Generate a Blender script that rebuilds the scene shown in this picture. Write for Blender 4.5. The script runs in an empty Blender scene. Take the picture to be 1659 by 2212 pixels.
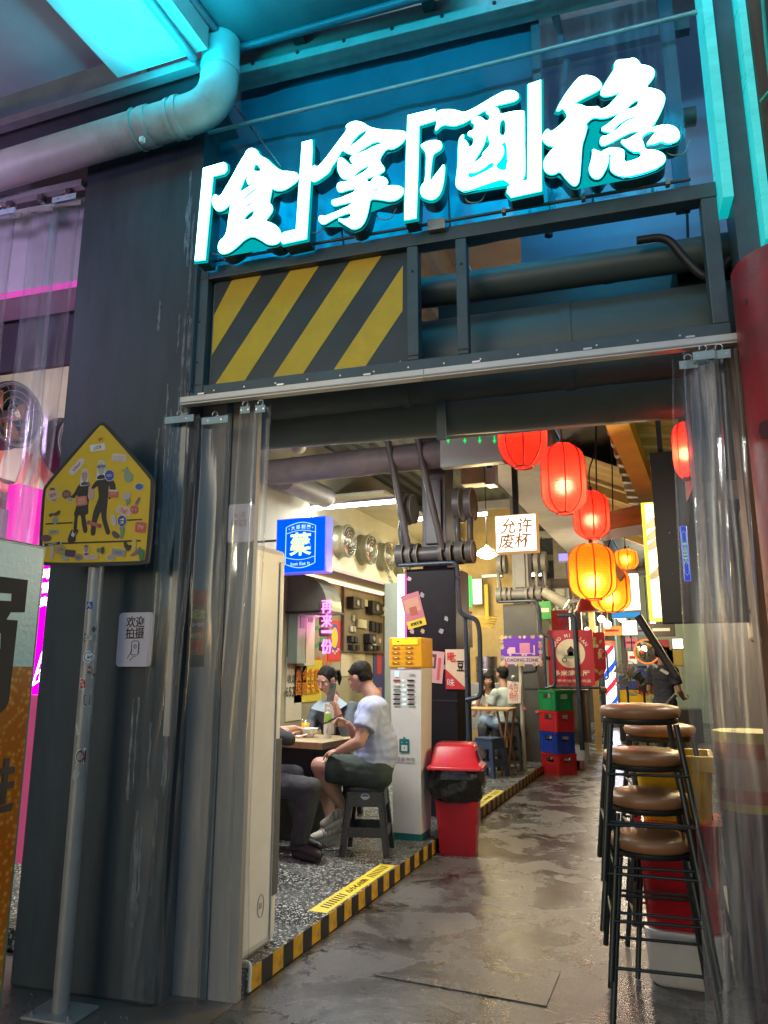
import bpy, bmesh, math, random
from mathutils import Vector, Matrix, Euler
R = math.radians
random.seed(7)
SC = bpy.context.scene
COL = SC.collection
# ------------------------------------------------------------------ camera, sky, sun, exposure
cam_d = bpy.data.cameras.new('camera'); cam = bpy.data.objects.new('camera', cam_d); COL.objects.link(cam)
CAM = Vector((0, 0, 1.40)); PITCH = R(12); YAW = R(21.6)
cam.location = CAM; cam.rotation_euler = (math.pi/2 + PITCH, 0, YAW)
cam_d.sensor_fit = 'VERTICAL'; cam_d.sensor_height = 24; cam_d.sensor_width = 18
cam_d.lens = 24*1587.7/2211.4; cam_d.clip_end = 400; cam_d.clip_start = .05
SC.camera = cam
W = bpy.data.worlds.new('World'); SC.world = W; W.use_nodes = True
wn = W.node_tree.nodes; wl = W.node_tree.links
sky = wn.new('ShaderNodeTexSky'); sky.sky_type = 'NISHITA'; sky.sun_disc = False
sky.sun_elevation = R(11); sky.sun_rotation = R(200); sky.ozone_density = 3
wn['Background'].inputs['Strength'].default_value = 0.115
wl.new(sky.outputs[0], wn['Background'].inputs[0])
sd = bpy.data.lights.new('sun', 'SUN'); sd.energy = .05; sd.angle = R(20); sd.color = (1, .9, .8)
sun = bpy.data.objects.new('sun', sd); COL.objects.link(sun)
sun.rotation_euler = Vector((math.sin(R(200))*-1, -math.cos(R(200))*1, -.3)).to_track_quat('-Z', 'Y').to_euler()
SC.view_settings.view_transform = 'Standard'; SC.view_settings.look = 'None'
SC.view_settings.gamma = 1; SC.view_settings.use_curve_mapping = False
SC.view_settings.exposure = 0.42
SC.render.engine = 'CYCLES'; SC.cycles.use_denoising = True
SC.cycles.max_bounces = 9; SC.cycles.transparent_max_bounces = 24
SC.cycles.diffuse_bounces = 3; SC.cycles.glossy_bounces = 4; SC.cycles.transmission_bounces = 5
SC.cycles.sample_clamp_indirect = 4; SC.cycles.caustics_reflective = False; SC.cycles.caustics_refractive = False

# ------------------------------------------------------------------ measuring: a point read off the photograph set on a real plane
_f, _cx, _cy = 1587.7, 829.5, 1105.7
_fw = Vector((-math.sin(YAW), math.cos(YAW), 0)); _rt = Vector((math.cos(YAW), math.sin(YAW), 0)); _up = Vector((0, 0, 1))
_cf = _fw*math.cos(PITCH) + _up*math.sin(PITCH); _cu = -_fw*math.sin(PITCH) + _up*math.cos(PITCH)
def ray(x, y): return _cf + _rt*((x-_cx)/_f) - _cu*((y-_cy)/_f)
def G(x, y, z=0.):
    r = ray(x, y); return CAM + r*((z-CAM.z)/r.z)
def PX(x, y, X):
    r = ray(x, y); return CAM + r*(X/r.x)
def PY(x, y, Y):
    r = ray(x, y); return CAM + r*(Y/r.y)
FA = R(5.1); FU = Vector((math.cos(FA), math.sin(FA), 0)); FN = Vector((-math.sin(FA), math.cos(FA), 0))
F0 = G(32, 2131)
FM = Matrix((( FU.x, FN.x, 0, F0.x), (FU.y, FN.y, 0, F0.y), (0, 0, 1, 0), (0, 0, 0, 1)))   # facade frame: along, inward, up
FI = FM.inverted()
def FF(x, y, off=0.):       # (along, off, z) of a picture point on the facade plane pushed inward by off
    r = ray(x, y); t = ((F0-CAM).dot(FN)+off)/r.dot(FN); return FI @ (CAM + r*t)

# ------------------------------------------------------------------ materials
_M = {}
def mat(name, col=(.5, .5, .5), rough=.5, metal=0., var=.18, scale=6., bump=.0, emit=None, es=0., coat=0., stretch=None, dirt=None, dirt_amt=.5, rvar=.12, spec=.5, alpha=1., bscale=None, trans=0.):
    if name in _M: return _M[name]
    m = bpy.data.materials.new(name); m.use_nodes = True; nt = m.node_tree; n = nt.nodes; l = nt.links
    b = n['Principled BSDF']
    b.inputs['Roughness'].default_value = rough; b.inputs['Metallic'].default_value = metal
    b.inputs['Specular IOR Level'].default_value = spec
    b.inputs['Coat Weight'].default_value = coat; b.inputs['Alpha'].default_value = alpha
    b.inputs['Transmission Weight'].default_value = trans
    tc = n.new('ShaderNodeTexCoord'); mp = n.new('ShaderNodeMapping'); l.new(tc.outputs['Object'], mp.inputs[0])
    if stretch: mp.inputs['Scale'].default_value = stretch
    nz = n.new('ShaderNodeTexNoise'); nz.inputs['Scale'].default_value = scale; nz.inputs['Detail'].default_value = 6; nz.inputs['Roughness'].default_value = .62
    l.new(mp.outputs[0], nz.inputs[0])
    cr = n.new('ShaderNodeValToRGB')
    cr.color_ramp.elements[0].position = .3; cr.color_ramp.elements[1].position = .72
    c0 = tuple(max(0, c*(1-var)) for c in col); c1 = tuple(min(1, c*(1+var)) for c in col)
    cr.color_ramp.elements[0].color = (*c0, 1); cr.color_ramp.elements[1].color = (*c1, 1)
    l.new(nz.outputs['Fac'], cr.inputs[0]); out = cr.outputs[0]
    if dirt:
        n2 = n.new('ShaderNodeTexNoise'); n2.inputs['Scale'].default_value = scale*.45; n2.inputs['Detail'].default_value = 9; n2.inputs['Roughness'].default_value = .7; l.new(mp.outputs[0], n2.inputs[0])
        r2 = n.new('ShaderNodeValToRGB'); r2.color_ramp.elements[0].position = .5; r2.color_ramp.elements[1].position = .66
        r2.color_ramp.elements[1].color = (dirt_amt,)*3+(1,)
        l.new(n2.outputs['Fac'], r2.inputs[0])
        mx = n.new('ShaderNodeMix'); mx.data_type = 'RGBA'; l.new(r2.outputs[0], mx.inputs['Factor']); l.new(out, mx.inputs['A']); mx.inputs['B'].default_value = (*dirt, 1); out = mx.outputs['Result']
    l.new(out, b.inputs['Base Color'])
    if rvar:
        mr = n.new('ShaderNodeMapRange'); l.new(nz.outputs['Fac'], mr.inputs[0]); mr.inputs[3].default_value = max(.02, rough-rvar); mr.inputs[4].default_value = min(1, rough+rvar); l.new(mr.outputs[0], b.inputs['Roughness'])
    if bump:
        n3 = n.new('ShaderNodeTexNoise'); n3.inputs['Scale'].default_value = bscale or scale*5; n3.inputs['Detail'].default_value = 5; l.new(mp.outputs[0], n3.inputs[0])
        bp = n.new('ShaderNodeBump'); bp.inputs['Strength'].default_value = bump; bp.inputs['Distance'].default_value = .01; l.new(n3.outputs['Fac'], bp.inputs['Height']); l.new(bp.outputs[0], b.inputs['Normal'])
    if emit:
        b.inputs['Emission Color'].default_value = (*emit, 1); b.inputs['Emission Strength'].default_value = es
    _M[name] = m; return m
def glow(name, col, s):
    if name in _M: return _M[name]
    m = bpy.data.materials.new(name); m.use_nodes = True; n = m.node_tree.nodes; n.clear()
    e = n.new('ShaderNodeEmission'); o = n.new('ShaderNodeOutputMaterial'); m.node_tree.links.new(e.outputs[0], o.inputs[0])
    e.inputs[0].default_value = (*col, 1); e.inputs[1].default_value = s; _M[name] = m; return m
def pvc(name, tint=(.985, .99, .992), milk=.10, gl=.10, rough=.10):
    if name in _M: return _M[name]
    m = bpy.data.materials.new(name); m.use_nodes = True; nt = m.node_tree; n = nt.nodes; l = nt.links; n.clear()
    o = n.new('ShaderNodeOutputMaterial'); t = n.new('ShaderNodeBsdfTransparent'); t.inputs[0].default_value = (*tint, 1)
    g = n.new('ShaderNodeBsdfGlossy'); g.inputs['Roughness'].default_value = rough; g.inputs[0].default_value = (1, 1, 1, 1)
    d = n.new('ShaderNodeBsdfDiffuse'); d.inputs[0].default_value = (.6, .63, .66, 1)
    tr = n.new('ShaderNodeBsdfTranslucent'); tr.inputs[0].default_value = (.6, .63, .66, 1)
    ad = n.new('ShaderNodeMixShader'); ad.inputs[0].default_value = .5; l.new(d.outputs[0], ad.inputs[1]); l.new(tr.outputs[0], ad.inputs[2])
    tc = n.new('ShaderNodeTexCoord'); mp = n.new('ShaderNodeMapping'); mp.inputs['Scale'].default_value = (14, 14, 1.3); l.new(tc.outputs['Object'], mp.inputs[0])
    nz = n.new('ShaderNodeTexNoise'); nz.inputs['Scale'].default_value = 1.6; nz.inputs['Detail'].default_value = 7; l.new(mp.outputs[0], nz.inputs[0])
    mr = n.new('ShaderNodeMapRange'); mr.inputs[1].default_value = .42; mr.inputs[2].default_value = .75; mr.inputs[3].default_value = milk*.12; mr.inputs[4].default_value = milk*1.5; l.new(nz.outputs['Fac'], mr.inputs[0])
    m1 = n.new('ShaderNodeMixShader'); l.new(mr.outputs[0], m1.inputs[0]); l.new(t.outputs[0], m1.inputs[1]); l.new(ad.outputs[0], m1.inputs[2])
    lw = n.new('ShaderNodeLayerWeight'); lw.inputs[0].default_value = .5; fr = n.new('ShaderNodeMath'); fr.operation = 'POWER'; fr.inputs[1].default_value = 3.5; l.new(lw.outputs['Facing'], fr.inputs[0])
    ma = n.new('ShaderNodeMath'); ma.operation = 'MULTIPLY_ADD'; l.new(fr.outputs[0], ma.inputs[0]); ma.inputs[1].default_value = .55; ma.inputs[2].default_value = .02+gl*.15; ma.use_clamp = True
    m2 = n.new('ShaderNodeMixShader'); l.new(ma.outputs[0], m2.inputs[0]); l.new(m1.outputs[0], m2.inputs[1]); l.new(g.outputs[0], m2.inputs[2])
    n4 = n.new('ShaderNodeTexNoise'); n4.inputs['Scale'].default_value = 3.; n4.inputs['Detail'].default_value = 4; l.new(mp.outputs[0], n4.inputs[0])
    bp = n.new('ShaderNodeBump'); bp.inputs['Strength'].default_value = .22; bp.inputs['Distance'].default_value = .01; l.new(n4.outputs['Fac'], bp.inputs['Height'])
    l.new(bp.outputs[0], g.inputs['Normal'])
    l.new(m2.outputs[0], o.inputs[0]); _M[name] = m; return m
def paper(name, col, see=.22):
    if name in _M: return _M[name]
    m = bpy.data.materials.new(name); m.use_nodes = True; nt = m.node_tree; n = nt.nodes; l = nt.links; n.clear()
    o = n.new('ShaderNodeOutputMaterial'); t = n.new('ShaderNodeBsdfTranslucent'); t.inputs[0].default_value = (*col, 1)
    d = n.new('ShaderNodeBsdfDiffuse'); d.inputs[0].default_value = (*col, 1)
    r = n.new('ShaderNodeBsdfRefraction'); r.inputs['IOR'].default_value = 1.25; r.inputs['Roughness'].default_value = .9; r.inputs[0].default_value = (*[min(1, c*1.6+.1) for c in col], 1)
    a = n.new('ShaderNodeMixShader'); a.inputs[0].default_value = .3; l.new(t.outputs[0], a.inputs[1]); l.new(d.outputs[0], a.inputs[2])
    b = n.new('ShaderNodeMixShader'); b.inputs[0].default_value = see; l.new(a.outputs[0], b.inputs[1]); l.new(r.outputs[0], b.inputs[2])
    l.new(b.outputs[0], o.inputs[0]); _M[name] = m; return m

# ------------------------------------------------------------------ mesh builder (world coordinates; M places a local frame)
class MB:
    def __init__(s, M=None): s.v = []; s.f = []; s.M = M; s.sm = set()
    def add(s, vs, fs, smooth=False):
        o = len(s.v)
        for p in vs:
            p = Vector(p); s.v.append(s.M @ p if s.M else p)
        for f in fs:
            if smooth: s.sm.add(len(s.f))
            s.f.append(tuple(i+o for i in f))
        return s
    def box(s, a, b, bev=0.):
        x0, y0, z0 = [min(a[i], b[i]) for i in range(3)]; x1, y1, z1 = [max(a[i], b[i]) for i in range(3)]
        if not bev:
            return s.add([(x0,y0,z0),(x1,y0,z0),(x1,y1,z0),(x0,y1,z0),(x0,y0,z1),(x1,y0,z1),(x1,y1,z1),(x0,y1,z1)],
                     [(0,3,2,1),(4,5,6,7),(0,1,5,4),(1,2,6,5),(2,3,7,6),(3,0,4,7)])
        bm = bmesh.new(); bmesh.ops.create_cube(bm, size=1)
        for v in bm.verts: v.co = Vector(((x0+x1)/2+v.co.x*(x1-x0), (y0+y1)/2+v.co.y*(y1-y0), (z0+z1)/2+v.co.z*(z1-z0)))
        bmesh.ops.bevel(bm, geom=bm.edges[:], offset=bev, segments=2, profile=.6, affect='EDGES')
        vs = [v.co.copy() for v in bm.verts]; bm.verts.index_update(); fs = [tuple(v.index for v in f.verts) for f in bm.faces]; bm.free()
        return s.add(vs, fs)
    def hexa(s, bot, top):      # two quads, same winding
        return s.add(list(bot)+list(top), [(3,2,1,0),(4,5,6,7),(0,1,5,4),(1,2,6,5),(2,3,7,6),(3,0,4,7)])
    def quad(s, a, b, c, d): return s.add([a, b, c, d], [(0, 1, 2, 3)])
    def tube(s, pts, r, seg=12, caps=True, closed=False):
        pts = [Vector(p) for p in pts]; n = len(pts); rs = r if isinstance(r, (list, tuple)) else [r]*n
        vs = []; fs = []; prev = None
        for i, p in enumerate(pts):
            if closed: t = pts[(i+1) % n]-pts[i-1]
            else: t = pts[min(i+1, n-1)]-pts[max(i-1, 0)]
            t = t.normalized() if t.length > 1e-9 else Vector((0, 0, 1))
            if prev is None: a = t.orthogonal().normalized()
            else:
                a = prev - t*prev.dot(t); a = a.normalized() if a.length > 1e-6 else t.orthogonal().normalized()
            prev = a; b = t.cross(a)
            for k in range(seg):
                th = 2*math.pi*k/seg; vs.append(p + (a*math.cos(th)+b*math.sin(th))*rs[i])
        m = n if closed else n-1
        for i in range(m):
            j = (i+1) % n
            for k in range(seg):
                k2 = (k+1) % seg; fs.append((i*seg+k, i*seg+k2, j*seg+k2, j*seg+k))
        s.add(vs, fs, True)
        if caps and not closed:
            s.add(vs[:seg], [tuple(range(seg))[::-1]]); s.add(vs[-seg:], [tuple(range(seg))])
        return s
    def cyl(s, a, b, r, seg=24, r2=None): return s.tube([a, b], [r, r if r2 is None else r2], seg)
    def lathe(s, prof, c=(0, 0, 0), seg=28, caps=True):
        c = Vector(c); vs = []; fs = []; n = len(prof)
        for (r, z) in prof:
            for k in range(seg):
                th = 2*math.pi*k/seg; vs.append(c + Vector((r*math.cos(th), r*math.sin(th), z)))
        for i in range(n-1):
            for k in range(seg):
                k2 = (k+1) % seg; fs.append((i*seg+k, i*seg+k2, (i+1)*seg+k2, (i+1)*seg+k))
        s.add(vs, fs, True)
        if caps: s.add(vs[:seg], [tuple(range(seg))[::-1]]); s.add(vs[-seg:], [tuple(range(seg))])
        return s
    def poly(s, pts, d):        # prism: polygon pts (3d, planar) pushed along vector d
        n = len(pts); d = Vector(d); a = [Vector(p) for p in pts]; b = [p+d for p in a]
        return s.add(a+b, [tuple(range(n))[::-1], tuple(range(n, 2*n))]+[(i, (i+1) % n, (i+1) % n+n, i+n) for i in range(n)])
    def ball(s, c, r, seg=16, rings=10, sc=(1, 1, 1), rot=None):
        vs = []; fs = []; c = Vector(c)
        for i in range(rings+1):
            ph = math.pi*i/rings
            for k in range(seg):
                th = 2*math.pi*k/seg; p = Vector((math.sin(ph)*math.cos(th)*r*sc[0], math.sin(ph)*math.sin(th)*r*sc[1], math.cos(ph)*r*sc[2]))
                if rot: p = rot @ p
                vs.append(c+p)
        for i in range(rings):
            for k in range(seg):
                k2 = (k+1) % seg; fs.append((i*seg+k, (i+1)*seg+k, (i+1)*seg+k2, i*seg+k2))
        return s.add(vs, fs, True)
    def mesh(s, me, M):
        vs = [M @ v.co for v in me.vertices]; return s.add(vs, [tuple(p.vertices) for p in me.polygons])
    def build(s, name, m, parent=None, **kw):
        me = bpy.data.meshes.new(name); inv = None
        if parent is not None:
            P = Matrix(); q = parent
            while q is not None: P = q.matrix_basis @ P; q = q.parent
            inv = P.inverted()
        me.from_pydata([tuple(inv @ v if inv else v) for v in s.v], [], s.f)
        me.validate(); me.update()
        if s.sm and len(me.polygons) == len(s.f):
            for i in s.sm: me.polygons[i].use_smooth = True
        me.materials.append(m); o = bpy.data.objects.new(name, me); COL.objects.link(o)
        if parent is not None: o.parent = parent
        for k, v in kw.items(): o[k] = v
        return o
def thing(name, label, cat, loc=(0, 0, 0), rz=0., group=None):
    o = bpy.data.objects.new(name, None); COL.objects.link(o); o.empty_display_size = .1
    o.location = loc; o.rotation_euler = (0, 0, rz); o['label'] = label; o['category'] = cat
    o.matrix_basis = Matrix.Translation(loc) @ Matrix.Rotation(rz, 4, 'Z')
    if group: o['group'] = group
    return o
def tag(o, label, cat, group=None):
    o['label'] = label; o['category'] = cat
    if group: o['group'] = group
    return o
def st(o): o['kind'] = 'structure'; return o
KIDS = {}
def copy_tree(o, label=None, loc=None, rz=None, parent=None):
    c = o.copy(); COL.objects.link(c)
    if parent is not None: c.parent = parent
    for ch in [x for x in bpy.data.objects if x.parent == o]: copy_tree(ch, parent=c)
    if label: c['label'] = label
    if loc is not None: c.location = loc
    if rz is not None: c.rotation_euler = (0, 0, rz)
    return c
def arc(c, r, a0, a1, n, ax=(1, 0, 0), ay=(0, 0, 1)):
    c = Vector(c); ax = Vector(ax); ay = Vector(ay)
    return [c + ax*(r*math.cos(R(a0+(a1-a0)*i/n))) + ay*(r*math.sin(R(a0+(a1-a0)*i/n))) for i in range(n+1)]
def bent(pts, r, n=5):          # rounds the corners of a polyline
    pts = [Vector(p) for p in pts]; out = [pts[0]]
    for i in range(1, len(pts)-1):
        a, b, c = pts[i-1], pts[i], pts[i+1]; d1 = (a-b).normalized(); d2 = (c-b).normalized()
        rr = min(r, (a-b).length*.45, (c-b).length*.45); p0 = b+d1*rr; p2 = b+d2*rr
        for k in range(n+1):
            t = k/n; out.append(p0*(1-t)**2 + b*2*t*(1-t) + p2*t*t)
    out.append(pts[-1]); return out
# a flat frame: origin, right, up -> Matrix whose z axis is the outward normal
def frame(o, rt, up):
    rt = Vector(rt).normalized(); up = Vector(up); up = (up-rt*up.dot(rt)).normalized(); n = rt.cross(up)
    return Matrix(((rt.x, up.x, n.x, o[0]), (rt.y, up.y, n.y, o[1]), (rt.z, up.z, n.z, o[2]), (0, 0, 0, 1)))
_T = {}
def text_mesh(body, extrude=.01, bold=0.):
    k = (body, extrude, bold)
    if k in _T: return _T[k]
    c = bpy.data.curves.new('t', 'FONT'); c.body = body; c.extrude = extrude; c.offset = bold; c.align_x = 'CENTER'; c.align_y = 'CENTER'; c.resolution_u = 3; c.space_line = .95
    o = bpy.data.objects.new('t', c); COL.objects.link(o); me = bpy.data.meshes.new_from_object(o); bpy.data.objects.remove(o); _T[k] = me; return me
def text(name, body, F, x, y, h, m, parent, z=.002, w=None, rot=0., bold=0., depth=.001, shear=0.):
    """lettering: h = height of the whole block, centred at x, y of frame F; w squeezes the width"""
    me = text_mesh(body, .01, bold)
    xs = [v.co.x for v in me.vertices]; ys = [v.co.y for v in me.vertices]
    cw, ch = max(xs)-min(xs), max(ys)-min(ys); cx, cy = (max(xs)+min(xs))/2, (max(ys)+min(ys))/2
    sy = h/ch; sx = (w/cw) if w else sy
    S = Matrix.Diagonal((sx, sy, depth/.01, 1)); Sh = Matrix.Identity(4); Sh[0][1] = shear
    M = F @ Matrix.Translation((x, y, z)) @ Matrix.Rotation(R(rot), 4, 'Z') @ S @ Sh @ Matrix.Translation((-cx, -cy, 0))
    return MB().mesh(me, M).build(name, m, parent)
def curve_fill(loops, F, depth):
    """closed outlines with holes -> filled prism mesh in frame F, front face at z=depth, back at 0"""
    c = bpy.data.curves.new('g', 'CURVE'); c.dimensions = '2D'; c.fill_mode = 'BOTH'; c.extrude = depth/2
    for lp in loops:
        s = c.splines.new('POLY'); s.points.add(len(lp)-1)
        for i, (x, y) in enumerate(lp): s.points[i].co = (x, y, 0, 1)
        s.use_cyclic_u = True
    o = bpy.data.objects.new('g', c); COL.objects.link(o); me = bpy.data.meshes.new_from_object(o); bpy.data.objects.remove(o)
    return MB().mesh(me, F @ Matrix.Translation((0, 0, depth/2)))
def smooth_loop(p, it=1):
    for _ in range(it):
        q = []
        for i in range(len(p)):
            a = p[i]; b = p[(i+1) % len(p)]
            q += [(a[0]*.75+b[0]*.25, a[1]*.75+b[1]*.25), (a[0]*.25+b[0]*.75, a[1]*.25+b[1]*.75)]
        p = q
    return p
def lamp(name, loc, energy, col, kind='POINT', size=.1, rot=None, sy=None, parent=None):
    d = bpy.data.lights.new(name, kind); d.energy = energy; d.color = col
    if kind == 'AREA':
        d.size = size
        if sy: d.shape = 'RECTANGLE'; d.size_y = sy
    else: d.shadow_soft_size = size
    o = bpy.data.objects.new(name, d); COL.objects.link(o); o.location = loc
    if rot is not None: o.rotation_euler = Vector(rot).to_track_quat('-Z', 'Y').to_euler()
    return o
def rbox_pts(w, h, r, n=4):     # rounded rectangle outline centred
    o = []
    for cx, cy, a in ((w/2-r, h/2-r, 0), (-w/2+r, h/2-r, 90), (-w/2+r, -h/2+r, 180), (w/2-r, -h/2+r, 270)):
        for k in range(n+1): o.append((cx+r*math.cos(R(a+90*k/n)), cy+r*math.sin(R(a+90*k/n))))
    return o
def plate(F, pts, d, z=0.): return MB(F).poly([(x, y, z) for x, y in pts], (0, 0, d))
# ================================================================== materials
m_floor = mat('wet_concrete', (.135, .115, .10), .42, bump=.25, scale=2.2, bscale=38, var=.30, dirt=(.045, .042, .04), dirt_amt=.75, rvar=.26)
m_ground = mat('dark_ground', (.05, .05, .052), .6, bump=.4, scale=3, dirt=(.02, .02, .02))
m_terr = None
m_black = mat('black_paint', (.009, .0095, .011), .45, var=.3, bump=.06, dirt=(.020, .020, .021), scale=4, spec=.25)
m_col = mat('streaked_dark_plaster', (.042, .062, .074), .55, var=.4, scale=3.2, bump=.25, stretch=(1.6, 1.6, .35), dirt=(.022, .034, .042), dirt_amt=.7, bscale=10)
m_frame = mat('blue_black_steel', (.060, .10, .125), .42, metal=.0, var=.25, bump=.05, dirt=(.07, .075, .08), dirt_amt=.3)
m_duct = mat('dark_green_duct_paint', (.070, .105, .115), .45, var=.25, scale=2, bump=.04, stretch=(.6, .6, 2.2), dirt=(.10, .13, .13), dirt_amt=.3)
m_rail = mat('white_aluminium', (.62, .62, .6), .35, metal=.3, var=.1, bump=.02)
m_pipew = mat('old_white_pvc_pipe', (.40, .40, .385), .5, var=.15, bump=.08, dirt=(.22, .19, .17), dirt_amt=.6, scale=5)
m_conc = mat('raw_concrete', (.27, .26, .25), .8, var=.2, bump=.4, scale=4, dirt=(.14, .13, .12))
m_redp = mat('rusty_red_paint', (.34, .02, .028), .45, var=.3, bump=.2, scale=5, dirt=(.06, .02, .02), dirt_amt=.7)
m_lilac = mat('pale_painted_wall', (.42, .41, .43), .7, var=.08, bump=.08)
m_chrome = mat('brushed_metal', (.55, .55, .55), .28, metal=1, var=.12, rvar=.08)
m_galv = mat('galvanised_grey', (.34, .35, .34), .45, metal=.35, var=.14, bump=.05, scale=7, dirt=(.22, .22, .21), dirt_amt=.4)
m_panelg = mat('grey_wall_panel', (.27, .26, .245), .5, var=.13, bump=.05, scale=3, stretch=(2, 2, .4), dirt=(.24, .24, .23), dirt_amt=.45)
m_yel = mat('yellow_paint', (.78, .50, .02), .45, var=.12, bump=.03, dirt=(.34, .25, .06), dirt_amt=.25)
m_blk2 = mat('matt_black', (.02, .021, .024), .55, var=.2)
m_white = mat('white_plastic', (.72, .71, .68), .35, var=.05, bump=.01, dirt=(.5, .48, .42), dirt_amt=.25)
m_red = mat('red_plastic', (.50, .018, .022), .32, var=.1, bump=.02, dirt=(.26, .02, .02), dirt_amt=.4)
m_teal = mat('teal_plastic', (.01, .17, .17), .4, var=.1)
m_pvc = pvc('clear_pvc_strip', milk=.07, gl=.06)
m_pvc2 = pvc('fogged_pvc_strip', milk=.16, gl=.08, rough=.15)
P_ = {}
def paint(r, g, b, rough=.5):
    k = (round(r, 3), round(g, 3), round(b, 3), rough)
    if k not in P_: P_[k] = mat('print_%d' % len(P_), (r, g, b), rough, var=.08, scale=30, rvar=.05)
    return P_[k]
K_ = paint(.015, .015, .018); Wh = paint(.72, .72, .70); Yl = paint(.75, .52, .03); Rd = paint(.55, .03, .03)
Gy = paint(.35, .34, .33); Bl = paint(.02, .07, .42); Gn = paint(.02, .25, .12); Or = paint(.75, .22, .03); Pk = paint(.65, .32, .33)

# terrazzo: pale chips in a dark binder
def terrazzo():
    m = bpy.data.materials.new('terrazzo'); m.use_nodes = True; n = m.node_tree.nodes; l = m.node_tree.links; b = n['Principled BSDF']
    tc = n.new('ShaderNodeTexCoord'); last = None
    outs = []
    for sc_, th in ((50, .34), (105, .32)):
        v = n.new('ShaderNodeTexVoronoi'); v.inputs['Scale'].default_value = sc_; l.new(tc.outputs['Object'], v.inputs['Vector'])
        r = n.new('ShaderNodeValToRGB'); r.color_ramp.elements[0].position = th; r.color_ramp.elements[0].color = (1, 1, 1, 1); r.color_ramp.elements[1].position = th+.06; r.color_ramp.elements[1].color = (0, 0, 0, 1)
        l.new(v.outputs['Distance'], r.inputs[0])
        h = n.new('ShaderNodeSeparateColor'); l.new(v.outputs['Color'], h.inputs[0])
        g = n.new('ShaderNodeMath'); g.operation = 'GREATER_THAN'; g.inputs[1].default_value = .45; l.new(h.outputs[0], g.inputs[0])
        k = n.new('ShaderNodeMath'); k.operation = 'MULTIPLY'; l.new(r.outputs[0], k.inputs[0]); l.new(g.outputs[0], k.inputs[1]); outs.append(k)
    mx = n.new('ShaderNodeMath'); mx.operation = 'MAXIMUM'; l.new(outs[0].outputs[0], mx.inputs[0]); l.new(outs[1].outputs[0], mx.inputs[1])
    c = n.new('ShaderNodeMix'); c.data_type = 'RGBA'; l.new(mx.outputs[0], c.inputs['Factor']); c.inputs['A'].default_value = (.045, .052, .055, 1); c.inputs['B'].default_value = (.50, .54, .51, 1)
    l.new(c.outputs['Result'], b.inputs['Base Color']); b.inputs['Roughness'].default_value = .22
    nz = n.new('ShaderNodeTexNoise'); nz.inputs['Scale'].default_value = 3; l.new(tc.outputs['Object'], nz.inputs[0])
    mr = n.new('ShaderNodeMapRange'); mr.inputs[3].default_value = .12; mr.inputs[4].default_value = .45; l.new(nz.outputs[0], mr.inputs[0]); l.new(mr.outputs[0], b.inputs['Roughness'])
    return m
m_terr = terrazzo()
# wet worn concrete walkway
def wetfloor():
    m = bpy.data.materials.new('wet_walkway'); m.use_nodes = True; n = m.node_tree.nodes; l = m.node_tree.links; b = n['Principled BSDF']
    geo = n.new('ShaderNodeNewGeometry')
    def noise(s, d=6, r=.6, dist=0.):
        z = n.new('ShaderNodeTexNoise'); z.inputs['Scale'].default_value = s; z.inputs['Detail'].default_value = d; z.inputs['Roughness'].default_value = r; z.inputs['Distortion'].default_value = dist
        l.new(geo.outputs['Position'], z.inputs[0]); return z.outputs['Fac']
    def ramp(f, a, b_, c0=(0, 0, 0, 1), c1=(1, 1, 1, 1)):
        r = n.new('ShaderNodeValToRGB'); r.color_ramp.elements[0].position = a; r.color_ramp.elements[1].position = b_; r.color_ramp.elements[0].color = c0; r.color_ramp.elements[1].color = c1; l.new(f, r.inputs[0]); return r.outputs[0]
    base = ramp(noise(1.3, 8, .65), .3, .7, (.075, .078, .080, 1), (.145, .146, .146, 1))
    fine = ramp(noise(60, 3), .3, .75, (.7, .7, .7, 1), (1.15, 1.15, 1.15, 1))
    mu = n.new('ShaderNodeMix'); mu.data_type = 'RGBA'; mu.blend_type = 'MULTIPLY'; mu.inputs['Factor'].default_value = 1; l.new(base, mu.inputs['A']); l.new(fine, mu.inputs['B'])
    wet = ramp(noise(1.9, 9, .68, .4), .47, .58)
    stain = ramp(noise(3.0, 9, .76, .8), .54, .60)
    m1 = n.new('ShaderNodeMix'); m1.data_type = 'RGBA'; l.new(stain, m1.inputs['Factor']); l.new(mu.outputs['Result'], m1.inputs['A']); m1.inputs['B'].default_value = (.018, .017, .017, 1)
    m2 = n.new('ShaderNodeMix'); m2.data_type = 'RGBA'; m2.blend_type = 'MULTIPLY'; l.new(wet, m2.inputs['Factor']); l.new(m1.outputs['Result'], m2.inputs['A']); m2.inputs['B'].default_value = (.55, .55, .55, 1)
    l.new(m2.outputs['Result'], b.inputs['Base Color'])
    mxx = n.new('ShaderNodeMath'); mxx.operation = 'MAXIMUM'; l.new(wet, mxx.inputs[0]); l.new(stain, mxx.inputs[1]); mr = n.new('ShaderNodeMapRange'); l.new(mxx.outputs[0], mr.inputs[0]); mr.inputs[3].default_value = .36; mr.inputs[4].default_value = .08; l.new(mr.outputs[0], b.inputs['Roughness'])
    bp = n.new('ShaderNodeBump'); bp.inputs['Strength'].default_value = .55; bp.inputs['Distance'].default_value = .005
    ad = n.new('ShaderNodeMath'); l.new(noise(22, 5, .6), ad.inputs[0]); l.new(noise(90, 3), ad.inputs[1]); l.new(ad.outputs[0], bp.inputs['Height']); l.new(bp.outputs[0], b.inputs['Normal'])
    return m
m_walk = wetfloor()

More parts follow.
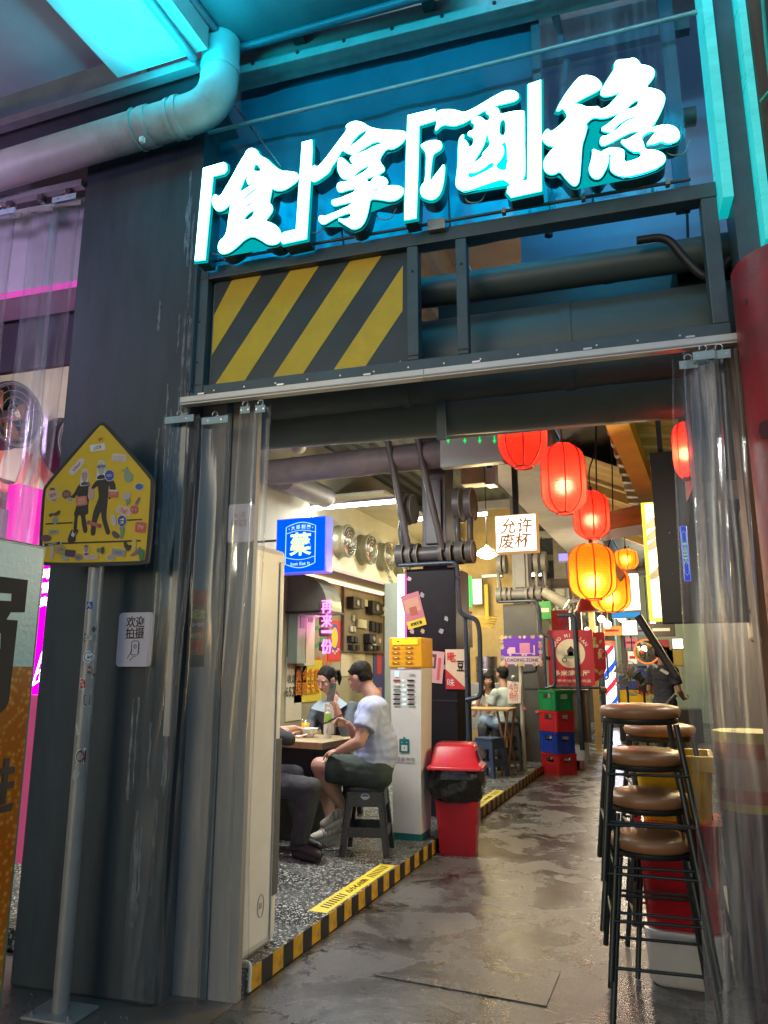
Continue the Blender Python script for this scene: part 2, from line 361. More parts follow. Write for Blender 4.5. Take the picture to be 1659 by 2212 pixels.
# ================================================================== ground and platform
g = MB().quad((-60, -60, -.024), (60, -60, -.024), (60, 60, -.024), (-60, 60, -.024)).build('ground', m_ground); st(g)
walk = MB().box((-1.88, 29, -.022), (-1.87, 29.02, -.02)).build('walkway', m_walk); st(walk)
ys = [-2.2, 1.2, 6.42, 12.6, 16, 20, 24, 28]
for i in range(len(ys)-1):
    MB().box((-1.872, ys[i]+.004, -.02), (2.4, ys[i+1]-.004, 0)).build('slab', m_walk, walk)
MB().poly([(-1.44, 3.51, .0005), (-.64, 3.48, .0005), (-.64, 3.85, .0005), (-1.07, 3.87, .0005)], (0, 0, .005)).build('trench_cover', m_walk, walk)
st(MB().box((-7.5, -3, -.02), (-1.884, 3.10, -.001)).build('pavement', m_floor))
plat = MB().box((-7.5, 3.13, 0), (-1.88, 28, .1)).build('platform', m_terr); st(plat)
kb = MB().box((-1.879, 0, .004), (-1.876, .098, .098)); kb2 = kb
my = mat('worn_yellow_tape', (.62, .35, .02), .5, var=.3, scale=26, bump=.08, dirt=(.16, .11, .05), dirt_amt=.75)
mk = mat('worn_black_tape', (.02, .022, .028), .5, var=.3, scale=9, bump=.05, dirt=(.08, .07, .06), dirt_amt=.35)
kb = MB().box((-.001, 0, .004), (.002, .098, .098)); a_ = kb.build('tape_block', my, plat); b_ = kb.build('tape_block', mk, plat)
a_.location = (-1.879, 3.135, 0); b_.location = (-1.879, 3.235, 0)
for k in range(2, 168):
    c = (a_ if k % 2 == 0 else b_).copy(); COL.objects.link(c); c.location = (-1.879, 3.135+.1*k, 0)
# warning stickers on the platform edge
for k, (y0, lab) in enumerate(((3.93, 'long yellow warning sticker with black hatching on the platform edge before the stool'), (7.25, 'yellow warning sticker on the platform edge behind the red bin'), (14.3, 'worn yellow sticker on the platform edge by the standing fan'))):
    t = thing('warning_sticker', lab, 'sticker', (-1.945, y0+.53, .101))
    Fm = frame((-1.945, y0+.53, .1015), (0, 1, 0), (-1, 0, 0))
    plate(Fm, [(-.53, -.055), (.53, -.055), (.53, .055), (-.53, .055)], .001).build('backing', paint(.75, .62, .05), t)
    mb = MB(Fm)
    for s in (-1, 1):
        for i in range(8):
            x = s*(.20+.035*i)+(-.012 if s < 0 else 0); mb.poly([(x, -.03, .0015), (x+.014, -.03, .0015), (x+.03, .03, .0015), (x+.016, .03, .0015)], (0, 0, .0006))
    mb.build('hatching', K_, t)
    text('lettering', '△小心台阶', Fm, 0, 0, .05, K_, t, z=.0018, w=.30)

# ================================================================== facade: column, header frame, hoarding
col = thing('square_column', 'broad dark square column with streaky paint beside the entrance', 'column', FM @ Vector((.35, .3, 0)))
cm = MB(FM)
cm.box((-.03, 0, 0), (.72, .6, 4.36), .012); cm.build('shaft', m_col, col)
MB(FM).box((.690, -.012, 1.1), (.718, -.001, 2.64)).build('edge_strip', m_galv, col)
# pale drips running down the right side of the column
drip = MB(FM); rr = random.Random(3)
for k in range(44):
    u = .715-abs(rr.gauss(0, .10)); z = rr.uniform(2.0, 4.1) if k % 4 else rr.uniform(.7, 2); ln = rr.uniform(.10, .5); w = rr.uniform(.0015, .006)
    pts = []
    n = 9
    for i in range(n+1):
        pts.append((u+rr.uniform(-.004, .004)-w*(.5+rr.random()), z-ln*i/n))
    for i in range(n, -1, -1):
        pts.append((u+rr.uniform(-.004, .004)+w*(.5+rr.random()*1.2), z-ln*i/n))
    drip.poly([(a, -.0012, b) for a, b in pts], (0, .001, 0))
o = drip.build('paint_drips', mat('pale_drip', (.17, .20, .23), .35, var=.6, scale=14, dirt=(.05, .06, .07), dirt_amt=.9), col); o['kind'] = 'stuff'

hd = thing('entrance_header_frame', 'blue black steel frame of square tube above the entrance', 'frame', FM @ Vector((1.9, 0, 2.7)))
def bar(a, b, m=m_frame, nm='bar', par=hd): return MB(FM).box(a, b, .004).build(nm, m, par)
bar((.722, -.01, 2.712), (.795, .07, 3.42)); bar((.797, -.01, 3.352), (3.20, .07, 3.42)); bar((.797, -.01, 2.712), (3.20, .07, 2.775))
bar((1.845, -.008, 2.777), (1.898, .066, 3.35)); bar((2.078, -.008, 2.777), (2.128, .066, 3.35)); bar((3.135, -.008, 2.777), (3.198, .066, 3.35))
MB(FM).box((.80, .04, 2.778), (.812, .065, 3.348)).build('inner_trim', m_galv, hd)
for (u, z) in ((.757, 3.12), (1.872, 3.22), (2.104, 3.22), (.757, 2.9)):
    MB(FM).cyl((u, -.013, z), (u, -.009, z), .006, 10).build('bolt', K_, hd)
pan = thing('striped_hazard_board', 'board of slanting yellow and black stripes set in the header frame', 'board', FM @ Vector((1.33, .04, 2.78)))
MB(FM).box((.814, .03, 2.777), (1.843, .045, 3.35)).build('board', mat('board_black', (.03, .05, .065), .4, var=.2, dirt=(.06, .06, .06), dirt_amt=.3), pan)
zs = lambda p: (388.8+p[0]*.4004, 486+p[1]*.4004)
for s in ([(283, 290), (440, 258), (152, 705), (168, 490)], [(597, 232), (750, 205), (345, 848), (190, 862)], [(920, 172), (1088, 147), (660, 808), (497, 830)], [(1203, 220), (1201, 462), (995, 772), (823, 792)], [(1192, 728), (1192, 752), (1172, 755)]):
    pts = [FF(*zs(p), .03) for p in s]
    mx0, mx1, mz0, mz1 = .815, 1.842, 2.778, 3.349
    MB(FM).poly([(min(mx1, max(mx0, p.x)), .0292, min(mz1, max(mz0, p.z))) for p in pts], (0, -.0012, 0)).build('yellow_stripe', m_yel, pan)
# track with its clips
tr = thing('curtain_track', 'long white aluminium curtain track under the header frame', 'track', FM @ Vector((1.9, -.03, 2.66)))
mb = MB(FM); mb.box((.70, -.055, 2.665), (1.93, -.012, 2.705)); mb.box((1.933, -.055, 2.665), (3.215, -.012, 2.705)); mb.build('rail', m_rail, tr)
MB(FM).box((.70, -.060, 2.672), (3.215, -.0555, 2.678)).build('groove_lip', m_galv, tr)
for u in (.80, 1.22, 1.65, 2.15, 2.62, 3.02):
    MB(FM).box((u, -.06, 2.7055), (u+.035, -.02, 2.714)).build('clip', m_chrome, tr)
# ducts behind the header
def duct(nm, lab, p, r, m=m_duct, joints=(), M=FM, cat='duct'):
    t = thing(nm, lab, cat, (M @ Vector(p[0])) if M else Vector(p[0]))
    MB(M).tube(p, r, 28).build('tube', m, t)
    for a in joints:
        q = Vector(p[0]).lerp(Vector(p[-1]), a); d = (Vector(p[-1])-Vector(p[0])).normalized()*.02
        MB(M).tube([q-d, q+d], r*1.03, 28).build('joint_ring', m, t)
    return t
a = FF(900, 632, .22); b = FF(1575, 545, .22)
duct('header_duct', 'thin dark duct running along the top of the header opening', [(1.0, .24, a.z), (3.5, .24, a.z)], .075, joints=(.7,))
duct('header_duct', 'fat dark duct filling the header opening below the thin one', [(1.0, .44, 2.92), (3.5, .44, 2.92)], .24, joints=(.3, .62))
st(MB(FM).box((1.86, .62, 2.6), (3.6, .66, 3.5)).build('header_back_wall', m_duct))
a = FF(600, 920, .5); b = FF(1436, 858, .5)
t = duct('cross_duct', 'long dark duct crossing the entrance just behind the curtain track', [(.2, .5, a.z+.03), (3.35, .5, b.z+.035)], .145, joints=(.12, .80))
MB(FM).box((1.90, .345, 2.50), (1.945, .36, 2.84)).build('strap', m_frame, t)
st(MB(FM).box((3.06, .35, 2.2), (3.6, .75, 3.3)).build('end_wall_block', m_black))
# plastic sheet hoarding behind the letters, wall with windows further back
m_sheet = mat('blue_black_plastic_sheet', (.018, .13, .19), .2, var=.35, scale=1.3, bump=.8, bscale=2.2, stretch=(1, 1, .7), rvar=.08)
hs = thing('plastic_hoarding', 'creased dark plastic sheet stretched behind the glowing letters', 'hoarding', FM @ Vector((1.6, .15, 3.42)))
mb = MB(FM); rr = random.Random(5); NX, NZ = 46, 26; grid = []
from mathutils import noise as MN
for j in range(NZ+1):
    for i in range(NX+1):
        u = .722+(2.46-.722)*i/NX; z = 3.425+(4.62-3.425)*j/NZ
        grid.append((u, .15+.028*MN.noise(Vector((u*2.1+z*.8, z*1.4-u*.5, 1)))+.012*MN.noise(Vector((u*7+z*3, z*3.3, 4))), z))
mb.add(grid, [(j*(NX+1)+i, j*(NX+1)+i+1, (j+1)*(NX+1)+i+1, (j+1)*(NX+1)+i) for j in range(NZ) for i in range(NX)], True)
mb.build('sheet', m_sheet, hs)
MB(FM).tube([(.72, .03, 4.262), (2.0, .03, 4.285), (3.22, .03, 4.315)], .011, 8).build('upper_cable', m_galv, hs)
pA = lambda x, y: ((500+x/2.765)/1.23448, (150+y/2.765)/1.23448)
q0 = FF(*pA(310, 315), .06); q1 = FF(*pA(690, 815), .06); MB(FM).tube([q0, q1], .006, 6).build('stay_rod', m_chrome, hs)
up_ = thing('upper_window_wall', 'pale upstairs wall with dark window bars to the right behind the sign', 'wall', FM @ Vector((2.8, .8, 3.4)))
MB(FM).box((2.30, .9, 3.45), (4.4, .95, 5.6)).build('plaster', mat('pale_blue_wall', (.42, .48, .66), .5, var=.12, scale=1.4, bump=.1), up_)
for (a, b) in (((2.46, .12, 3.42), (2.50, .17, 4.9)), ((2.50, .16, 3.46), (3.2, .20, 3.52)), ((2.50, .2, 4.40), (3.2, .25, 4.47)), ((3.06, .14, 3.42), (3.12, .2, 4.9))):
    MB(FM).box(a, b).build('window_bar', m_frame, up_)
MB(FM).tube([(2.4, .3, 3.99), (3.2, .3, 3.99)], .045, 14).build('handrail', mat('green_grey_paint', (.10, .16, .16), .5), up_)
MB(FM).tube([(2.49, .22, 3.43), (2.62, .24, 4.4), (2.55, .22, 4.9)], .02, 8).build('stay', m_frame, up_)
MB(FM).quad((2.50, .105, 3.43), (3.12, .105, 3.43), (3.12, .105, 4.6), (2.50, .105, 4.6)).build('clear_sheet', pvc('blue_clear_sheet', (.70, .85, .95), .14, .12, .08), up_)
# pale beam above the sheet and the tray above it
bm_ = thing('upper_beam', 'weathered pale steel beam with bolts above the plastic hoarding', 'beam', FM @ Vector((2, 0, 4.55)))
MB(FM).box((.80, -.02, 4.545), (3.3, .10, 4.69), .006).build('girder', mat('weathered_beam', (.30, .30, .28), .6, var=.2, bump=.2, dirt=(.14, .11, .1), dirt_amt=.6), bm_)
for i in range(9): MB(FM).cyl((1.0+.26*i, -.026, 4.585), (1.0+.26*i, -.02, 4.585), .010, 8).build('bolt', K_, bm_)
st(MB(FM).box((.75, .25, 4.66), (3.6, .4, 6.4)).build('upper_facade', m_lilac))
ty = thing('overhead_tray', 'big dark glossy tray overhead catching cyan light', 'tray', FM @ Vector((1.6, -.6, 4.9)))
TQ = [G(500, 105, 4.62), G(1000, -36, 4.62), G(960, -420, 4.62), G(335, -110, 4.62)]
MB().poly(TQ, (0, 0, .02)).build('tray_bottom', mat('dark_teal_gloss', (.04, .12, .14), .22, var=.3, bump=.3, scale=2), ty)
for i in (0, 3):
    a_t, b_t = TQ[i], TQ[(i+1) % 4]; MB().tube([a_t+Vector((0, 0, -.012)), b_t+Vector((0, 0, -.012))], .022, 8).build('tray_rim', m_frame, ty)
    MB().poly([a_t, b_t, b_t+Vector((0, 0, .16)), a_t+Vector((0, 0, .16))], (0, .01, 0)).build('tray_side', m_frame, ty)
for u in (1.25, 1.95): MB(FM).box((u, -.12, 4.62), (u+.06, -.03, 4.78)).build('bracket', K_, ty)
# right hand posts; the trim's cyan reflection is put in as emission
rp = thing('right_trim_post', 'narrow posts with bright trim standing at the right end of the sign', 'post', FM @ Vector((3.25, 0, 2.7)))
MB(FM).box((3.205, -.10, 3.28), (3.245, .06, 5.4)).build('bright_trim', mat('cyan_led_trim', (.2, .6, .6), .3, var=.25, stretch=(1, 1, 4), scale=3, emit=(0, .85, .85), es=.36), rp)  # cyan sign reflection on the trim put in as emission, not an LED
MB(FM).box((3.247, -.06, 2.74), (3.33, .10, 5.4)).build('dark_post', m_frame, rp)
MB(FM).box((3.335, -.13, 3.05), (3.365, .02, 5.4)).build('bright_trim', mat('cyan_led_trim'), rp)  # same cyan reflection put in as emission, not an LED
MB(FM).box((3.37, -.14, 2.9), (3.52, .1, 5.4)).build('dark_post', mat('brown_timber', (.10, .065, .045), .6, var=.3, bump=.2, stretch=(5, 5, .6)), rp)
MB(FM).box((3.43, -.23, 2.93), (3.60, -.15, 3.10)).build('bracket', m_galv, rp)
MB(FM).tube([(3.40, -.17, 3.05), (3.41, -.18, 3.9), (3.44, -.2, 4.9)], .008, 8).build('wire', mat('green_wire', (.02, .4, .33), .4), rp)
MB(FM).tube(bent([(3.36, -.19, 3.62), (3.42, -.22, 3.67), (3.46, -.24, 3.66)], .05), .007, 8).build('wire', mat('green_wire'), rp)
# red column
rc = thing('red_pipe_column', 'fat rusty red pipe column at the right edge', 'column', FM @ Vector((3.46, -.12, 0)))
MB(FM).cyl((3.435, -.12, .80), (3.435, -.12, 2.93), .235, 36).build('shaft', m_redp, rc)
MB(FM).cyl((3.435, -.12, .0), (3.435, -.12, .80), .225, 36).build('lower_shaft', mat('worn_red_paint', (.34, .03, .03), .5, var=.3, bump=.2, dirt=(.07, .05, .04)), rc)
for z in (.72, .80, .87): MB(FM).cyl((3.46, -.12, z), (3.46, -.12, z+.035), .27, 36).build('flange', m_redp, rc)
for k in range(16):
    a0 = R(200+rr.random()*80); z = 1.0+rr.random()*1.8; r_ = .2355
    q = Vector((3.435+r_*math.cos(a0), -.12+r_*math.sin(a0), z)); nrm = Vector((math.cos(a0), math.sin(a0), 0))
    FR = frame(FM @ q, FM.to_3x3() @ Vector((-nrm.y, nrm.x, 0)), (0, 0, 1)); s = .010+.02*rr.random()
    MB(FR).poly([(s*(1+.3*rr.random())*math.cos(R(45*i)), s*(1+.5*rr.random())*math.sin(R(45*i)), 0) for i in range(8)], (0, 0, .002)).build('rust_spot', paint(.09, .02, .025), rc)
wp = thing('wooden_post', 'brown wooden post behind the right hand strips', 'post', FM @ Vector((3.25, .1, 0)))
MB(FM).box((3.20, .08, 0), (3.30, .2, 2.7), .004).build('timber', mat('brown_timber2', (.16, .10, .055), .55, var=.35, bump=.3, stretch=(5, 5, .5)), wp)
# drooping hose in the header
t = thing('black_hose', 'drooping black corrugated hose at the right end of the header', 'hose', FM @ Vector((3.0, .1, 3.1)))
p = [FF(1375, 520, .1), FF(1440, 510, .1), FF(1480, 560, .1), FF(1515, 595, .1), FF(1545, 600, .1), FF(1575, 560, .1)]
MB(FM).tube(bent(p, .12, 5), .018, 10).build('hose', K_, t)
# upstand by the platform, with its little hose
t = thing('small_white_hose', 'small curved white hose end by the platform corner', 'hose', G(525, 2130, .05))
q = G(525, 2150, .0); MB().tube(bent([q+Vector((-.04, .02, .12)), q+Vector((.02, .02, .13)), q+Vector((.03, .0, .02))], .04), .008, 10).build('hose', m_white, t)
# grey panel wall between column and opening
gw = thing('grey_panel_wall', 'grey wall panels between the dark column and the opening', 'wall', FM @ Vector((.95, .15, 0)))
MB(FM).box((.722, .13, .0), (.865, .17, 2.72)).build('panel', m_panelg, gw)
MB(FM).box((.895, .13, .0), (1.035, .17, 2.72)).build('panel', m_panelg, gw)
MB(FM).box((.865, .12, .0), (.895, .17, 2.72)).build('post', m_frame, gw)

# conduit, junction box and screws on the frame
t = thing('conduit_run', 'thin dark conduit and junction box along the top of the header frame', 'conduit', FM @ Vector((1.5, -.03, 3.44)))
MB(FM).tube(bent([(.735, -.028, 2.74), (.735, -.028, 3.30), (.735, -.028, 3.436), (1.2, -.03, 3.436), (3.1, -.03, 3.436)], .03), .008, 8).build('conduit', m_frame, t)
MB(FM).box((1.955, -.045, 3.395), (2.04, -.012, 3.45), .004).build('junction_box', m_galv, t)
for u in (.9, 1.25, 1.6, 2.3, 2.65, 3.0): MB(FM).box((u, -.042, 3.424), (u+.018, -.012, 3.448)).build('saddle_clip', m_galv, t)
for k in range(14): MB(FM).cyl((.86+.165*k, -.0135, 2.74), (.86+.165*k, -.0102, 2.74), .0045, 8).build('screw', m_chrome, hd)
for (u, z) in ((.757, 3.36), (.757, 2.78), (1.872, 2.80), (2.104, 2.80)): MB(FM).box((u-.025, -.0125, z-.004), (u+.025, -.0102, z+.004)).build('weld_bead', mat('weld', (.10, .09, .08), .5, bump=.6, scale=30), hd)
# grit and scraps by the foot of the pole and along the kerb
dm = MB(); rr = random.Random(31)
for k in range(420):
    if k < 170: x, y, z = -2.5+rr.gauss(0, .28), 2.62+rr.gauss(0, .10), -.001
    elif k < 330: x, y, z = -1.86+abs(rr.gauss(0, .035)), rr.uniform(3.2, 12), 0
    else: x, y, z = rr.uniform(-1.8, .4), rr.uniform(3.1, 9), 0
    s_ = rr.uniform(.002, .008 if k < 170 else .005); dm.ball((x, y, z+s_*.4), s_, 5, 4, (1, rr.uniform(.6, 1.4), .6))
o = dm.build('grit', mat('grit_mix', (.16, .15, .14), .8, var=.7, scale=60)); o['kind'] = 'stuff'
lf_ = thing('dry_leaf_scrap', 'small dry leaf lying by the foot of the sign pole', 'leaf', (-2.3, 2.6, 0)); MB().poly([(-2.33, 2.58, .004), (-2.29, 2.57, .012), (-2.25, 2.59, .005), (-2.28, 2.615, .014)], (0, 0, .0015)).build('blade', paint(.30, .22, .10), lf_)
t = thing('white_paper_scrap', 'crumpled white scrap of paper beside the sign pole foot', 'paper scrap', (-2.2, 2.56, 0)); MB().ball((-2.2, 2.56, .012), .016, 6, 5, (1, .8, .7)).build('scrap', Wh, t)
# ================================================================== neon letters
zA = lambda p: ((500+p[0]/2.765)/1.23448, (150+p[1]/2.765)/1.23448)
zB = lambda p: ((1050+p[0]/3.6867)/1.23448, (80+p[1]/3.6867)/1.23448)
zC = lambda p: ((1420+p[0]/3.7705)/1.23448, (120+p[1]/3.7705)/1.23448)
SO = -.12
sg = thing('letter_sign', 'glowing cyan white letter sign of brushed characters and corner brackets above the entrance', 'sign', FM @ Vector((1.9, SO, 3.4)))
g_face = glow('letter_face', (.38, 1, 1), 9); g_bloom_rim = glow('letter_rim', (.0, .85, .80), 1.5); g_bloom = glow('letter_lip', (.0, .42, .44), .75); g_back = glow('letter_back_halo', (.0, .62, 1), 5)  # rim and lip glow stand for the bloom round the letters
m_ret = mat('letter_return', (.02, .09, .11), .35)
SGF = FM @ frame((0, SO, 0), (1, 0, 0), (0, 0, 1))
def glyph(z, loops, nm='character', it=2, depth=.10):
    L = []
    for n_l, lp in enumerate(loops):
        if n_l:
            gx, gy = sum(p[0] for p in lp)/len(lp), sum(p[1] for p in lp)/len(lp); lp = [(gx+(p[0]-gx)*1.12, gy+(p[1]-gy)*1.45) for p in lp]
        q = [FF(*z(p), SO) for p in lp]; q = [(v.x, v.z) for v in q]; L.append(smooth_loop(q, it) if it else q)
    for (name, off, dz0, th, m) in ((nm, .0, .001, .004, g_face), ('rim', .003, -.004, .004, g_bloom_rim), ('return', .004, -depth, depth-.006, m_ret), ('lip', .011, -.012, .004, g_bloom), ('halo', -.004, -depth-.006, .004, g_back)):  # rim and lip draw the bloom as glowing outlines
        c = bpy.data.curves.new('g', 'CURVE'); c.dimensions = '2D'; c.fill_mode = 'BOTH'; c.extrude = th/2; c.offset = off
        for lp in L:
            s = c.splines.new('POLY'); s.points.add(len(lp)-1)
            for i, (x, y) in enumerate(lp): s.points[i].co = (x, y, 0, 1)
            s.use_cyclic_u = True
        o = bpy.data.objects.new('g', c); COL.objects.link(o); me = bpy.data.meshes.new_from_object(o); bpy.data.objects.remove(o)
        ob = MB().mesh(me, SGF @ Matrix.Translation((0, 0, dz0+th/2))).build(name, m, sg if name == nm else PAR)
        if name == nm: PAR = ob
glyph(zA, [[(120,828),(270,785),(290,800),(292,840),(272,864),(188,885),(130,1500),(58,1508),(90,1150)]], 'bracket', 0)
glyph(zA, [[(848,638),(918,620),(920,700),(878,1345),(705,1382),(688,1360),(692,1320),(715,1300),(803,1280)]], 'bracket', 0)
glyph(zA, [[(475,678),(515,695),(535,738),(590,762),(640,812),(690,850),(750,852),(800,858),(825,885),(805,925),(750,965),(700,990),(650,988),(622,968),(615,1020),(600,1085),(625,1100),(628,1140),(600,1180),(570,1215),(640,1240),(680,1275),(692,1320),(680,1370),(640,1388),(590,1385),(540,1350),(480,1322),(420,1350),(370,1400),(310,1445),(260,1458),(232,1440),(228,1400),(240,1365),(275,1335),(295,1290),(305,1200),(318,1130),(320,1080),(290,1115),(260,1137),(220,1142),(190,1105),(182,1055),(207,1015),(235,1052),(310,930),(400,765),(425,730),(440,695)],
 [(505,795),(555,845),(482,845)], [(385,990),(430,905),(448,895),(440,930),(455,950),(495,915),(490,940),(440,965),(410,980)], [(400,1060),(430,1030),(512,975),(500,1000),(440,1040)], [(415,1112),(440,1095),(478,1080),(470,1100)], [(410,1203),(450,1160),(505,1142),(470,1195)]], it=1)
glyph(zA, [[(1235,480),(1290,490),(1340,525),(1420,545),(1500,550),(1590,552),(1618,575),(1600,620),(1560,660),(1510,685),(1470,680),(1440,715),(1415,760),(1425,790),(1450,820),(1452,845),(1425,862),(1390,885),(1450,893),(1478,920),(1472,945),(1430,970),(1500,955),(1570,960),(1597,985),(1585,1025),(1540,1060),(1490,1068),(1440,1058),(1380,1050),(1345,1055),(1335,1120),(1315,1200),(1285,1250),(1255,1268),(1220,1275),(1170,1245),(1100,1200),(1170,1208),(1205,1190),(1212,1145),(1100,1185),(1050,1215),(1005,1240),(975,1225),(968,1195),(985,1175),(1010,1185),(1100,1150),(1215,1095),(1222,1070),(1120,1095),(1085,1105),(1062,1085),(1070,1062),(1110,1055),(1200,1020),(1238,1000),(1240,975),(1180,985),(1125,1005),(1105,985),(1105,945),(1130,930),(1190,925),(1200,905),(1150,905),(1125,880),(1108,830),(1112,770),(1130,745),(1160,765),(1200,808),(1240,800),(1205,780),(1200,750),(1240,730),(1200,722),(1165,705),(1140,690),(1120,725),(1090,780),(1060,815),(1050,850),(1000,890),(950,922),(925,925),(905,905),(912,850),(935,800),(955,828),(1010,770),(1100,650),(1190,530),(1165,525),(1190,498)],
 [(1185,660),(1250,590),(1310,560),(1322,575),(1260,622)], [(1225,718),(1300,680),(1385,640),(1440,655),(1380,668),(1300,700)], [(1215,890),(1260,850),(1340,815),(1330,840),(1260,875)], [(1315,905),(1385,888),(1370,905),(1345,930)], [(1345,998),(1400,975),(1425,972),(1390,995)]], it=1)
glyph(zB, [[(108,1868),(220,1848),(240,1300),(248,940),(414,888),(404,781),(140,845),(130,1100)]], 'bracket', 0)
glyph(zB, [[(1322,540),(1445,498),(1452,1580),(1155,1645),(1115,1600),(1125,1545),(1165,1515),(1315,1480),(1320,1000)]], 'bracket', 0)
glyph(zB, [[(425,885),(418,810),(470,790),(560,785),(640,800),(690,820),(800,770),(900,710),(1000,650),(1090,605),(1160,597),(1215,620),(1232,660),(1200,695),(1130,715),(970,750),(860,810),(760,870),(680,920),(650,925),(600,945),(540,935),(490,930),(450,955),(405,1000),(425,930)]], it=2)
glyph(zB, [[(265,1135),(330,1100),(400,1088),(455,1095),(475,1130),(465,1170),(430,1195),(385,1220),(370,1300),(350,1520),(400,1440),(450,1380),(500,1310),(500,1400),(480,1540),(450,1620),(400,1665),(340,1665),(280,1640),(260,1590),(275,1530),(310,1500),(320,1350),(325,1240),(310,1190),(280,1160)]], it=2)
glyph(zB, [[(1045,838),(1150,808),(1270,795),(1285,815),(1285,1000),(1292,1380),(1280,1450),(1240,1500),(1150,1518),(1110,1490),(1070,1465),(900,1520),(740,1575),(680,1580),(630,1560),(608,1515),(620,1430),(635,1300),(635,1150),(650,1060),(685,1030),(690,1045),(680,1075),(720,1100),(745,1170),(790,1120),(790,1060),(725,1035),(740,1000),(790,990),(800,930),(755,900),(790,865),(850,855),(880,880),(905,900),(945,890),(945,840),(905,815),(920,790),(970,765),(1020,768),(1035,800)],
 [(1038,1015),(1040,930),(1070,900),(1098,910),(1100,1015)], [(770,1290),(830,1220),(890,1140),(915,1050),(925,1100),(950,1145),(870,1210),(880,1220),(850,1245)], [(740,1395),(800,1400),(870,1375),(955,1320),(985,1355),(870,1405),(750,1445)], [(1000,1312),(1060,1262),(1085,1215),(1075,1172),(1045,1166),(1108,1135),(1116,1335),(1060,1345)]], it=1)
glyph(zC, [[(240,675),(260,620),(330,500),(430,370),(480,320),(560,308),(640,335),(690,390),(695,420),(660,460),(560,510),(480,550),(400,600),(490,605),(530,628),(600,628),(660,622),(680,655),(750,630),(800,580),(860,510),(930,410),(870,470),(820,500),(730,520),(690,505),(682,480),(720,410),(790,300),(825,250),(820,200),(850,155),(970,150),(1010,133),(1060,160),(1080,205),(1150,212),(1210,240),(1228,290),(1200,350),(1130,430),(1220,445),(1290,470),(1330,520),(1325,580),(1280,690),(1230,780),(1170,850),(1250,820),(1340,805),(1420,820),(1470,870),(1480,930),(1440,975),(1350,990),(1300,965),(1200,1000),(1140,1008),(1190,940),(1245,875),(1200,865),(1130,890),(1090,940),(1110,980),(1130,1060),(1210,1058),(1290,1080),(1340,1130),(1320,1190),(1240,1240),(1100,1290),(940,1325),(850,1310),(790,1270),(780,1220),(790,1130),(790,1098),(758,1098),(770,1150),(740,1240),(690,1330),(640,1348),(590,1320),(565,1250),(590,1170),(605,1100),(600,1050),(650,1065),(690,1085),(740,1050),(800,1035),(880,1045),(925,1065),(915,1185),(1000,1170),(1095,1130),(1088,1068),(1010,1075),(930,1020),(880,965),(950,960),(1060,890),(1100,872),(1000,870),(900,920),(800,975),(705,1020),(675,985),(690,925),(740,920),(800,890),(830,862),(745,880),(680,850),(760,800),(850,720),(900,662),(800,715),(700,740),(620,725),(560,760),(510,840),(552,805),(530,900),(495,1000),(485,1150),(470,1360),(440,1415),(400,1410),(340,1350),(275,1262),(220,1300),(160,1298),(115,1250),(110,1180),(150,1110),(240,1010),(180,1020),(120,985),(92,935),(120,880),(155,845),(180,885),(260,830),(350,740),(345,690),(315,650),(312,632)],
 [(940,640),(1000,590),(1062,565),(1055,612),(1000,635)], [(800,852),(900,772),(1040,732),(1020,755),(930,782),(850,842)]], it=1)
# stand-offs that hold the letters to the frame, and loose cable loops under them
so = MB(FM)
for u in (.76, .95, 1.25, 1.52, 1.85, 2.05, 2.42, 2.7, 2.95): so.tube([(u, SO+.10, 3.50+.12*(u > 1.6)), (u, .02, 3.42)], .006, 6)
o = so.build('stand_off', m_frame, sg); o['kind'] = 'stuff'
rr = random.Random(11)
for k in range(13):
    u = .82+2.2*k/12+rr.uniform(-.05, .05); z = 3.43+.1*(u-.8)/2+rr.uniform(0, .06)
    MB(FM).tube(bent([(u, -.06, z+.06), (u+.03, -.075, z-.02), (u+.09, -.07, z-.025), (u+.12, -.06, z+.05)], .03, 4), .0035, 6).build('cable_loop', mat('clear_cable', (.3, .45, .5), .2), sg)

# ================================================================== pipes and eaves, top left
dp = thing('white_drain_pipe', 'old white drain pipe bending up beside the sign', 'pipe', FM @ Vector((.7, -.2, 4.4)))
po = -.16
e = FF(455, 212, po); l0 = FF(-60, 388, po); u0 = FF(462, -40, po)
r_ = .098
path = [Vector((l0.x, po, l0.z)), Vector((e.x-.06, po, e.z+.02)), Vector((e.x+.03, po, e.z+.10)), Vector((e.x+.05, po, u0.z+.3))]
MB(FM).tube(bent([path[0], Vector((e.x+.045, po, e.z-.06)), path[3]], .16, 8), r_, 28).build('pipe', m_pipew, dp)
for (a, b_, rk) in ((FF(322, 278, po), .05, 1.07), (FF(375, 258, po), .02, 1.06), (FF(392, 250, po), .03, 1.09), (FF(300, 288, po), .006, 1.10)):
    d = (Vector((e.x+.045, po, e.z-.06))-path[0]).normalized()
    tt = (a.x-path[0].x)/d.x; q = path[0]+d*tt; MB(FM).tube([q-d*b_/2, q+d*b_/2], r_*rk, 28).build('collar', m_pipew, dp)
q = Vector((e.x+.045, po, e.z+.13)); MB(FM).tube([q, q+Vector((0, 0, .05))], r_*1.07, 28).build('collar', m_pipew, dp)
q = FF(310, 297, po-.06); MB(FM).box((q.x-.012, q.y-.02, q.z-.035), (q.x+.012, q.y, q.z-.008)).build('clamp_lug', m_white, dp)
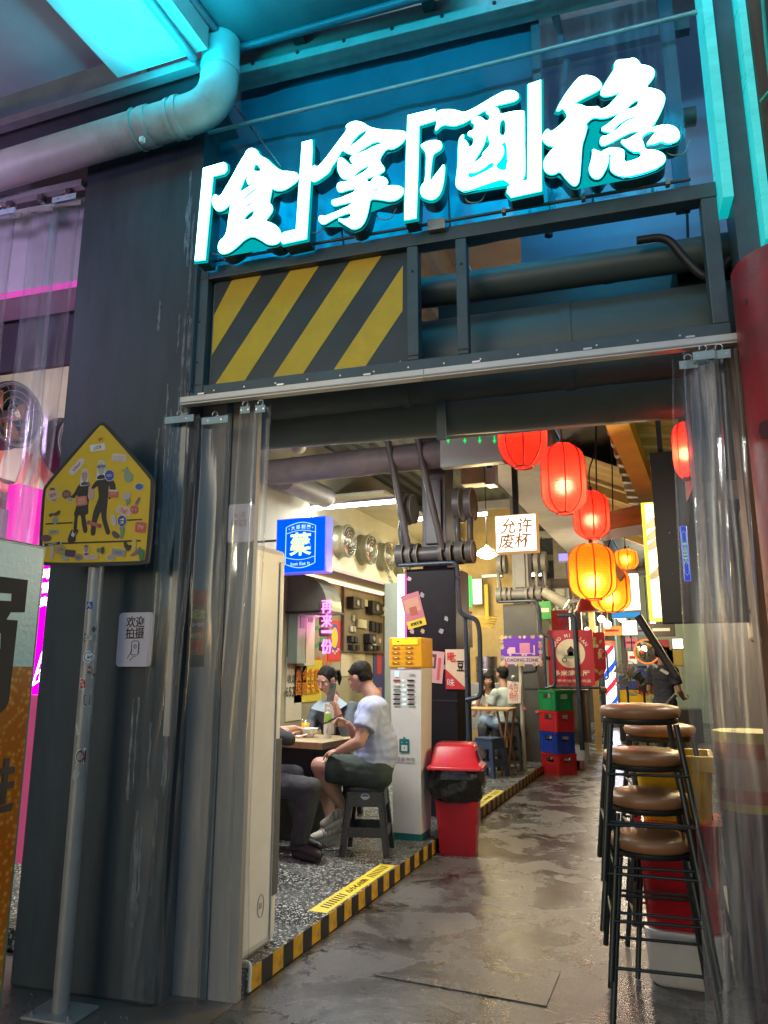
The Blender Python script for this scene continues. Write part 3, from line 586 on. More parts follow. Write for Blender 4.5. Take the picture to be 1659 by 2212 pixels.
# canopy slab toward the street with cyan lit soffit
cn = thing('street_canopy', 'concrete canopy beam above the pipe washed in cyan light', 'canopy', FM @ Vector((.2, -1, 5)))
m_can = mat('canopy_plaster', (.52, .55, .55), .6, var=.08, bump=.1, dirt=(.3, .33, .33), dirt_amt=.25)
def Zp(x, y, z): return G(x, y, z)
zc = 4.46
mb = MB(); A = [Zp(90, 0, zc), Zp(245, 150, zc), Zp(405, 150, zc), Zp(230, -20, zc), Zp(100, -20, zc)]
pA_, pB_ = Zp(255, 168, zc), Zp(412, 118, zc)
dirY = (Zp(90, -10, zc)-pA_).normalized()
mb.poly([pA_, pB_, pB_+dirY*4, pA_+dirY*4], (0, 0, .3)); mb.build('beam', m_can, cn)
w_ = (pB_-pA_); side = w_.normalized()
MB().poly([pB_+side*.01, pB_+side*.01+dirY*4, pB_+side*.10+dirY*4, pB_+side*.10], (0, 0, .8)).build('end_wall', m_conc, cn)
MB().poly([pA_-side*4.6-dirY*.0+Vector((0, 0, .12)), pA_+Vector((0, 0, .12)), pA_+dirY*4+Vector((0, 0, .12)), pA_-side*4.6+dirY*4+Vector((0, 0, .12))], (0, 0, .2)).build('soffit_panel', mat('soffit_paint', (.42, .41, .44), .6, var=.06), cn)
MB().tube([pB_+side*.02+Vector((0, 0, -.03)), pB_+side*.02+dirY*4+Vector((0, 0, -.03))], .022, 8).build('conduit', m_frame, cn)
gt = thing('gutter_eave', 'dark metal gutter eave along the front of the canopy', 'gutter', pA_)
E1 = Zp(427, 166, 5.05); E0 = Zp(-80, 285, 5.05)
E1 = pB_+side*.02-dirY*.02; E0 = pA_-side*4.6-dirY*.02
n_ = -dirY
MB().poly([E0, E1, E1+Vector((0, 0, -.05)), E0+Vector((0, 0, -.05))], n_*.05).build('lip', mat('eave_metal', (.16, .15, .16), .35, var=.2, bump=.05), gt)
MB().poly([E0+n_*.05, E1+n_*.05, E1+n_*.75+Vector((0, 0, -.32)), E0+n_*.75+Vector((0, 0, -.32))], (0, 0, .02)).build('slope', mat('eave_dark', (.05, .05, .06), .4, var=.3), gt)
MB(FM).box((.30, -.03, 4.36), (.34, .0, 4.75)).build('wall_bracket', m_conc, gt)
st(MB(FM).box((-3, .02, 4.37), (.715, .5, 6.5)).build('upper_wall_left', mat('upper_wall_paint', (.10, .11, .13), .6, var=.3, bump=.1)))
# ================================================================== left bay
lb = thing('left_bay_lintel', 'pale lintel box over the neighbouring opening on the left', 'lintel', FM @ Vector((-1, .4, 3.6)))
a = FF(40, 640, .3)
MB(FM).box((-3.2, .3, a.z), (-.05, .55, 4.35)).build('box', m_lilac, lb)
MB(FM).box((-3.2, .285, a.z-.004), (-.05, .299, a.z+.03)).build('pink_light_strip', glow('pink_strip', (1, .12, .7), .55), lb)
MB(FM).box((-3.2, .60, FF(60, 800, .62).z), (-.05, .64, a.z+.05)).build('dark_fascia', mat('dark_fascia_paint', (.035, .032, .045), .6), lb)  # dark board put in for the shadow under the lintel
q = FF(100, 412, -.02)
lt = thing('left_curtain_track', 'grey curtain track over the neighbouring opening on the left', 'track', FM @ Vector((-.5, 0, 4.05)))
MB(FM).box((-2.2, -.03, q.z-.02), (-.035, .01, q.z+.02)).build('rail', m_galv, lt)
for u in (-.14, -.33, -.55, -.8):
    MB(FM).box((u, -.03, q.z-.06), (u+.03, .01, q.z-.02)).build('carrier', m_chrome, lt)
    MB(FM).poly([(u-.08, -.012, q.z-.075), (u+.10, -.012, q.z-.10), (u+.10, -.012, q.z-.13), (u-.08, -.012, q.z-.105)], (0, .006, 0)).build('hanger_plate', m_galv, lt)

def strip(lab, u0, u1, z0, z1, off, group, curl=.03, seed=0, M=FM, m=None, bow=0., twist=0., tagname='pvc_strip'):
    """one hanging PVC strip: a thin sheet with its own curl and waviness"""
    rr = random.Random(seed); nx, nz = 8, 34; v = []
    ph = rr.uniform(0, 6)
    for side in (0, 1):
        for j in range(nz+1):
            t = j/nz; z = z1+(z0-z1)*t; uu = (u0+u1)/2+bow*t+.012*math.sin(t*5+ph); w = (u1-u0)*(1-.12*math.sin(t*3.1+ph)*.6); tw = twist*t+.15*math.sin(t*4+ph*2)
            for i in range(nx+1):
                x = (i/nx-.5)*w; y = curl*math.cos((i/nx-.5)*math.pi)*(1+.5*math.sin(t*3+ph))+.004*math.sin(t*19+i+ph)
                v.append((uu+x*math.cos(tw)-y*math.sin(tw), off+y*math.cos(tw)+x*math.sin(tw)+(.0024 if side else 0), z))
    N = (nx+1)*(nz+1); f = []
    for j in range(nz):
        for i in range(nx):
            a = j*(nx+1)+i; f.append((a, a+1, a+nx+2, a+nx+1)); f.append((N+a, N+a+nx+1, N+a+nx+2, N+a+1))
    for j in range(nz):
        for a in (j*(nx+1), j*(nx+1)+nx): f.append((a, a+nx+1, a+nx+1+N, a+N))
    t = thing(tagname, lab, 'plastic strip', M @ Vector(((u0+u1)/2, off, z0)), group=group)
    b = MB(M); b.add(v, f, True); b.build('strip', m or m_pvc, t)
    b = MB(M); zc_ = z1-.01; b.box((u0+.02, off-.004, zc_-.035), (u1-.02, off-.001, zc_)); b.build('hanger_plate', mat('pale_hanger', (.35, .5, .55), .35), t)
    for q in (.3, .7): MB(M).cyl((u0+(u1-u0)*q, off-.006, zc_-.018), (u0+(u1-u0)*q, off-.004, zc_-.018), .005, 8).build('rivet', m_chrome, t)
    MB(M).tube(arc(((u0+u1)/2, off-.002, zc_+.012), .014, -60, 200, 8), .003, 6).build('hook', m_chrome, t)
    return t
strip('wide clear plastic strip hanging just left of the dark column', -.24, -.04, .02, 4.02, -.03, 'clear strips of the left bay', .03, 21)
strip('clear plastic strip second from the dark column in the left bay', -.42, -.20, .02, 4.02, .02, 'clear strips of the left bay', .04, 22, m=m_pvc2)
strip('clear plastic strip at the left picture edge, farthest from the dark column', -.72, -.46, .02, 4.02, -.02, 'clear strips of the left bay', .04, 23)
# left edge of the doorway
strip('clear plastic strip folded flat against the dark column edge', .60, .80, .03, 2.62, -.05, 'clear strips left of the doorway', .03, 1, bow=-.01)
strip('clear plastic strip hanging from the blue hanger plate, beside the poster', .80, .98, .03, 2.60, -.04, 'clear strips left of the doorway', .04, 2, bow=-.02)
strip('curled clear plastic strip with bright edges, nearest the opening on the left', 1.00, 1.09, .03, 2.64, -.03, 'clear strips left of the doorway', .05, 3, bow=-.02, twist=.4)
strip('clear plastic strip hanging in front of the white standing cabinet', 1.10, 1.19, .03, 2.62, -.07, 'clear strips left of the doorway', .03, 4, bow=-.01)
# right edge of the doorway, bunched
strip('clear plastic strip hanging free at the left of the right hand bunch', 2.97, 3.08, .03, 2.63, -.03, 'clear strips right of the doorway', .03, 5, twist=.15, bow=-.10)
strip('dusty folded plastic strip in the middle of the right hand bunch', 3.02, 3.14, .03, 2.65, -.06, 'clear strips right of the doorway', .05, 6, m=m_pvc2, twist=.6, bow=-.09)
strip('tightly curled plastic strip behind the dusty one in the right hand bunch', 3.02, 3.14, .03, 2.65, .01, 'clear strips right of the doorway', .05, 7, twist=-.5, bow=-.06)
strip('narrow ribbed plastic strip at the right end of the bunch', 3.08, 3.20, .03, 2.65, -.05, 'clear strips right of the doorway', .05, 8, m=m_pvc2, twist=.3, bow=-.03)

# pink vertical light box behind the column
px_ = thing('pink_light_box', 'narrow magenta light box with white characters behind the dark column', 'light box', FM @ Vector((-.2, .7, 1)))
ob = .55
L1 = FF(110, 1235, ob); L2 = FF(84, 1500, ob)
ul = FF(66, 1350, ob).x; uc = FF(100, 1268, ob).x
MB(FM).box((ul, ob, L2.z), (ul+.45, ob+.08, L1.z+.05)).build('box', glow('magenta_face', (1, .0, .85), 1.3), px_)
MB(FM).box((ul, ob+.01, .35), (ul+.30, ob+.06, L2.z-.004)).build('lower_panel', mat('pink_lower', (.75, .16, .30), .4, var=.1, emit=(1, .1, .3), es=.18), px_)  # pink reflection on the wall below, put in as a tinted glowing panel
FL = FM @ frame((0, ob-.001, 0), (1, 0, 0), (0, 0, 1))
for i, ch in enumerate('动营卖'):
    z = FF(100, 1239+30*i, ob).z; text('lettering', ch, FL, uc, z, .062, glow('white_letters', (1, .85, 1), 6), px_, bold=.02, z=.001)
z0, z1 = FF(90, 1390, ob).z, FF(85, 1480, ob).z
for (a, b_) in (((.10, z0+.05), (.0+.03, z1)), ((.03, z1), (.09, z1+.04)), ((.10, z0), (.07, z1+.02)), ((.055, (z0+z1)/2), (.10, (z0+z1)/2+.03)), ((.045, z1+.06), (.09, z1+.10))):
    MB(FM).tube([(uc-.055+a[0], ob-.004, a[1]), (uc-.055+b_[0], ob-.004, b_[1])], .004, 6).build('line', glow('white_letters', (1, .85, 1), 6), px_)
# beer poster board on the left
bp = thing('beer_poster_board', 'tall poster board with big black characters over foamy amber print at the left edge', 'poster board', (-1.93, 1.2, 0))
Xb = -1.90
top = PX(100, 1180, Xb)
MB().box((Xb-.07, .3, .05), (Xb, top.y, top.z), .004).build('frame', mat('board_edge', (.05, .14, .12), .3), bp)
mfo = mat('pale_poster', (.36, .55, .54), .3, var=.06, bump=.12, bscale=70, rvar=.05)
def beer():
    m = bpy.data.materials.new('amber_print'); m.use_nodes = True; n = m.node_tree.nodes; l = m.node_tree.links; b = n['Principled BSDF']; b.inputs['Roughness'].default_value = .28
    tc = n.new('ShaderNodeTexCoord'); v = n.new('ShaderNodeTexVoronoi'); v.inputs['Scale'].default_value = 55; l.new(tc.outputs['Object'], v.inputs['Vector'])
    r = n.new('ShaderNodeValToRGB'); r.color_ramp.elements[0].color = (.62, .42, .10, 1); r.color_ramp.elements[1].color = (.32, .13, .01, 1); r.color_ramp.elements[1].position = .5; l.new(v.outputs['Distance'], r.inputs[0])
    z = n.new('ShaderNodeTexNoise'); z.inputs['Scale'].default_value = 4; l.new(tc.outputs['Object'], z.inputs[0])
    mx = n.new('ShaderNodeMix'); mx.data_type = 'RGBA'; mx.blend_type = 'MULTIPLY'; mx.inputs['Factor'].default_value = .8; l.new(r.outputs[0], mx.inputs['A'])
    r2 = n.new('ShaderNodeValToRGB'); r2.color_ramp.elements[0].color = (1, .55, .2, 1); r2.color_ramp.elements[0].position = .35; r2.color_ramp.elements[1].color = (1, 1.0, .8, 1); r2.color_ramp.elements[1].position = .65; l.new(z.outputs[0], r2.inputs[0]); l.new(r2.outputs[0], mx.inputs['B'])
    l.new(mx.outputs['Result'], b.inputs['Base Color']); return m
mbeer = beer()
zf = PX(85, 1440, Xb).z
MB().box((Xb+.001, .3, zf), (Xb+.003, top.y-.012, top.z-.012)).build('poster_top', mfo, bp)
MB().box((Xb+.001, .3, .08), (Xb+.003, top.y-.012, zf-.001)).build('poster_foam', mbeer, bp)
zD = lambda p: (p[0]/3.16/1.23448, (1400+p[1]/3.16)/1.23448)
blk = [(-60,425),(235,462),(208,735),(90,735),(55,795),(150,803),(75,1480),(50,1540),(0,1585),(-60,1600),(-60,1050),(5,1040),(8,912),(-60,900),(-60,632),(95,640),(98,578),(-60,566)]
pts = [PX(*zD(p), Xb+.003) for p in blk]
FB = frame((Xb+.003, 0, 0), (0, 1, 0), (0, 0, 1))
curve_fill([[(p.y, p.z) for p in pts]], FB, .001).build('big_character', mat('flat_black_ink', (.012, .012, .014), .75), bp)
for k, (yy) in enumerate((1720, 1850, 1940)):
    pass
q = PX(5, 1660, Xb+.003); text('lettering', '进', FB, q.y-.03, q.z-.05, .16, K_, bp, z=.001, bold=.02)
# tan strip of posters seen between poster and column
# ================================================================== sign on its pole in front of the column
zS = lambda p: (p[0]/3.9010, 891.07+p[1]/3.9010)
po_ = G(130, 2190); pl = FI @ po_
ps = thing('pedestrian_sign_pole', 'grey pole covered in stickers holding the yellow sign before the dark column', 'pole', po_)
MB(FM).cyl((pl.x, pl.y, 0), (pl.x, pl.y, 2.45), .034, 24).build('pole', m_galv, ps)
MB(FM).box((pl.x-.12, pl.y-.09, 0), (pl.x+.12, pl.y+.09, .012), .003).build('foot_plate', m_galv, ps)
for dx in (-.09, .09): MB(FM).cyl((pl.x+dx, pl.y-.06, .012), (pl.x+dx, pl.y-.06, .03), .01, 8).build('bolt', m_chrome, ps)
FP = FM @ frame((0, pl.y-.034, 0), (1, 0, 0), (0, 0, 1))
def psticker(nm, x, y, w, h, m, rot=0., txt=None, tm=None, shape=None, z=.001):
    q = FF(x, y, pl.y-.034); u = q.x; zz = q.z
    pts = shape or rbox_pts(w, h, min(w, h)*.12, 2)
    c, s = math.cos(R(rot)), math.sin(R(rot)); pts = [(u+a*c-b*s, zz+a*s+b*c) for a, b in pts]
    v = []
    for a, b in pts:
        d = max(-.033, min(.033, a-pl.x)); dep = -(.0345**2-d*d)**.5
        v.append((a if abs(a-pl.x) <= .033 else pl.x+d, pl.y+dep-.0008, b))
    n = len(v); ctr = (max(pl.x-.033, min(pl.x+.033, u)), 0, zz); dd = ctr[0]-pl.x; ctr = (ctr[0], pl.y-(.0345**2-dd*dd)**.5-.0012-z*.1, zz)
    b = MB(FM); b.add(v+[ctr], [(i, (i+1) % n, n) for i in range(n)]); o = b.build(nm, m, ps)
    if txt:
        text('lettering', txt, FP, u, zz, h*.6, tm or Wh, o, z=.0022, rot=rot, w=min(w*.8, .055))
circ = lambda r: [(r*math.cos(R(i*30)), r*math.sin(R(i*30))) for i in range(12)]
psticker('sticker', 236/1, 0, 0, 0, Wh) if False else None
zT = lambda x, y: (x/3.16/1.23448, (1400+y/3.16)/1.23448)
psticker('sticker', *zT(752, 675), .03, .035, Bl, 0, 'A', Wh)
psticker('sticker', *zT(800, 875), .05, .05, Gy, 0, None, None, circ(.026)); psticker('sticker', *zT(800, 875), .05, .05, paint(.10, .06, .06), 0, None, None, circ(.022), z=.004)
psticker('sticker', *zT(748, 945), .05, .04, paint(.01, .15, .10), 0, '士站', Wh)
psticker('sticker', *zT(745, 1110), .05, .05, Wh, 0, None, None, circ(.028)); psticker('sticker', *zT(745, 1110), .05, .05, Bl, 0, None, None, circ(.023), z=.004); psticker('sticker', *zT(745, 1110), .05, .05, Wh, 0, None, None, circ(.019), z=.008)
psticker('sticker', *zT(745, 1112), .03, .03, K_, 40, None, None, [(-.012, -.004), (.002, .012), (0, .002), (.013, 0), (.0, -.004), (.002, -.013)], z=.014)
psticker('sticker', *zT(780, 1222), .06, .022, Rd, -18, None)
psticker('sticker', *zT(770, 1252), .06, .024, Wh, -22, 'JUST NO', K_)
psticker('sticker', *zT(695, 1335), .03, .05, Wh, 0); psticker('sticker', *zT(697, 1335), .026, .042, Rd, 0, '%', Wh, z=.004)
psticker('sticker', *zT(740, 1475), .052, .055, Wh, 4); psticker('sticker', *zT(740, 1475), .046, .049, paint(.10, .11, .10), 4, z=.004)
psticker('sticker', *zT(650, 1720), .016, .05, paint(.5, .55, .5), 20)
psticker('sticker', *zT(690, 1945), .06, .06, Wh, 0, None, None, circ(.033)); psticker('sticker', *zT(690, 1950), .06, .06, paint(.16, .02, .03), 0, None, None, circ(.029), z=.004)
psticker('sticker', *zT(632, 2110), .03, .04, paint(.4, .45, .43), -20)

sn = thing('yellow_pedestrian_sign', 'yellow five-sided road sign showing two walking figures, plastered with stickers', 'sign', FM @ Vector((.24, -.22, 1.9)))
so_ = pl.y-.045
def sp(lp, it=0):
    q = [FF(*zS(p), so_) for p in lp]; q = [(v.x, v.z) for v in q]; return smooth_loop(q, it) if it else q
FS = FM @ frame((0, so_, 0), (1, 0, 0), (0, 0, 1))
out_ = [(835,102),(868,85),(905,95),(1300,545),(1318,590),(1270,1255),(1235,1290),(400,1300),(335,1270),(372,665),(395,610)]
curve_fill([sp(out_, 2)], FS, .012).build('black_rim', m_blk2, sn)
inn = [(846,128),(868,112),(896,122),(1272,556),(1288,598),(1243,1232),(1215,1256),(414,1270),(366,1245),(398,672),(415,628)]
m_sy = mat('sign_yellow', (.80, .52, .02), .55, var=.06, bump=.01, dirt=(.55, .42, .07), dirt_amt=.3)
o = curve_fill([sp(inn, 2)], FS @ Matrix.Translation((0, 0, .012)), .001).build('yellow_face', m_sy, sn)
LV = [.0135]
def spoly(nm, lp, m, it=0, par=None, dz=.0004):
    LV[0] += .00003
    return curve_fill([sp(lp, it)], FS @ Matrix.Translation((0, 0, LV[0])), dz).build(nm, m, par or sn)
spoly('lane_line', [(402,936),(630,926),(630,938),(402,949)], K_); spoly('lane_line', [(1085,905),(1215,899),(1215,911),(1085,917)], K_); spoly('lane_line', [(385,1104),(1200,1076),(1200,1090),(385,1118)], K_)
# walking figures
spoly('walking_figure', [(690,600),(768,580),(775,620),(765,680),(768,735),(760,790),(762,860),(732,866),(745,930),(757,1010),(722,1025),(705,940),(700,868),(672,870),(665,980),(660,1040),(634,1042),(640,940),(648,868),(636,866),(660,800),(668,740),(672,690),(640,730),(612,742),(606,718),(640,690),(665,640)], K_, 1)
spoly('walking_figure', [(838,572),(900,560),(968,572),(990,610),(992,660),(965,700),(940,742),(928,720),(942,660),(940,610),(930,640),(925,740),(915,830),(912,900),(930,960),(950,1020),(915,1040),(890,960),(872,890),(868,830),(840,900),(826,960),(820,1040),(778,1042),(788,930),(800,850),(830,770),(850,720),(845,660),(840,620),(800,655),(785,640),(810,600)], K_, 1)
def head(x, y, s, mface=paint(.45, .33, .28), mhair=paint(.5, .48, .42), suit=paint(.10, .06, .10)):
    spoly('face_sticker', [(x-34*s,y+58*s),(x-26*s,y-50*s),(x,y-66*s),(x+28*s,y-55*s),(x+38*s,y),(x+30*s,y+50*s),(x+50*s,y+80*s),(x-45*s,y+95*s)], Wh, 2)
    spoly('face_sticker', [(x-26*s,y-8*s),(x-22*s,y-46*s),(x,y-60*s),(x+24*s,y-46*s),(x+30*s,y),(x+22*s,y+38*s),(x,y+52*s),(x-20*s,y+38*s)], mface, 2)
    spoly('hair_sticker', [(x-25*s,y-24*s),(x-22*s,y-48*s),(x,y-62*s),(x+26*s,y-50*s),(x+32*s,y-10*s),(x+24*s,y-28*s),(x,y-36*s)], mhair, 2)
    spoly('suit_sticker', [(x-38*s,y+88*s),(x-20*s,y+52*s),(x+25*s,y+48*s),(x+48*s,y+76*s)], suit, 1)
head(728, 540, .95, paint(.48, .30, .27), paint(.55, .52, .48)); head(868, 475, 1.1, paint(.50, .44, .36), paint(.65, .6, .45), K_)
spoly('glasses_sticker', [(835,452),(905,445),(905,470),(880,472),(870,462),(858,476),(838,474)], paint(.12, .17, .35))
def sst(nm, x, y, w, h, m, rot=0., txt=None, tm=None, rim=True, shape=None, fs=.62):
    c, s = math.cos(R(-rot)), math.sin(R(-rot)); P = shape or rbox_pts(w, h, min(w, h)*.15, 2)
    f = lambda k: [(x+(a*c-b*s)*k, y+(a*s+b*c)*k) for a, b in P]
    if rim: spoly('sticker_edge', f(1.12), Wh)
    o = spoly(nm, f(1.0), m)
    if txt:
        q = FF(*zS((x, y)), so_); hh = h*fs/3.901*2.75/1587.7*1.0; LV[0] += .00002
        text('lettering', txt, FS, q.x, q.z, hh, tm or Wh, o, z=LV[0]+.0005, rot=rot, w=w*.82/3.901*2.75/1587.7, bold=.012, depth=.0002)
    return o
star = [((52 if i % 2 else 36)*math.cos(R(i*18)), (38 if i % 2 else 26)*math.sin(R(i*18))) for i in range(20)]
sst('sticker', 865, 232, 70, 50, paint(.85, .45, .02), 0, 'NEW!', K_, False, star, .7)
sst('sticker', 840, 300, 118, 52, paint(.86, .84, .8), 8, 'LOOK', K_, True, None, .8)
sst('sticker', 1022, 388, 118, 66, paint(.72, .58, .50), -6, None, None, False)
for k in range(4): spoly('print_line', [(972,370+k*13),(1070-12*k,380+k*13),(1070-12*k,384+k*13),(972,374+k*13)], Gy)
sst('sticker', 665, 462, 150, 48, paint(.80, .62, .66), 48, 'Viber', paint(.10, .04, .18), True, rbox_pts(150, 48, 23, 4), .75)
sst('sticker', 940, 535, 74, 86, Bl, 0, 'NO.1', Wh, True, [(38*math.cos(R(i*30)), 45*math.sin(R(i*30))) for i in range(12)], .34)
sst('sticker', 466, 700, 86, 50, paint(.62, .42, .38), 14, 'NEW', Rd, True, None, .8); sst('sticker', 460, 650, 44, 22, paint(.2, .08, .1), 0, None); sst('sticker', 472, 742, 40, 20, paint(.45, .3, .28), 0, None)
sst('sticker', 580, 695, 74, 74, paint(.22, .10, .09), 0, 'STOP', paint(.5, .3, .2), False, [(40*math.cos(R(22+i*45)), 40*math.sin(R(22+i*45))) for i in range(8)], .4)
sst('sticker', 610, 738, 44, 26, paint(.35, .36, .30), -4)
sst('sticker', 705, 750, 94, 78, paint(.62, .20, .14), 8, 'SAFE\nRATE', paint(.75, .5, .35), False, None, .8)
spoly('hand_sticker', [(765,625),(785,615),(790,650),(822,660),(812,690),(808,740),(775,745),(756,720),(762,680)], paint(.62, .38, .33), 1)
sst('sticker', 972, 688, 84, 66, paint(.62, .14, .10), -2, 'NEWS', paint(.75, .4, .3), False, None, .4); spoly('sticker_band', [(935,654),(1018,658),(1016,672),(935,670)], paint(.75, .6, .5))
spoly('bird_sticker', [(1030,492),(1075,480),(1092,450),(1100,495),(1135,520),(1140,570),(1105,598),(1070,585),(1060,530),(1070,510)], paint(.28, .33, .24), 2)
sst('sticker', 1190, 630, 68, 52, paint(.04, .10, .40), 0, None, None, True, [(35*math.cos(R(i*30)), 27*math.sin(R(i*30))) for i in range(12)])
spoly('hat_sticker', [(1035,745),(1060,700),(1065,675),(1095,668),(1112,690),(1130,685),(1110,722),(1070,742)], paint(.55, .45, .40), 2); spoly('collar_sticker', [(1075,745),(1118,728),(1115,770),(1085,790)], paint(.13, .30, .20))
spoly('horn_sticker', [(1150,780),(1175,730),(1205,712),(1175,790)], paint(.2, .13, .16), 1)
sst('sticker', 1060, 832, 104, 54, paint(.70, .44, .40), -20, 'Yes!', paint(.5, .02, .04), True, None, .95)
sst('sticker', 1148, 822, 70, 70, paint(.55, .10, .10), 0, '11', paint(.7, .4, .35), False, [((38 if i % 2 else 31)*math.cos(R(i*15)), (38 if i % 2 else 31)*math.sin(R(i*15))) for i in range(24)], .4)
spoly('glasses_sticker', [(428,865),(455,850),(475,856),(500,838),(530,825),(525,860),(490,880),(470,868),(440,890)], paint(.12, .05, .06), 1); spoly('face_sticker', [(458,892),(505,880),(512,915),(485,955),(462,930)], paint(.30, .30, .26), 2)
sst('sticker', 812, 945, 124, 34, paint(.40, .06, .08), -18, 'FREE', paint(.6, .25, .25), False, None, .8)
spoly('glove_sticker', [(948,880),(960,855),(975,870),(990,860),(1000,960),(975,965),(952,920)], paint(.62, .58, .50), 2)
sst('sticker', 1045, 918, 74, 94, paint(.03, .06, .35), 0, '4\n3', paint(.8, .8, .5), True, [(37*math.cos(R(i*30)), 47*math.sin(R(i*30))) for i in range(12)], .62)
spoly('vase_sticker', [(1020,965),(1070,960),(1068,1020),(1045,1070),(1028,1060),(1035,1010)], paint(.16, .30, .18), 1); spoly('hat_sticker', [(950,1015),(985,995),(1040,1050),(990,1072)], paint(.08, .07, .08), 1)
sst('sticker', 1202, 972, 90, 88, paint(.62, .10, .08), -5, 'TV', paint(.8, .6, .5), False, None, .45)
sst('sticker', 470, 1010, 84, 40, paint(.42, .38, .20), 5, 'HOUSTON', paint(.15, .13, .1), False, None, .5)
sst('sticker', 408, 1062, 92, 58, paint(.14, .07, .10), 0, None, None, False, [(46*math.cos(R(i*30)), 29*math.sin(R(i*30))) for i in range(12)])
sst('sticker', 462, 1112, 136, 24, K_, 8, 'KNOCKOUT', Wh, True, None, .8)
spoly('flower_sticker', [(590,1065),(625,980),(640,1010),(660,985),(685,995),(650,1050),(662,1080),(620,1105),(592,1095)], K_, 1); spoly('flower_sticker', [(618,1040),(632,1000),(645,1030),(665,1005),(640,1055)], paint(.6, .55, .6))
spoly('figure_sticker', [(440,1245),(450,1150),(442,1130),(470,1120),(476,1150),(470,1240)], paint(.6, .48, .42), 1)
sst('sticker', 528, 1158, 92, 88, paint(.42, .32, .14), 0, '27%', paint(.12, .08, .04), False, [(47*math.cos(R(i*30)), 45*math.sin(R(i*30))) for i in range(12)], .32)
sst('sticker', 612, 1190, 88, 60, paint(.06, .04, .09), -6, None, None, False); sst('sticker', 568, 1230, 70, 36, paint(.33, .42, .36), -25, None, None, False, [(36*math.cos(R(i*30)), 19*math.sin(R(i*30))) for i in range(12)])
sst('sticker', 682, 1222, 68, 62, paint(.30, .24, .22), 0, '15c', paint(.05, .03, .06), False, [(35*math.cos(R(i*30)), 31*math.sin(R(i*30))) for i in range(12)], .5)
head(745, 1155, .62, paint(.42, .22, .20), paint(.08, .05, .07), paint(.25, .05, .07))
sst('sticker', 792, 1222, 112, 40, paint(.72, .52, .40), 6, None, None, False)
for k in range(2): spoly('print_line', [(745,1214+k*14),(838,1208+k*14),(838,1212+k*14),(745,1218+k*14)], Gy)
sst('sticker', 868, 1165, 66, 36, paint(.12, .20, .12), 0, None, None, False); spoly('tie_sticker', [(872,1140),(895,1135),(890,1195),(876,1195)], K_)
sst('sticker', 955, 1222, 70, 50, paint(.42, .33, .26), 20, None, None, True, [(36*math.cos(R(i*36)), 25*math.sin(R(i*36))) for i in range(10)])
sst('sticker', 1020, 1182, 116, 56, paint(.30, .32, .33), -10, 'MEMBER', paint(.15, .2, .35), False, None, .45)
spoly('butterfly_sticker', [(1060,1095),(1080,1075),(1092,1120),(1140,1120),(1100,1180),(1065,1140)], K_, 1); sst('sticker', 1148, 1115, 36, 100, paint(.66, .5, .12), -5, None, None, False)
spoly('fish_sticker', [(1105,1210),(1150,1180),(1205,1125),(1195,1175),(1150,1215)], paint(.25, .14, .20), 1); spoly('plant_sticker', [(1180,1165),(1215,1150),(1240,1170),(1225,1245),(1195,1255),(1188,1200)], paint(.05, .18, .08), 1)
# white photo-welcome sign on the column
q0 = FF(*zS((1060, 1690)), 0); q1 = FF(*zS((1275, 2140)), 0)
ws = thing('welcome_photo_sign', 'small white rounded sign with four black characters and a phone drawing on the column', 'sign', FM @ Vector(((q0.x+q1.x)/2, -.01, (q0.z+q1.z)/2)))
FW = FM @ frame(((q0.x+q1.x)/2+.0, -.016, (q0.z+q1.z)/2), (1, 0, 0), (0, 0, 1)); ww, wh = .185, q0.z-q1.z
plate(FW, rbox_pts(ww, wh, .02, 5), .014).build('plate', mat('lilac_white_plastic', (.62, .58, .68), .3, var=.03), ws)
text('lettering', '欢迎\n拍摄', FW, 0, wh*.22, .105, K_, ws, z=.0145, bold=.012, w=.10)
MB(FW).box((-.035, wh*.015, .0145), (.035, wh*.03, .015)).build('small_print', K_, ws)
pts = [(-.018, .0), (-.018, .055), (-.012, .06), (.016, .06), (.021, .055), (.021, .0), (.016, -.004), (-.012, -.004)]
MB(FW).tube([(a+.005, b-wh*.27, .0155) for a, b in pts], .0014, 6, closed=True).build('phone_drawing', K_, ws)
for pth in ([(-.035, -.02), (-.02, .004), (-.012, .02)], [(-.02, -.03), (-.005, -.014), (.01, -.01)], [(.02, .045), (.029, .042), (.02, .036)], [(.02, .03), (.029, .027), (.02, .02)], [(.02, .014), (.028, .01), (.02, .004)], [(-.004, .036), (.004, .044), (.012, .036), (.004, .024), (-.004, .036)]):
    MB(FW).tube([(a+.003, b-wh*.27, .0155) for a, b in pth], .0013, 6).build('hand_line', K_, ws)
# posters on the grey panel
q0, q1 = FF(388, 1275, .13), FF(447, 1440, .13)
op = thing('opening_poster', 'colourful opening-offer poster on the grey panel behind the strips', 'poster', FM @ Vector(((q0.x+q1.x)/2, .128, q1.z)))
FO = FM @ frame((q0.x, .1285, q1.z), (1, 0, 0), (0, 0, 1)); w_, h_ = .155, q0.z-q1.z
plate(FO, [(0, 0), (w_, 0), (w_, h_), (0, h_)], .0008).build('paper', paint(.30, .12, .05), op)
for (x, y, w, h, c) in ((.0, .80, 1, .18, (.42, .08, .02)), (.02, .36, .95, .08, (.45, .15, .02)), (.3, .18, .6, .16, (.5, .10, .03)), (0, .0, .3, .2, (.5, .25, .18)), (.35, .0, .65, .15, (.05, .05, .05))):
    plate(FO, [(x*w_, y*h_), ((x+w)*w_, y*h_), ((x+w)*w_, (y+h)*h_), (x*w_, (y+h)*h_)], .0006, .0009).build('print_block', paint(*c), op)
text('lettering', 'OPEN記念', FO, w_*.5, h_*.68, h_*.13, paint(.6, .55, .10), op, z=.0018, w=w_*.92, bold=.02)
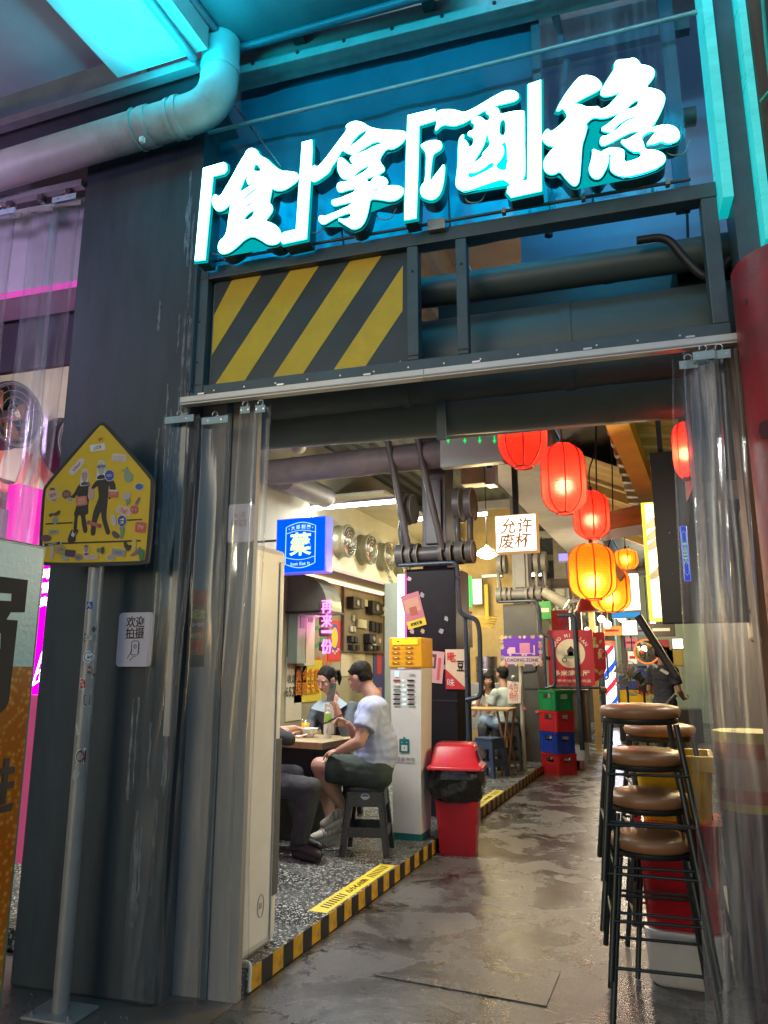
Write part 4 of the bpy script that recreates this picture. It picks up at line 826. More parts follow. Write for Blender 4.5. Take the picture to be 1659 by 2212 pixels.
text('lettering', '飲み放題 食べ放題', FO, w_*.5, h_*.54, h_*.05, Wh, op, z=.0018, w=w_*.9)
text('lettering', '1280円', FO, w_*.55, h_*.40, h_*.07, paint(.55, .5, .4), op, z=.002, w=w_*.6); text('lettering', '500円', FO, w_*.6, h_*.26, h_*.11, paint(.55, .03, .02), op, z=.002, w=w_*.5, bold=.03)
plate(FO, [(w_*(.2+.16*(1.0 if i % 2 else .7)*math.cos(R(15*i))), h_*.28+w_*.16*(1.0 if i % 2 else .7)*math.sin(R(15*i))) for i in range(24)], .0006, .0016).build('starburst', paint(.45, .5, .06), op)
q0, q1 = FF(497, 1095, .13), FF(545, 1165, .13)
cs = thing('monitoring_sign', 'small pale surveillance notice on the grey panel behind the strips', 'sign', FM @ Vector((q0.x+.06, .128, q1.z)))
FC = FM @ frame((q0.x+.065, .1285, (q0.z+q1.z)/2), (1, 0, 0), (0, 0, 1))
plate(FC, rbox_pts(.14, .19, .015), .003).build('plate', mat('lilac_white_plastic'), cs)
text('lettering', '24小时\n实时监控', FC, -.01, .02, .075, Gy, cs, z=.0035, w=.09)

fill_tube = thing('cyan_led_tube', 'added cyan tube under the overhead tray, out of view', 'added light', FM @ Vector((1.6, -.75, 4.80)))  # out-of-view tube added to wash header and trims in cyan
MB(FM).cyl((.95, -.85, 4.56), (3.3, -.95, 4.56), .016, 10).build('tube', glow('cyan_tube', (.0, .75, .95), 12), fill_tube)
MB(FM).box((.95, -.98, 4.58), (3.3, -.80, 4.60)).build('housing', m_frame, fill_tube)
L = lamp('cyan_led_light', FM @ Vector((2.1, -.90, 4.54)), 40, (.0, .62, .95), 'AREA', 2.3, FM.to_3x3() @ Vector((0, .75, -1)), .12); L.rotation_euler = (FM.to_3x3() @ frame((0, 0, 0), (1, 0, 0), (0, -1, .75)).to_3x3()).to_euler()  # fill lamp of the added cyan tube, out of view
L = lamp('cyan_canopy_light', G(300, 70, 4.30), 13, (.0, .78, 1), 'AREA', .3, (0, 0, 1), .5)  # unseen fill lamp added to turn the soffit cyan
L = lamp('lilac_street_sign_light', (-4.3, .7, 3.3), 24, (.62, .45, .85), 'AREA', 1.2, (.05, 1, .2), .4); L.data.spread = R(85)  # unseen fill lamp added to tint the left bay lilac
# ================================================================== the hall behind: walls, ceiling, beams
m_shopw = mat('aged_cream_plaster', (.50, .49, .38), .7, var=.12, scale=1.6, bump=.15, dirt=(.34, .33, .25), dirt_amt=.45)
m_shopl = mat('mottled_olive_plaster', (.33, .31, .20), .7, var=.2, scale=1.3, bump=.2, dirt=(.20, .18, .11), dirt_amt=.5)
m_ceil = mat('dark_corrugated_ceiling', (.07, .08, .075), .6, var=.2, bump=.05)
m_beamw = mat('grey_white_beam', (.36, .35, .37), .6, var=.1, bump=.05, dirt=(.22, .21, .2), dirt_amt=.3)
bw = MB().box((-4.75, 3.3, 2.65), (-4.15, 12.6, 4.25)).build('shop_bulkhead_wall', m_shopw); st(bw)
st(MB().box((-4.95, 1.5, .1), (-4.70, 12.9, 2.648)).build('shop_wall', m_shopl))
st(MB().box((-4.95, -1.5, .1), (-4.15, 3.28, 4.25)).build('neighbour_wall', m_shopw))
st(MB().box((-7.5, 24.5, .1), (-1.9, 24.7, 4.2)).build('far_left_wall', m_shopw))
st(MB().box((-4.7, 12.6, .1), (-2.6, 12.75, 4.2)).build('cross_wall', mat('warm_cream_plaster', (.55, .42, .18), .7, var=.15, bump=.1)))
cl = MB(FM)
c_ = MB()
nn = 60
pts = []
for i in range(nn*2+1):     # corrugated ceiling
    x = -7.4+6.2*i/(nn*2); pts.append((x, 4.22+(.035 if (i//2) % 2 else 0)))
vs = [(x, 3.95, z) for x, z in pts]+[(x, 26, z) for x, z in pts]; N = len(pts)
c_.add(vs, [(i, i+1, N+i+1, N+i) for i in range(N-1)]); st(c_.build('ceiling', m_ceil))
for y in (6.2, 9.0, 12.0, 15.2, 18.5):
    t = thing('ceiling_purlin', 'dark ceiling purlin crossing at %s' % {6.2: 'the front of the shop', 9.0: 'the blue sign', 12.0: 'the middle of the hall', 15.2: 'the back third of the hall', 18.5: 'the far end of the hall'}[y], 'purlin', (-4, y, 4.1))
    MB().box((-4.14, y, 4.05), (-1.25, y+.08, 4.19)).build('channel', m_beamw if y > 8 else m_ceil, t)
zl = PX(1062, 1028, -2.0).z
t = thing('long_roof_beam', 'long pale beam running down the hall above the lanterns', 'beam', (-1.6, 10, zl))
MB().box((-2.0, 8.2, zl), (-1.2, 26, zl+.42)).build('web', m_beamw, t)
t = thing('diagonal_ceiling_board', 'wide pale board under the shop ceiling', 'board', (-3.6, 8, 3.7))
MB().hexa([PY(600, 1052, 10.5), PY(1010, 1245, 12.3), PY(1010, 1215, 12.3), PY(860, 1095, 11.5)], [p+Vector((0, .05, .02)) for p in (PY(600, 1052, 10.5), PY(1010, 1245, 12.3), PY(1010, 1215, 12.3), PY(860, 1095, 11.5))]).build('board', mat('cream_board', (.42, .40, .30), .6, var=.1), t) if False else MB().box((-4.14, 8.6, 3.62), (-3.4, 12.5, 3.66)).build('board', mat('cream_board', (.42, .40, .30), .6, var=.1), t)
# right hand roof: rafter and corrugated sheets
t = thing('yellow_rafter', 'slanting rafter glowing yellow orange at the right of the lanterns', 'rafter', PY(1340, 1000, 6.5))
a, b = PY(1302, 905, 5.2), PY(1385, 1090, 7.6); w = Vector((.16, 0, 0))
MB().hexa([a, a+w, b+w, b], [a+Vector((0, 0, .16)), a+w+Vector((0, 0, .16)), b+w+Vector((0, 0, .16)), b+Vector((0, 0, .16))]).build('timber', mat('ochre_paint', (.55, .33, .10), .5, var=.15, bump=.05), t)
def corrugated(nm, lab, A, B, C, D, n, m, amp=.03):
    """sheet between corners A-B (near edge) and D-C (far edge), ribs running A->D"""
    t = thing(nm, lab, 'roof sheet', A); mb = MB(); v = []; nrm = (Vector(B)-Vector(A)).cross(Vector(D)-Vector(A)).normalized()*amp
    for i in range(4*n+1):
        k = i/(4*n); o = nrm if (i % 4) in (1, 2) else Vector()
        v += [Vector(A).lerp(B, k)+o, Vector(D).lerp(C, k)+o]
    mb.add(v, [(2*i, 2*i+2, 2*i+3, 2*i+1) for i in range(4*n)]); mb.build('sheet', m, t); return t
m_cor = mat('olive_sheet_metal', (.24, .22, .12), .45, var=.15, metal=.2); m_cor2 = mat('yellow_lit_boards', (.50, .36, .14), .55, var=.15, bump=.05)
corrugated('roof_sheet', 'dark olive corrugated roof sheet at the upper right of the doorway', Vector((-.42, 5.0, 3.35)), Vector((-.42, 9.0, 3.30)), Vector((1.2, 9.0, 3.05)), Vector((1.2, 5.0, 3.10)), 12, m_cor)
corrugated('roof_sheet', 'tan slatted roof sheet glowing behind the lanterns', Vector((-1.1, 8.6, 3.95)), Vector((-1.1, 13.5, 3.9)), Vector((.6, 13.5, 3.1)), Vector((.6, 8.6, 3.15)), 14, m_cor2)
for k, (y, lab) in enumerate(((9.6, 'nearest tan cross rafter above the lanterns'), (11.2, 'middle tan cross rafter above the lanterns'), (12.9, 'farthest tan cross rafter above the lanterns'))):
    t = thing('cross_rafter', lab, 'rafter', (-.3, y, 3.5))
    MB().hexa([(-1.1, y, 3.72), (-1.1, y+.12, 3.72), (.6, y+.12, 2.95), (.6, y, 2.95)], [(-1.1, y, 3.84), (-1.1, y+.12, 3.84), (.6, y+.12, 3.08), (.6, y, 3.08)]).build('timber', m_cor2, t)
st(MB().box((-1.1, 4.1, 4.0), (3.5, 13.59, 4.1)).build('roof', m_ceil)); st(MB().box((-1.1, 13.6, 4.0), (3.5, 26, 4.1)).build('rear_roof', m_ceil))
# broken wooden eave
t = thing('wooden_eave', 'brown timber eave sticking out left of the lit white sign', 'eave', PY(1330, 1110, 7.2))
P = [PY(1268, 1117, 7.0), PY(1385, 1088, 7.0), PY(1400, 1130, 7.0), PY(1275, 1150, 7.0)]
MB().poly(P, (0, .9, .06)).build('fascia', mat('brown_board', (.17, .12, .07), .55, var=.25, bump=.1, stretch=(.6, 4, 4)), t)
MB().poly([PY(1295, 1195, 7.1), PY(1310, 1190, 7.1), PY(1350, 1240, 7.1), PY(1338, 1255, 7.1)], (0, .12, 0)).build('brace', mat('olive_timber', (.22, .2, .10), .6), t)
# right wall, warm and dark behind the strips
st(MB().box((.62, 3.4, 0), (.75, 20, 3.3)).build('right_wall', mat('dark_brown_wall', (.07, .055, .045), .6, var=.3, bump=.1)))
st(MB().box((-1.6, 21.5, 0), (3.5, 21.7, 3.9)).build('end_wall', mat('pale_green_wall', (.42, .50, .34), .6, var=.25, scale=.9)))
t = thing('tan_wall_box', 'tan metal box on the dark wall seen through the right hand strips', 'box', (.5, 4.6, 1.9))
MB().box((.38, 4.3, 1.55), (.615, 4.9, 2.3), .02).build('case', mat('tan_metal', (.36, .28, .19), .5, var=.1), t); MB().box((.375, 4.36, 1.7), (.3795, 4.84, 1.72)).build('vent_line', K_, t)

# ---- lamps
def tube_lamp(lab, a, b, power, r=.022, col=(1, 1, .92), es=22, hang=True):
    a, b = Vector(a), Vector(b); t = thing('tube_lamp', lab, 'tube lamp', (a+b)/2, group=None)
    MB().cyl(a, b, r, 12).build('tube', glow('tube_%d' % es, col, es), t)
    MB().box(*[Vector((min(a.x, b.x), min(a.y, b.y), a.z+r+.001)) + d for d in (Vector((-.01, -.025, 0)), Vector((abs(a.x-b.x)+.01, abs(a.y-b.y)+.025, .035)))]).build('housing', m_white, t)
    L = lamp('tube_lamp_light', (a+b)/2-Vector((0, 0, .05)), power, col, 'AREA', max(.1, (b-a).length if abs(a.x-b.x) > .1 else .1), (0, 0, -1), .1)
    if abs(a.x-b.x) < .1: L.data.size = .1; L.data.size_y = (b-a).length
    L.parent = t; L.location = L.location-t.location; return t
a, b = PY(612, 1104, 8.0), PY(853, 1097, 8.0); b.z = a.z
tube_lamp('white glowing tube lamp hanging above the blue sign', a, b, 48, es=26)
tube_lamp('added white tube lamp over the diners, hidden behind the cross duct', (-3.6, 5.0, 3.35), (-2.2, 5.0, 3.35), 78)  # hidden tube added to brighten the diners and the floor
tube_lamp('added white tube lamp over the back tables', (-3.3, 9.6, 3.45), (-2.3, 9.6, 3.45), 45)  # added tube that lights the back of the shop
tube_lamp('added tube lamp at the far left shop', (-3.6, 14.5, 3.2), (-2.4, 14.5, 3.2), 60, col=(1, .85, .55), es=18)  # added tube that lights the far shop
tube_lamp('added pinkish tube lamp under the ceiling of the neighbouring shop on the left', (-3.6, 4.2, 3.9), (-2.6, 4.2, 3.9), 11, col=(.95, .72, .95), es=5)  # hidden tube added to tint the bay wall pinkish

# ---- paper lanterns
def lantern(lab, c, r, h, cp, cr, power, bulb, lc):
    c = Vector(c); t = thing('paper_lantern', lab, 'lantern', c, group='paper lanterns hanging down the hall')
    pr = []; n = 40; z0, z1 = -h/2, h/2
    prof = lambda k: (r*(1-abs(2*k-1)**5*.60))
    for i in range(n+1):
        k = i/n; pr.append((prof(k)*(1-.012*(i % 2)), z0+(z1-z0)*k))
    MB().lathe(pr, c, 36, caps=False).build('paper', cp, t)
    rings = MB(); seams = MB()
    for i in range(1, 20):
        k = i/20; rr_ = prof(k)*1.004; rings.tube([c+Vector((rr_*math.cos(R(a)), rr_*math.sin(R(a)), z0+(z1-z0)*k)) for a in range(0, 360, 15)], r*.006, 4, closed=True)
    o = rings.build('hoop', cr, t); o['kind'] = 'stuff'
    for a in range(8):
        MB().tube([c+Vector((prof(i/20)*1.006*math.cos(R(45*a+12)), prof(i/20)*1.006*math.sin(R(45*a+12)), z0+(z1-z0)*i/20)) for i in range(21)], r*.035, 6).build('seam', cr, t)
    MB().tube([c+Vector((r*.36*math.cos(R(a)), r*.36*math.sin(R(a)), z0-.004)) for a in range(0, 360, 20)], .007, 6, closed=True).build('bottom_ring', cr, t)
    MB().cyl(c+Vector((0, 0, z1-.01)), c+Vector((0, 0, z1+.045)), .018, 10).build('socket', K_, t)
    MB().ball(c+bulb, .028, 12, 8).build('bulb', glow('lantern_bulb', (1, .72, .30), 90), t)
    L = lamp('lantern_light', bulb, power, lc, 'POINT', .05); L.parent = t
    MB().tube(bent([c+Vector((0, 0, z1+.04)), c+Vector((.0, 0, z1+.2)), c+Vector((.07, .03, z1+.38)), c+Vector((.12, .03, 3.9-c.z))], .1), .007, 6).build('cord', K_, t)
    return t
pR = paper('red_lantern_paper', (.90, .035, .025), .15); pO = paper('orange_lantern_paper', (.95, .19, .012), .15)
sR = mat('red_lantern_seam', (.38, .01, .01), .6); sO = mat('orange_lantern_seam', (.50, .08, .01), .6)
lantern('red paper lantern nearest the doorway, half hidden behind the ducts', PY(1127, 912, 4.6), .158, .60, pR, sR, 8, Vector((0, 0, .02)), (1, .62, .35))
lantern('whole red paper lantern with a bright bulb glow, second from the doorway', PY(1217, 1033, 5.2), .155, .50, pR, sR, 9, Vector((0, 0, -.06)), (1, .72, .42))
lantern('red paper lantern third from the doorway, crossed by the wooden eave', PY(1277, 1112, 6.6), .155, .42, pR, sR, 7, Vector((0, 0, -.05)), (1, .6, .35))
lantern('round orange paper lantern with a yellow bulb glow', PY(1279, 1234, 6.6), .198, .475, pO, sO, 12, Vector((0, 0, -.09)), (1, .72, .35))
lantern('orange paper lantern tucked behind the round orange one', PY(1317, 1273, 8.0), .205, .46, pO, sO, 11, Vector((0, 0, -.08)), (1, .7, .35))
lantern('small far orange lantern above the lit white sign', PY(1352, 1208, 11.5), .17, .30, pO, sO, 6, Vector((0, 0, 0)), (1, .6, .3))

# ---- hanging light boxes
def lightbox(nm, lab, c, w, h, d, face, edge, cat='light box'):
    c = Vector(c); t = thing(nm, lab, cat, c)
    MB().box(c+Vector((-w/2, 0, -h/2)), c+Vector((w/2, d, h/2)), .006).build('case', edge, t)
    F = frame(c+Vector((0, -.002, 0)), (1, 0, 0), (0, 0, 1))
    plate(F, [(-w/2+.012, -h/2+.012), (w/2-.012, -h/2+.012), (w/2-.012, h/2-.012), (-w/2+.012, h/2-.012)], .001).build('lit_face', face, t)
    return t, frame(c+Vector((0, -.003, 0)), (1, 0, 0), (0, 0, 1))
a, b = PY(1068, 1114, 8.0), PY(1162, 1190, 8.0)
t, F = lightbox('white_light_box', 'glowing white square sign with brushed brown characters hanging between the pillars', ((a.x+b.x)/2, 8.0, (a.z+b.z)/2), abs(b.x-a.x), abs(a.z-b.z), .14, glow('white_lit', (1, .93, .78), 2.0), mat('box_edge_cream', (.6, .42, .22), .4, emit=(1, .5, .15), es=.35))
text('lettering', '允许\n废杯', F, 0, 0, .34, mat('brown_ink', (.45, .20, .04), .5, emit=(.55, .22, .04), es=.35), t, bold=.012, shear=.15)
MB().box(((a.x+b.x)/2-.03, 8.03, a.z), ((a.x+b.x)/2+.03, 8.09, 4.2)).build('hanger', K_, t)
YB = 6.6; a, b = PY(598, 1122, YB), PY(703, 1234, YB)
bx = thing('blue_medicine_light_box', 'square blue light box with a large pale green character and English motto', 'light box', ((a.x+b.x)/2, YB, b.z))
w, h = b.x-a.x, a.z-b.z; cc = Vector(((a.x+b.x)/2, YB, (a.z+b.z)/2))
MB().box(cc+Vector((-w/2, 0, -h/2)), cc+Vector((w/2, .16, h/2)), .005).build('case', mat('box_edge_blue', (.10, .10, .55), .35, emit=(.12, .12, 1), es=.45), bx)
F = frame(cc+Vector((0, -.002, 0)), (1, 0, 0), (0, 0, 1))
plate(F, [(-w/2+.01, -h/2+.01), (w/2-.01, -h/2+.01), (w/2-.01, h/2-.01), (-w/2+.01, h/2-.01)], .001).build('lit_face', glow('blue_lit', (.0, .085, .95), 1.15), bx)
gl_ = glow('pale_green_lit', (.62, 1, .42), 1.25); gw_ = glow('pale_blue_lit', (.45, .85, 1), .95)
text('lettering', '藥', F, 0, .01, h*.42, gl_, bx, bold=.022)
for s, x in zip('大郎制藥', (-.09, -.03, .03, .09)): text('lettering', s, F, x, h*.335-abs(x)*.12, h*.082, gw_, bx, bold=.02, rot=-x*90)
text('lettering', 'Just Eat It', F, 0, -h*.345, h*.075, gw_, bx, bold=.015, w=w*.40)
def badge(sx, sy):
    W2, H2 = w*.295*sx, h*.36*sy; P = [(-W2, -H2*.93), (-W2, H2*.93)]
    P += [(-W2+2*W2*k/10, H2*.93+h*.075*math.sin(math.pi*k/10)) for k in range(1, 10)]+[(W2, H2*.93), (W2, -H2*.93)]+[(W2-2*W2*k/10, -H2*.93-h*.075*math.sin(math.pi*k/10)) for k in range(1, 10)]
    return P
MB(F).tube([(x, y, .003) for x, y in badge(1, 1)], .0042, 6, closed=True).build('badge_outline', gw_, bx)
for s in (1, -1): MB(F).tube([(-w*.29+w*.58*k/10, s*(h*.215+h*.05*math.sin(math.pi*k/10)), .003) for k in range(11)], .0035, 6).build('badge_line', gw_, bx)
for x in (-.135, .135): MB(F).ball((x, h*.30, .002), .006, 8, 6).build('dot', gw_, bx)
MB().box((-4.149, YB+.06, a.z-.22), (a.x-.001, YB+.08, a.z-.20)).build('arm', K_, bx)
L = lamp('sign_glow', cc+Vector((0, -.05, 0)), 2.5, (.1, .3, 1), 'AREA', w, (0, -1, 0), h); L.parent = bx; L.location = Vector(L.location)-Vector(bx.location)
# tall yellow white sign and black panel on the right
a = PY(1384, 1086, 5.6); b = PY(1400, 1338, 5.6)
t = thing('yellow_white_light_box', 'tall glowing yellow white sign box half hidden by the black panel', 'light box', (a.x+.3, 5.6, b.z))
MB().box((a.x, 5.6, b.z), (a.x+.72, 5.85, a.z), .004).build('case', glow('yellow_edge', (1, .82, .06), 1.5), t)
F = frame(Vector((a.x+.37, 5.597, (a.z+b.z)/2)), (1, 0, 0), (0, 0, 1)); hh = (a.z-b.z)/2
plate(F, [(-.345, -hh+.01), (.345, -hh+.01), (.345, hh-.01), (-.345, hh-.01)], .001).build('lit_face', glow('yellow_lit', (1, .80, .34), 3.4), t)
for i, (y0, tl) in enumerate(((.62, .1), (.42, .2), (.25, .25), (-.25, .35))):
    P = [(-.345, hh*y0), (-.31, hh*y0+.03), (-.22, hh*y0+.06+tl*.2), (-.2, hh*y0+.02+tl*.2), (-.30, hh*y0-.03), (-.345, hh*y0-.04)]
    plate(F, P, .0008, .0012).build('painted_petal', paint(.30, .27, .25), t)
L = lamp('sign_glow', (a.x+.3, 5.55, (a.z+b.z)/2), 60, (1, .78, .36), 'AREA', .6, (-.75, -.9, -.35), a.z-b.z); L.parent = t; L.location = Vector(L.location)-Vector(t.location)
t = thing('black_sign_board', 'tall matt black board hanging beside the yellow white sign', 'sign board', (0, 4.7, 1.7))
a = PY(1402, 978, 4.7); b = PY(1405, 1347, 4.7)
MB().box((a.x, 4.7, b.z), (a.x+.55, 4.8, a.z), .006).build('board', mat('panel_black', (.008, .009, .010), .6, var=.3), t)
for z in (2.2, 1.95): MB().ball((a.x+.08, 4.695, z), .004, 8, 6).build('screw', m_chrome, t)
MB().box((a.x+.05, 4.74, a.z), (a.x+.08, 4.77, 3.3)).build('hanger', K_, t)
t = thing('black_strut', 'thick black strut slanting down under the black panel', 'strut', PY(1400, 1380, 5.0))
MB().tube([PY(1378, 1330, 5.0), PY(1460, 1462, 5.0)], .032, 4).build('bar', K_, t); MB().tube([PY(1460, 1500, 5.0), PY(1420, 1545, 5.0)], .012, 6).build('curved_rod', K_, t)
# exit sign seen from behind
a, b = PY(950, 940, 6.25), PY(1086, 996, 6.25)
t = thing('ceiling_exit_box', 'flat pale grey box sign with small green arrows under the duct', 'box sign', ((a.x+b.x)/2, 6.25, b.z))
MB().box((a.x, 6.25, b.z), (b.x, 6.35, a.z+.12), .005).build('case', mat('exit_grey', (.30, .38, .36), .4, var=.04), t)
for x in (968, 1004, 1036, 1068):
    q = PY(x, 950, 6.245)
    MB().poly([q+Vector((-.018, 0, 0)), q+Vector((0, 0, -.035)), q+Vector((.018, 0, 0)), q+Vector((.006, 0, 0)), q+Vector((.006, 0, .04)), q+Vector((-.006, 0, .04)), q+Vector((-.006, 0, 0))], (0, .003, 0)).build('arrow', glow('green_led', (.02, 1, .2), .7), t)
# grey ventilation pipe with elbow, and boxes above the pillar
m_vp = mat('grey_vent_pipe', (.17, .16, .17), .5, var=.2, bump=.08, dirt=(.26, .24, .22), dirt_amt=.3)
a, b = PY(585, 1000, 6.6), PY(1200, 985, 6.6); a.z = b.z = PY(850, 992, 6.6).z
t = duct('ventilation_pipe', 'long grey ventilation pipe crossing the hall behind the cross duct', [a, b], .135, m_vp, (.1, .35, .8), None, 'pipe')
t = thing('flexible_duct', 'short fat ribbed duct joining the ventilation pipe to the shop ceiling', 'duct', PY(670, 1060, 7.2))
p0, p1 = PY(615, 1035, 6.9), PY(705, 1075, 7.8); n = 26
MB().tube([p0.lerp(p1, i/n) for i in range(n+1)], [.125+(.008 if i % 2 else 0) for i in range(n+1)], 20).build('hose', m_pipew, t)
t = thing('dome_camera', 'white dome fixture under the cross duct', 'dome', FM @ Vector((1.6, .6, 2.5)))
q = FF(645, 963, .62); MB(FM).ball((q.x, .62, q.z), .045, 16, 10).build('dome', m_white, t)
q = PY(1020, 1025, 7.5)
t = thing('cream_electrical_box', 'cream electrical box hung under the ceiling right of the first pillar', 'electrical box', q)
MB().box(q+Vector((-.13, 0, -.1)), q+Vector((.13, .2, .14)), .01).build('case', mat('cream_box', (.50, .42, .28), .5), t); MB().box(q+Vector((.135, .02, -.12)), q+Vector((.24, .2, .16)), .005).build('side_case', m_white, t); MB().box(q+Vector((.16, .015, .06)), q+Vector((.22, .019, .11)), 0).build('label', Bl, t)

# ================================================================== pillars dressed as machines
m_mech = mat('mechanical_grey', (.075, .078, .078), .45, var=.15, bump=.05, scale=5)
m_edge = mat('worn_edge', (.32, .26, .16), .5, var=.2)
m_rail2 = mat('blue_black_tube', (.035, .055, .08), .3, var=.15)
def mech_pillar(lab, x0, y0, w=.49, zt=2.34, m=m_black, full=True, side=-1, m2=None):
    t = thing('machine_pillar', lab, 'pillar', (x0+w/2, y0+w/2, .1), group='machine-like pillars along the platform'); cx = x0+w/2; m2 = m2 or m_mech
    MB().box((x0, y0, .1), (x0+w, y0+w, zt), .006).build('shaft', m, t)
    MB().box((x0-.006, y0-.006, 1.10), (x0+w+.006, y0+w+.006, 1.115)).build('band', K_, t)
    MB().box((x0+w*.28, y0+.1, zt+.001), (x0+w*.78, y0+w*.8, 4.19), .005).build('upper_shaft', m2, t)
    MB().box((x0+w*.36, y0+.07, zt+.25), (x0+w*.70, y0+.1, zt+.9), .01).build('cover_plate', m2, t)
    def disc(x, z, r, wd, y=y0+.02, nm='disc'):
        MB().cyl((x, y, z), (x+wd, y, z), r, 26).build(nm, m2, t); MB().tube([(x+wd+.002, y+r*math.cos(R(a))*.97, z+r*math.sin(R(a))*.97) for a in range(0, 360, 15)], .005, 5, closed=True).build('disc_edge', m_edge, t)
    zl = zt+.14
    MB().cyl((x0-.02, y0+.02, zl), (x0+w+.12, y0+.02, zl), .075, 20).build('axle', m2, t)
    for (x, r, wd) in ((x0-.09, .115, .07), (x0+.02, .12, .04), (x0+.10, .115, .03), (x0+w-.14, .115, .03), (x0+w-.06, .12, .04), (x0+w+.02, .115, .07), (x0+w+.12, .11, .06)): disc(x, zl, r, wd)
    zu = zt+.62
    for (x, r, wd) in ((x0-.07, .16, .06), (x0+.02, .15, .03), (x0+w+.0, .175, .06), (x0+w+.11, .165, .06)): disc(x, zu, r, wd, y0+.10)
    for (xa, ya, za, xb, zb, r) in ((x0-.05, y0+.02, zu-.05, x0-.03, zl+.05, .03), (x0+w+.04, y0+.02, zu, x0+w+.04, zl, .03), (x0+w+.16, y0+.04, zu, x0+w+.15, zl, .03)):
        MB().tube(bent([(xa-.03, ya+.12, za), (xa, ya-.05, (za+zb)/2), (xb, ya, zb)], .3), r, 10).build('link_rod', m2, t)
    if full:
        for xs, xt in ((x0+.05, x0-.10), (x0+w-.10, x0+w-.28)):
            MB().tube(bent([(xt, y0-.25, 3.62), (xt+.06, y0-.17, zt+.85), (xs, y0-.05, zl+.02)], .5), .033, 12).build('push_rod', m2, t)
            MB().box((xt-.06, y0-.30, 3.60), (xt+.06, y0-.2, 3.70), .01).build('bracket', m2, t)
    # bent tube guard round the shaft
    z = zt+.035
    MB().tube(bent([(x0-.05, y0-.06, z), (x0+w+.04, y0-.06, z), (x0+w+.06, y0-.06, zt-.45), (x0+w+.22, y0-.06, zt-.50), (x0+w+.24, y0-.06, zt-.62), (x0+w+.24, y0-.06, 1.15), (x0+w+.10, y0-.06, 1.12)], .06), .022, 12).build('guard_tube', m_rail2, t)
    MB().tube(bent([(x0+w+.10, y0-.02, zt-.48), (x0+w+.10, y0-.02, 1.1), (x0+w+.10, y0-.02, .1)], .05), .020, 12).build('guard_tube', m_rail2, t)
    return t
p1 = mech_pillar('nearest black machine-like pillar with discs, guard tubes and stickers beside the charging cabinet', -2.42, 6.7)
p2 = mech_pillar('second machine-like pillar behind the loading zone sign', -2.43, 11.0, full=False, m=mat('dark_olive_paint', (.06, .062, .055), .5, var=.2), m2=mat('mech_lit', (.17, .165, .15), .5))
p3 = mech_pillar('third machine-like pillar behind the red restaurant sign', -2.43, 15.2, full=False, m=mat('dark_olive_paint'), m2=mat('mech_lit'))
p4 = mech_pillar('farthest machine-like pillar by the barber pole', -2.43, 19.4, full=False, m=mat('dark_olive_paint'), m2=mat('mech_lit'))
# stickers and posters on the first pillar
F1 = frame((-2.42, 6.692, 0), (1, 0, 0), (0, 0, 1))
def onp(nm, lab, x, y, w, h, m, rot=0., Y=6.692, blocks=(), cat='poster', txt=None, shape=None):
    q = PY(x, y, Y); t = thing(nm, lab, cat, q); F = frame(q, (1, 0, 0), (0, 0, 1)) @ Matrix.Rotation(R(rot), 4, 'Z')
    plate(F, shape or [(-w/2, -h/2), (w/2, -h/2), (w/2, h/2), (-w/2, h/2)], .001).build('paper', m, t)
    for i, (bx_, by, bw_, bh, c) in enumerate(blocks):
        plate(F, [(-w/2+bx_*w, -h/2+by*h), (-w/2+(bx_+bw_)*w, -h/2+by*h), (-w/2+(bx_+bw_)*w, -h/2+(by+bh)*h), (-w/2+bx_*w, -h/2+(by+bh)*h)], .0005, .0011+.0006*i).build('print_block', paint(*c), t)
    for (s, tx, ty, th, tm, tw) in (txt or ()): text('lettering', s, F, tx*w, ty*h, th*h, tm, t, z=.0045, w=tw*w if tw else None, bold=.02)
    return t
onp('food_poster', 'tilted pink and yellow food poster high on the first pillar', 893, 1318, .19, .33, paint(.50, .16, .20), 14, blocks=((0, 0, 1, .22, (.70, .52, .03)), (.1, .45, .8, .4, (.55, .28, .20)), (.3, .35, .4, .25, (.40, .10, .06))), txt=(('好吃不贵', 0, -.39, .10, K_, .6),))
onp('portrait_poster', 'pale pink portrait poster low on the first pillar', 937, 1440, .19, .29, paint(.62, .36, .34), -6, blocks=((.1, .45, .5, .45, (.10, .05, .05)), (.17, .5, .32, .3, (.62, .36, .28)), (.2, .1, .25, .35, (.66, .42, .36)), (.7, .1, .15, .7, (.62, .10, .10))))
onp('red_triangle_poster', 'red and cream poster with a large black character on the first pillar', 985, 1445, .20, .36, paint(.72, .55, .38), 0, blocks=((.08, .72, .34, .2, (.65, .12, .08)),), txt=(('七', -.18, .30, .24, Rd, .38), ('豆', .22, .08, .26, K_, .34)))
q = PY(975, 1465, 6.69); t = [o for o in bpy.data.objects if o.name.startswith('red_triangle_poster')][0]
F = frame(PY(985, 1445, 6.685), (1, 0, 0), (0, 0, 1)); plate(F, [(-.1, .0), (.1, -.18), (-.1, -.18)], .001).build('red_corner', Rd, t); text('lettering', '味', F, -.05, -.12, .07, Wh, t, z=.002)
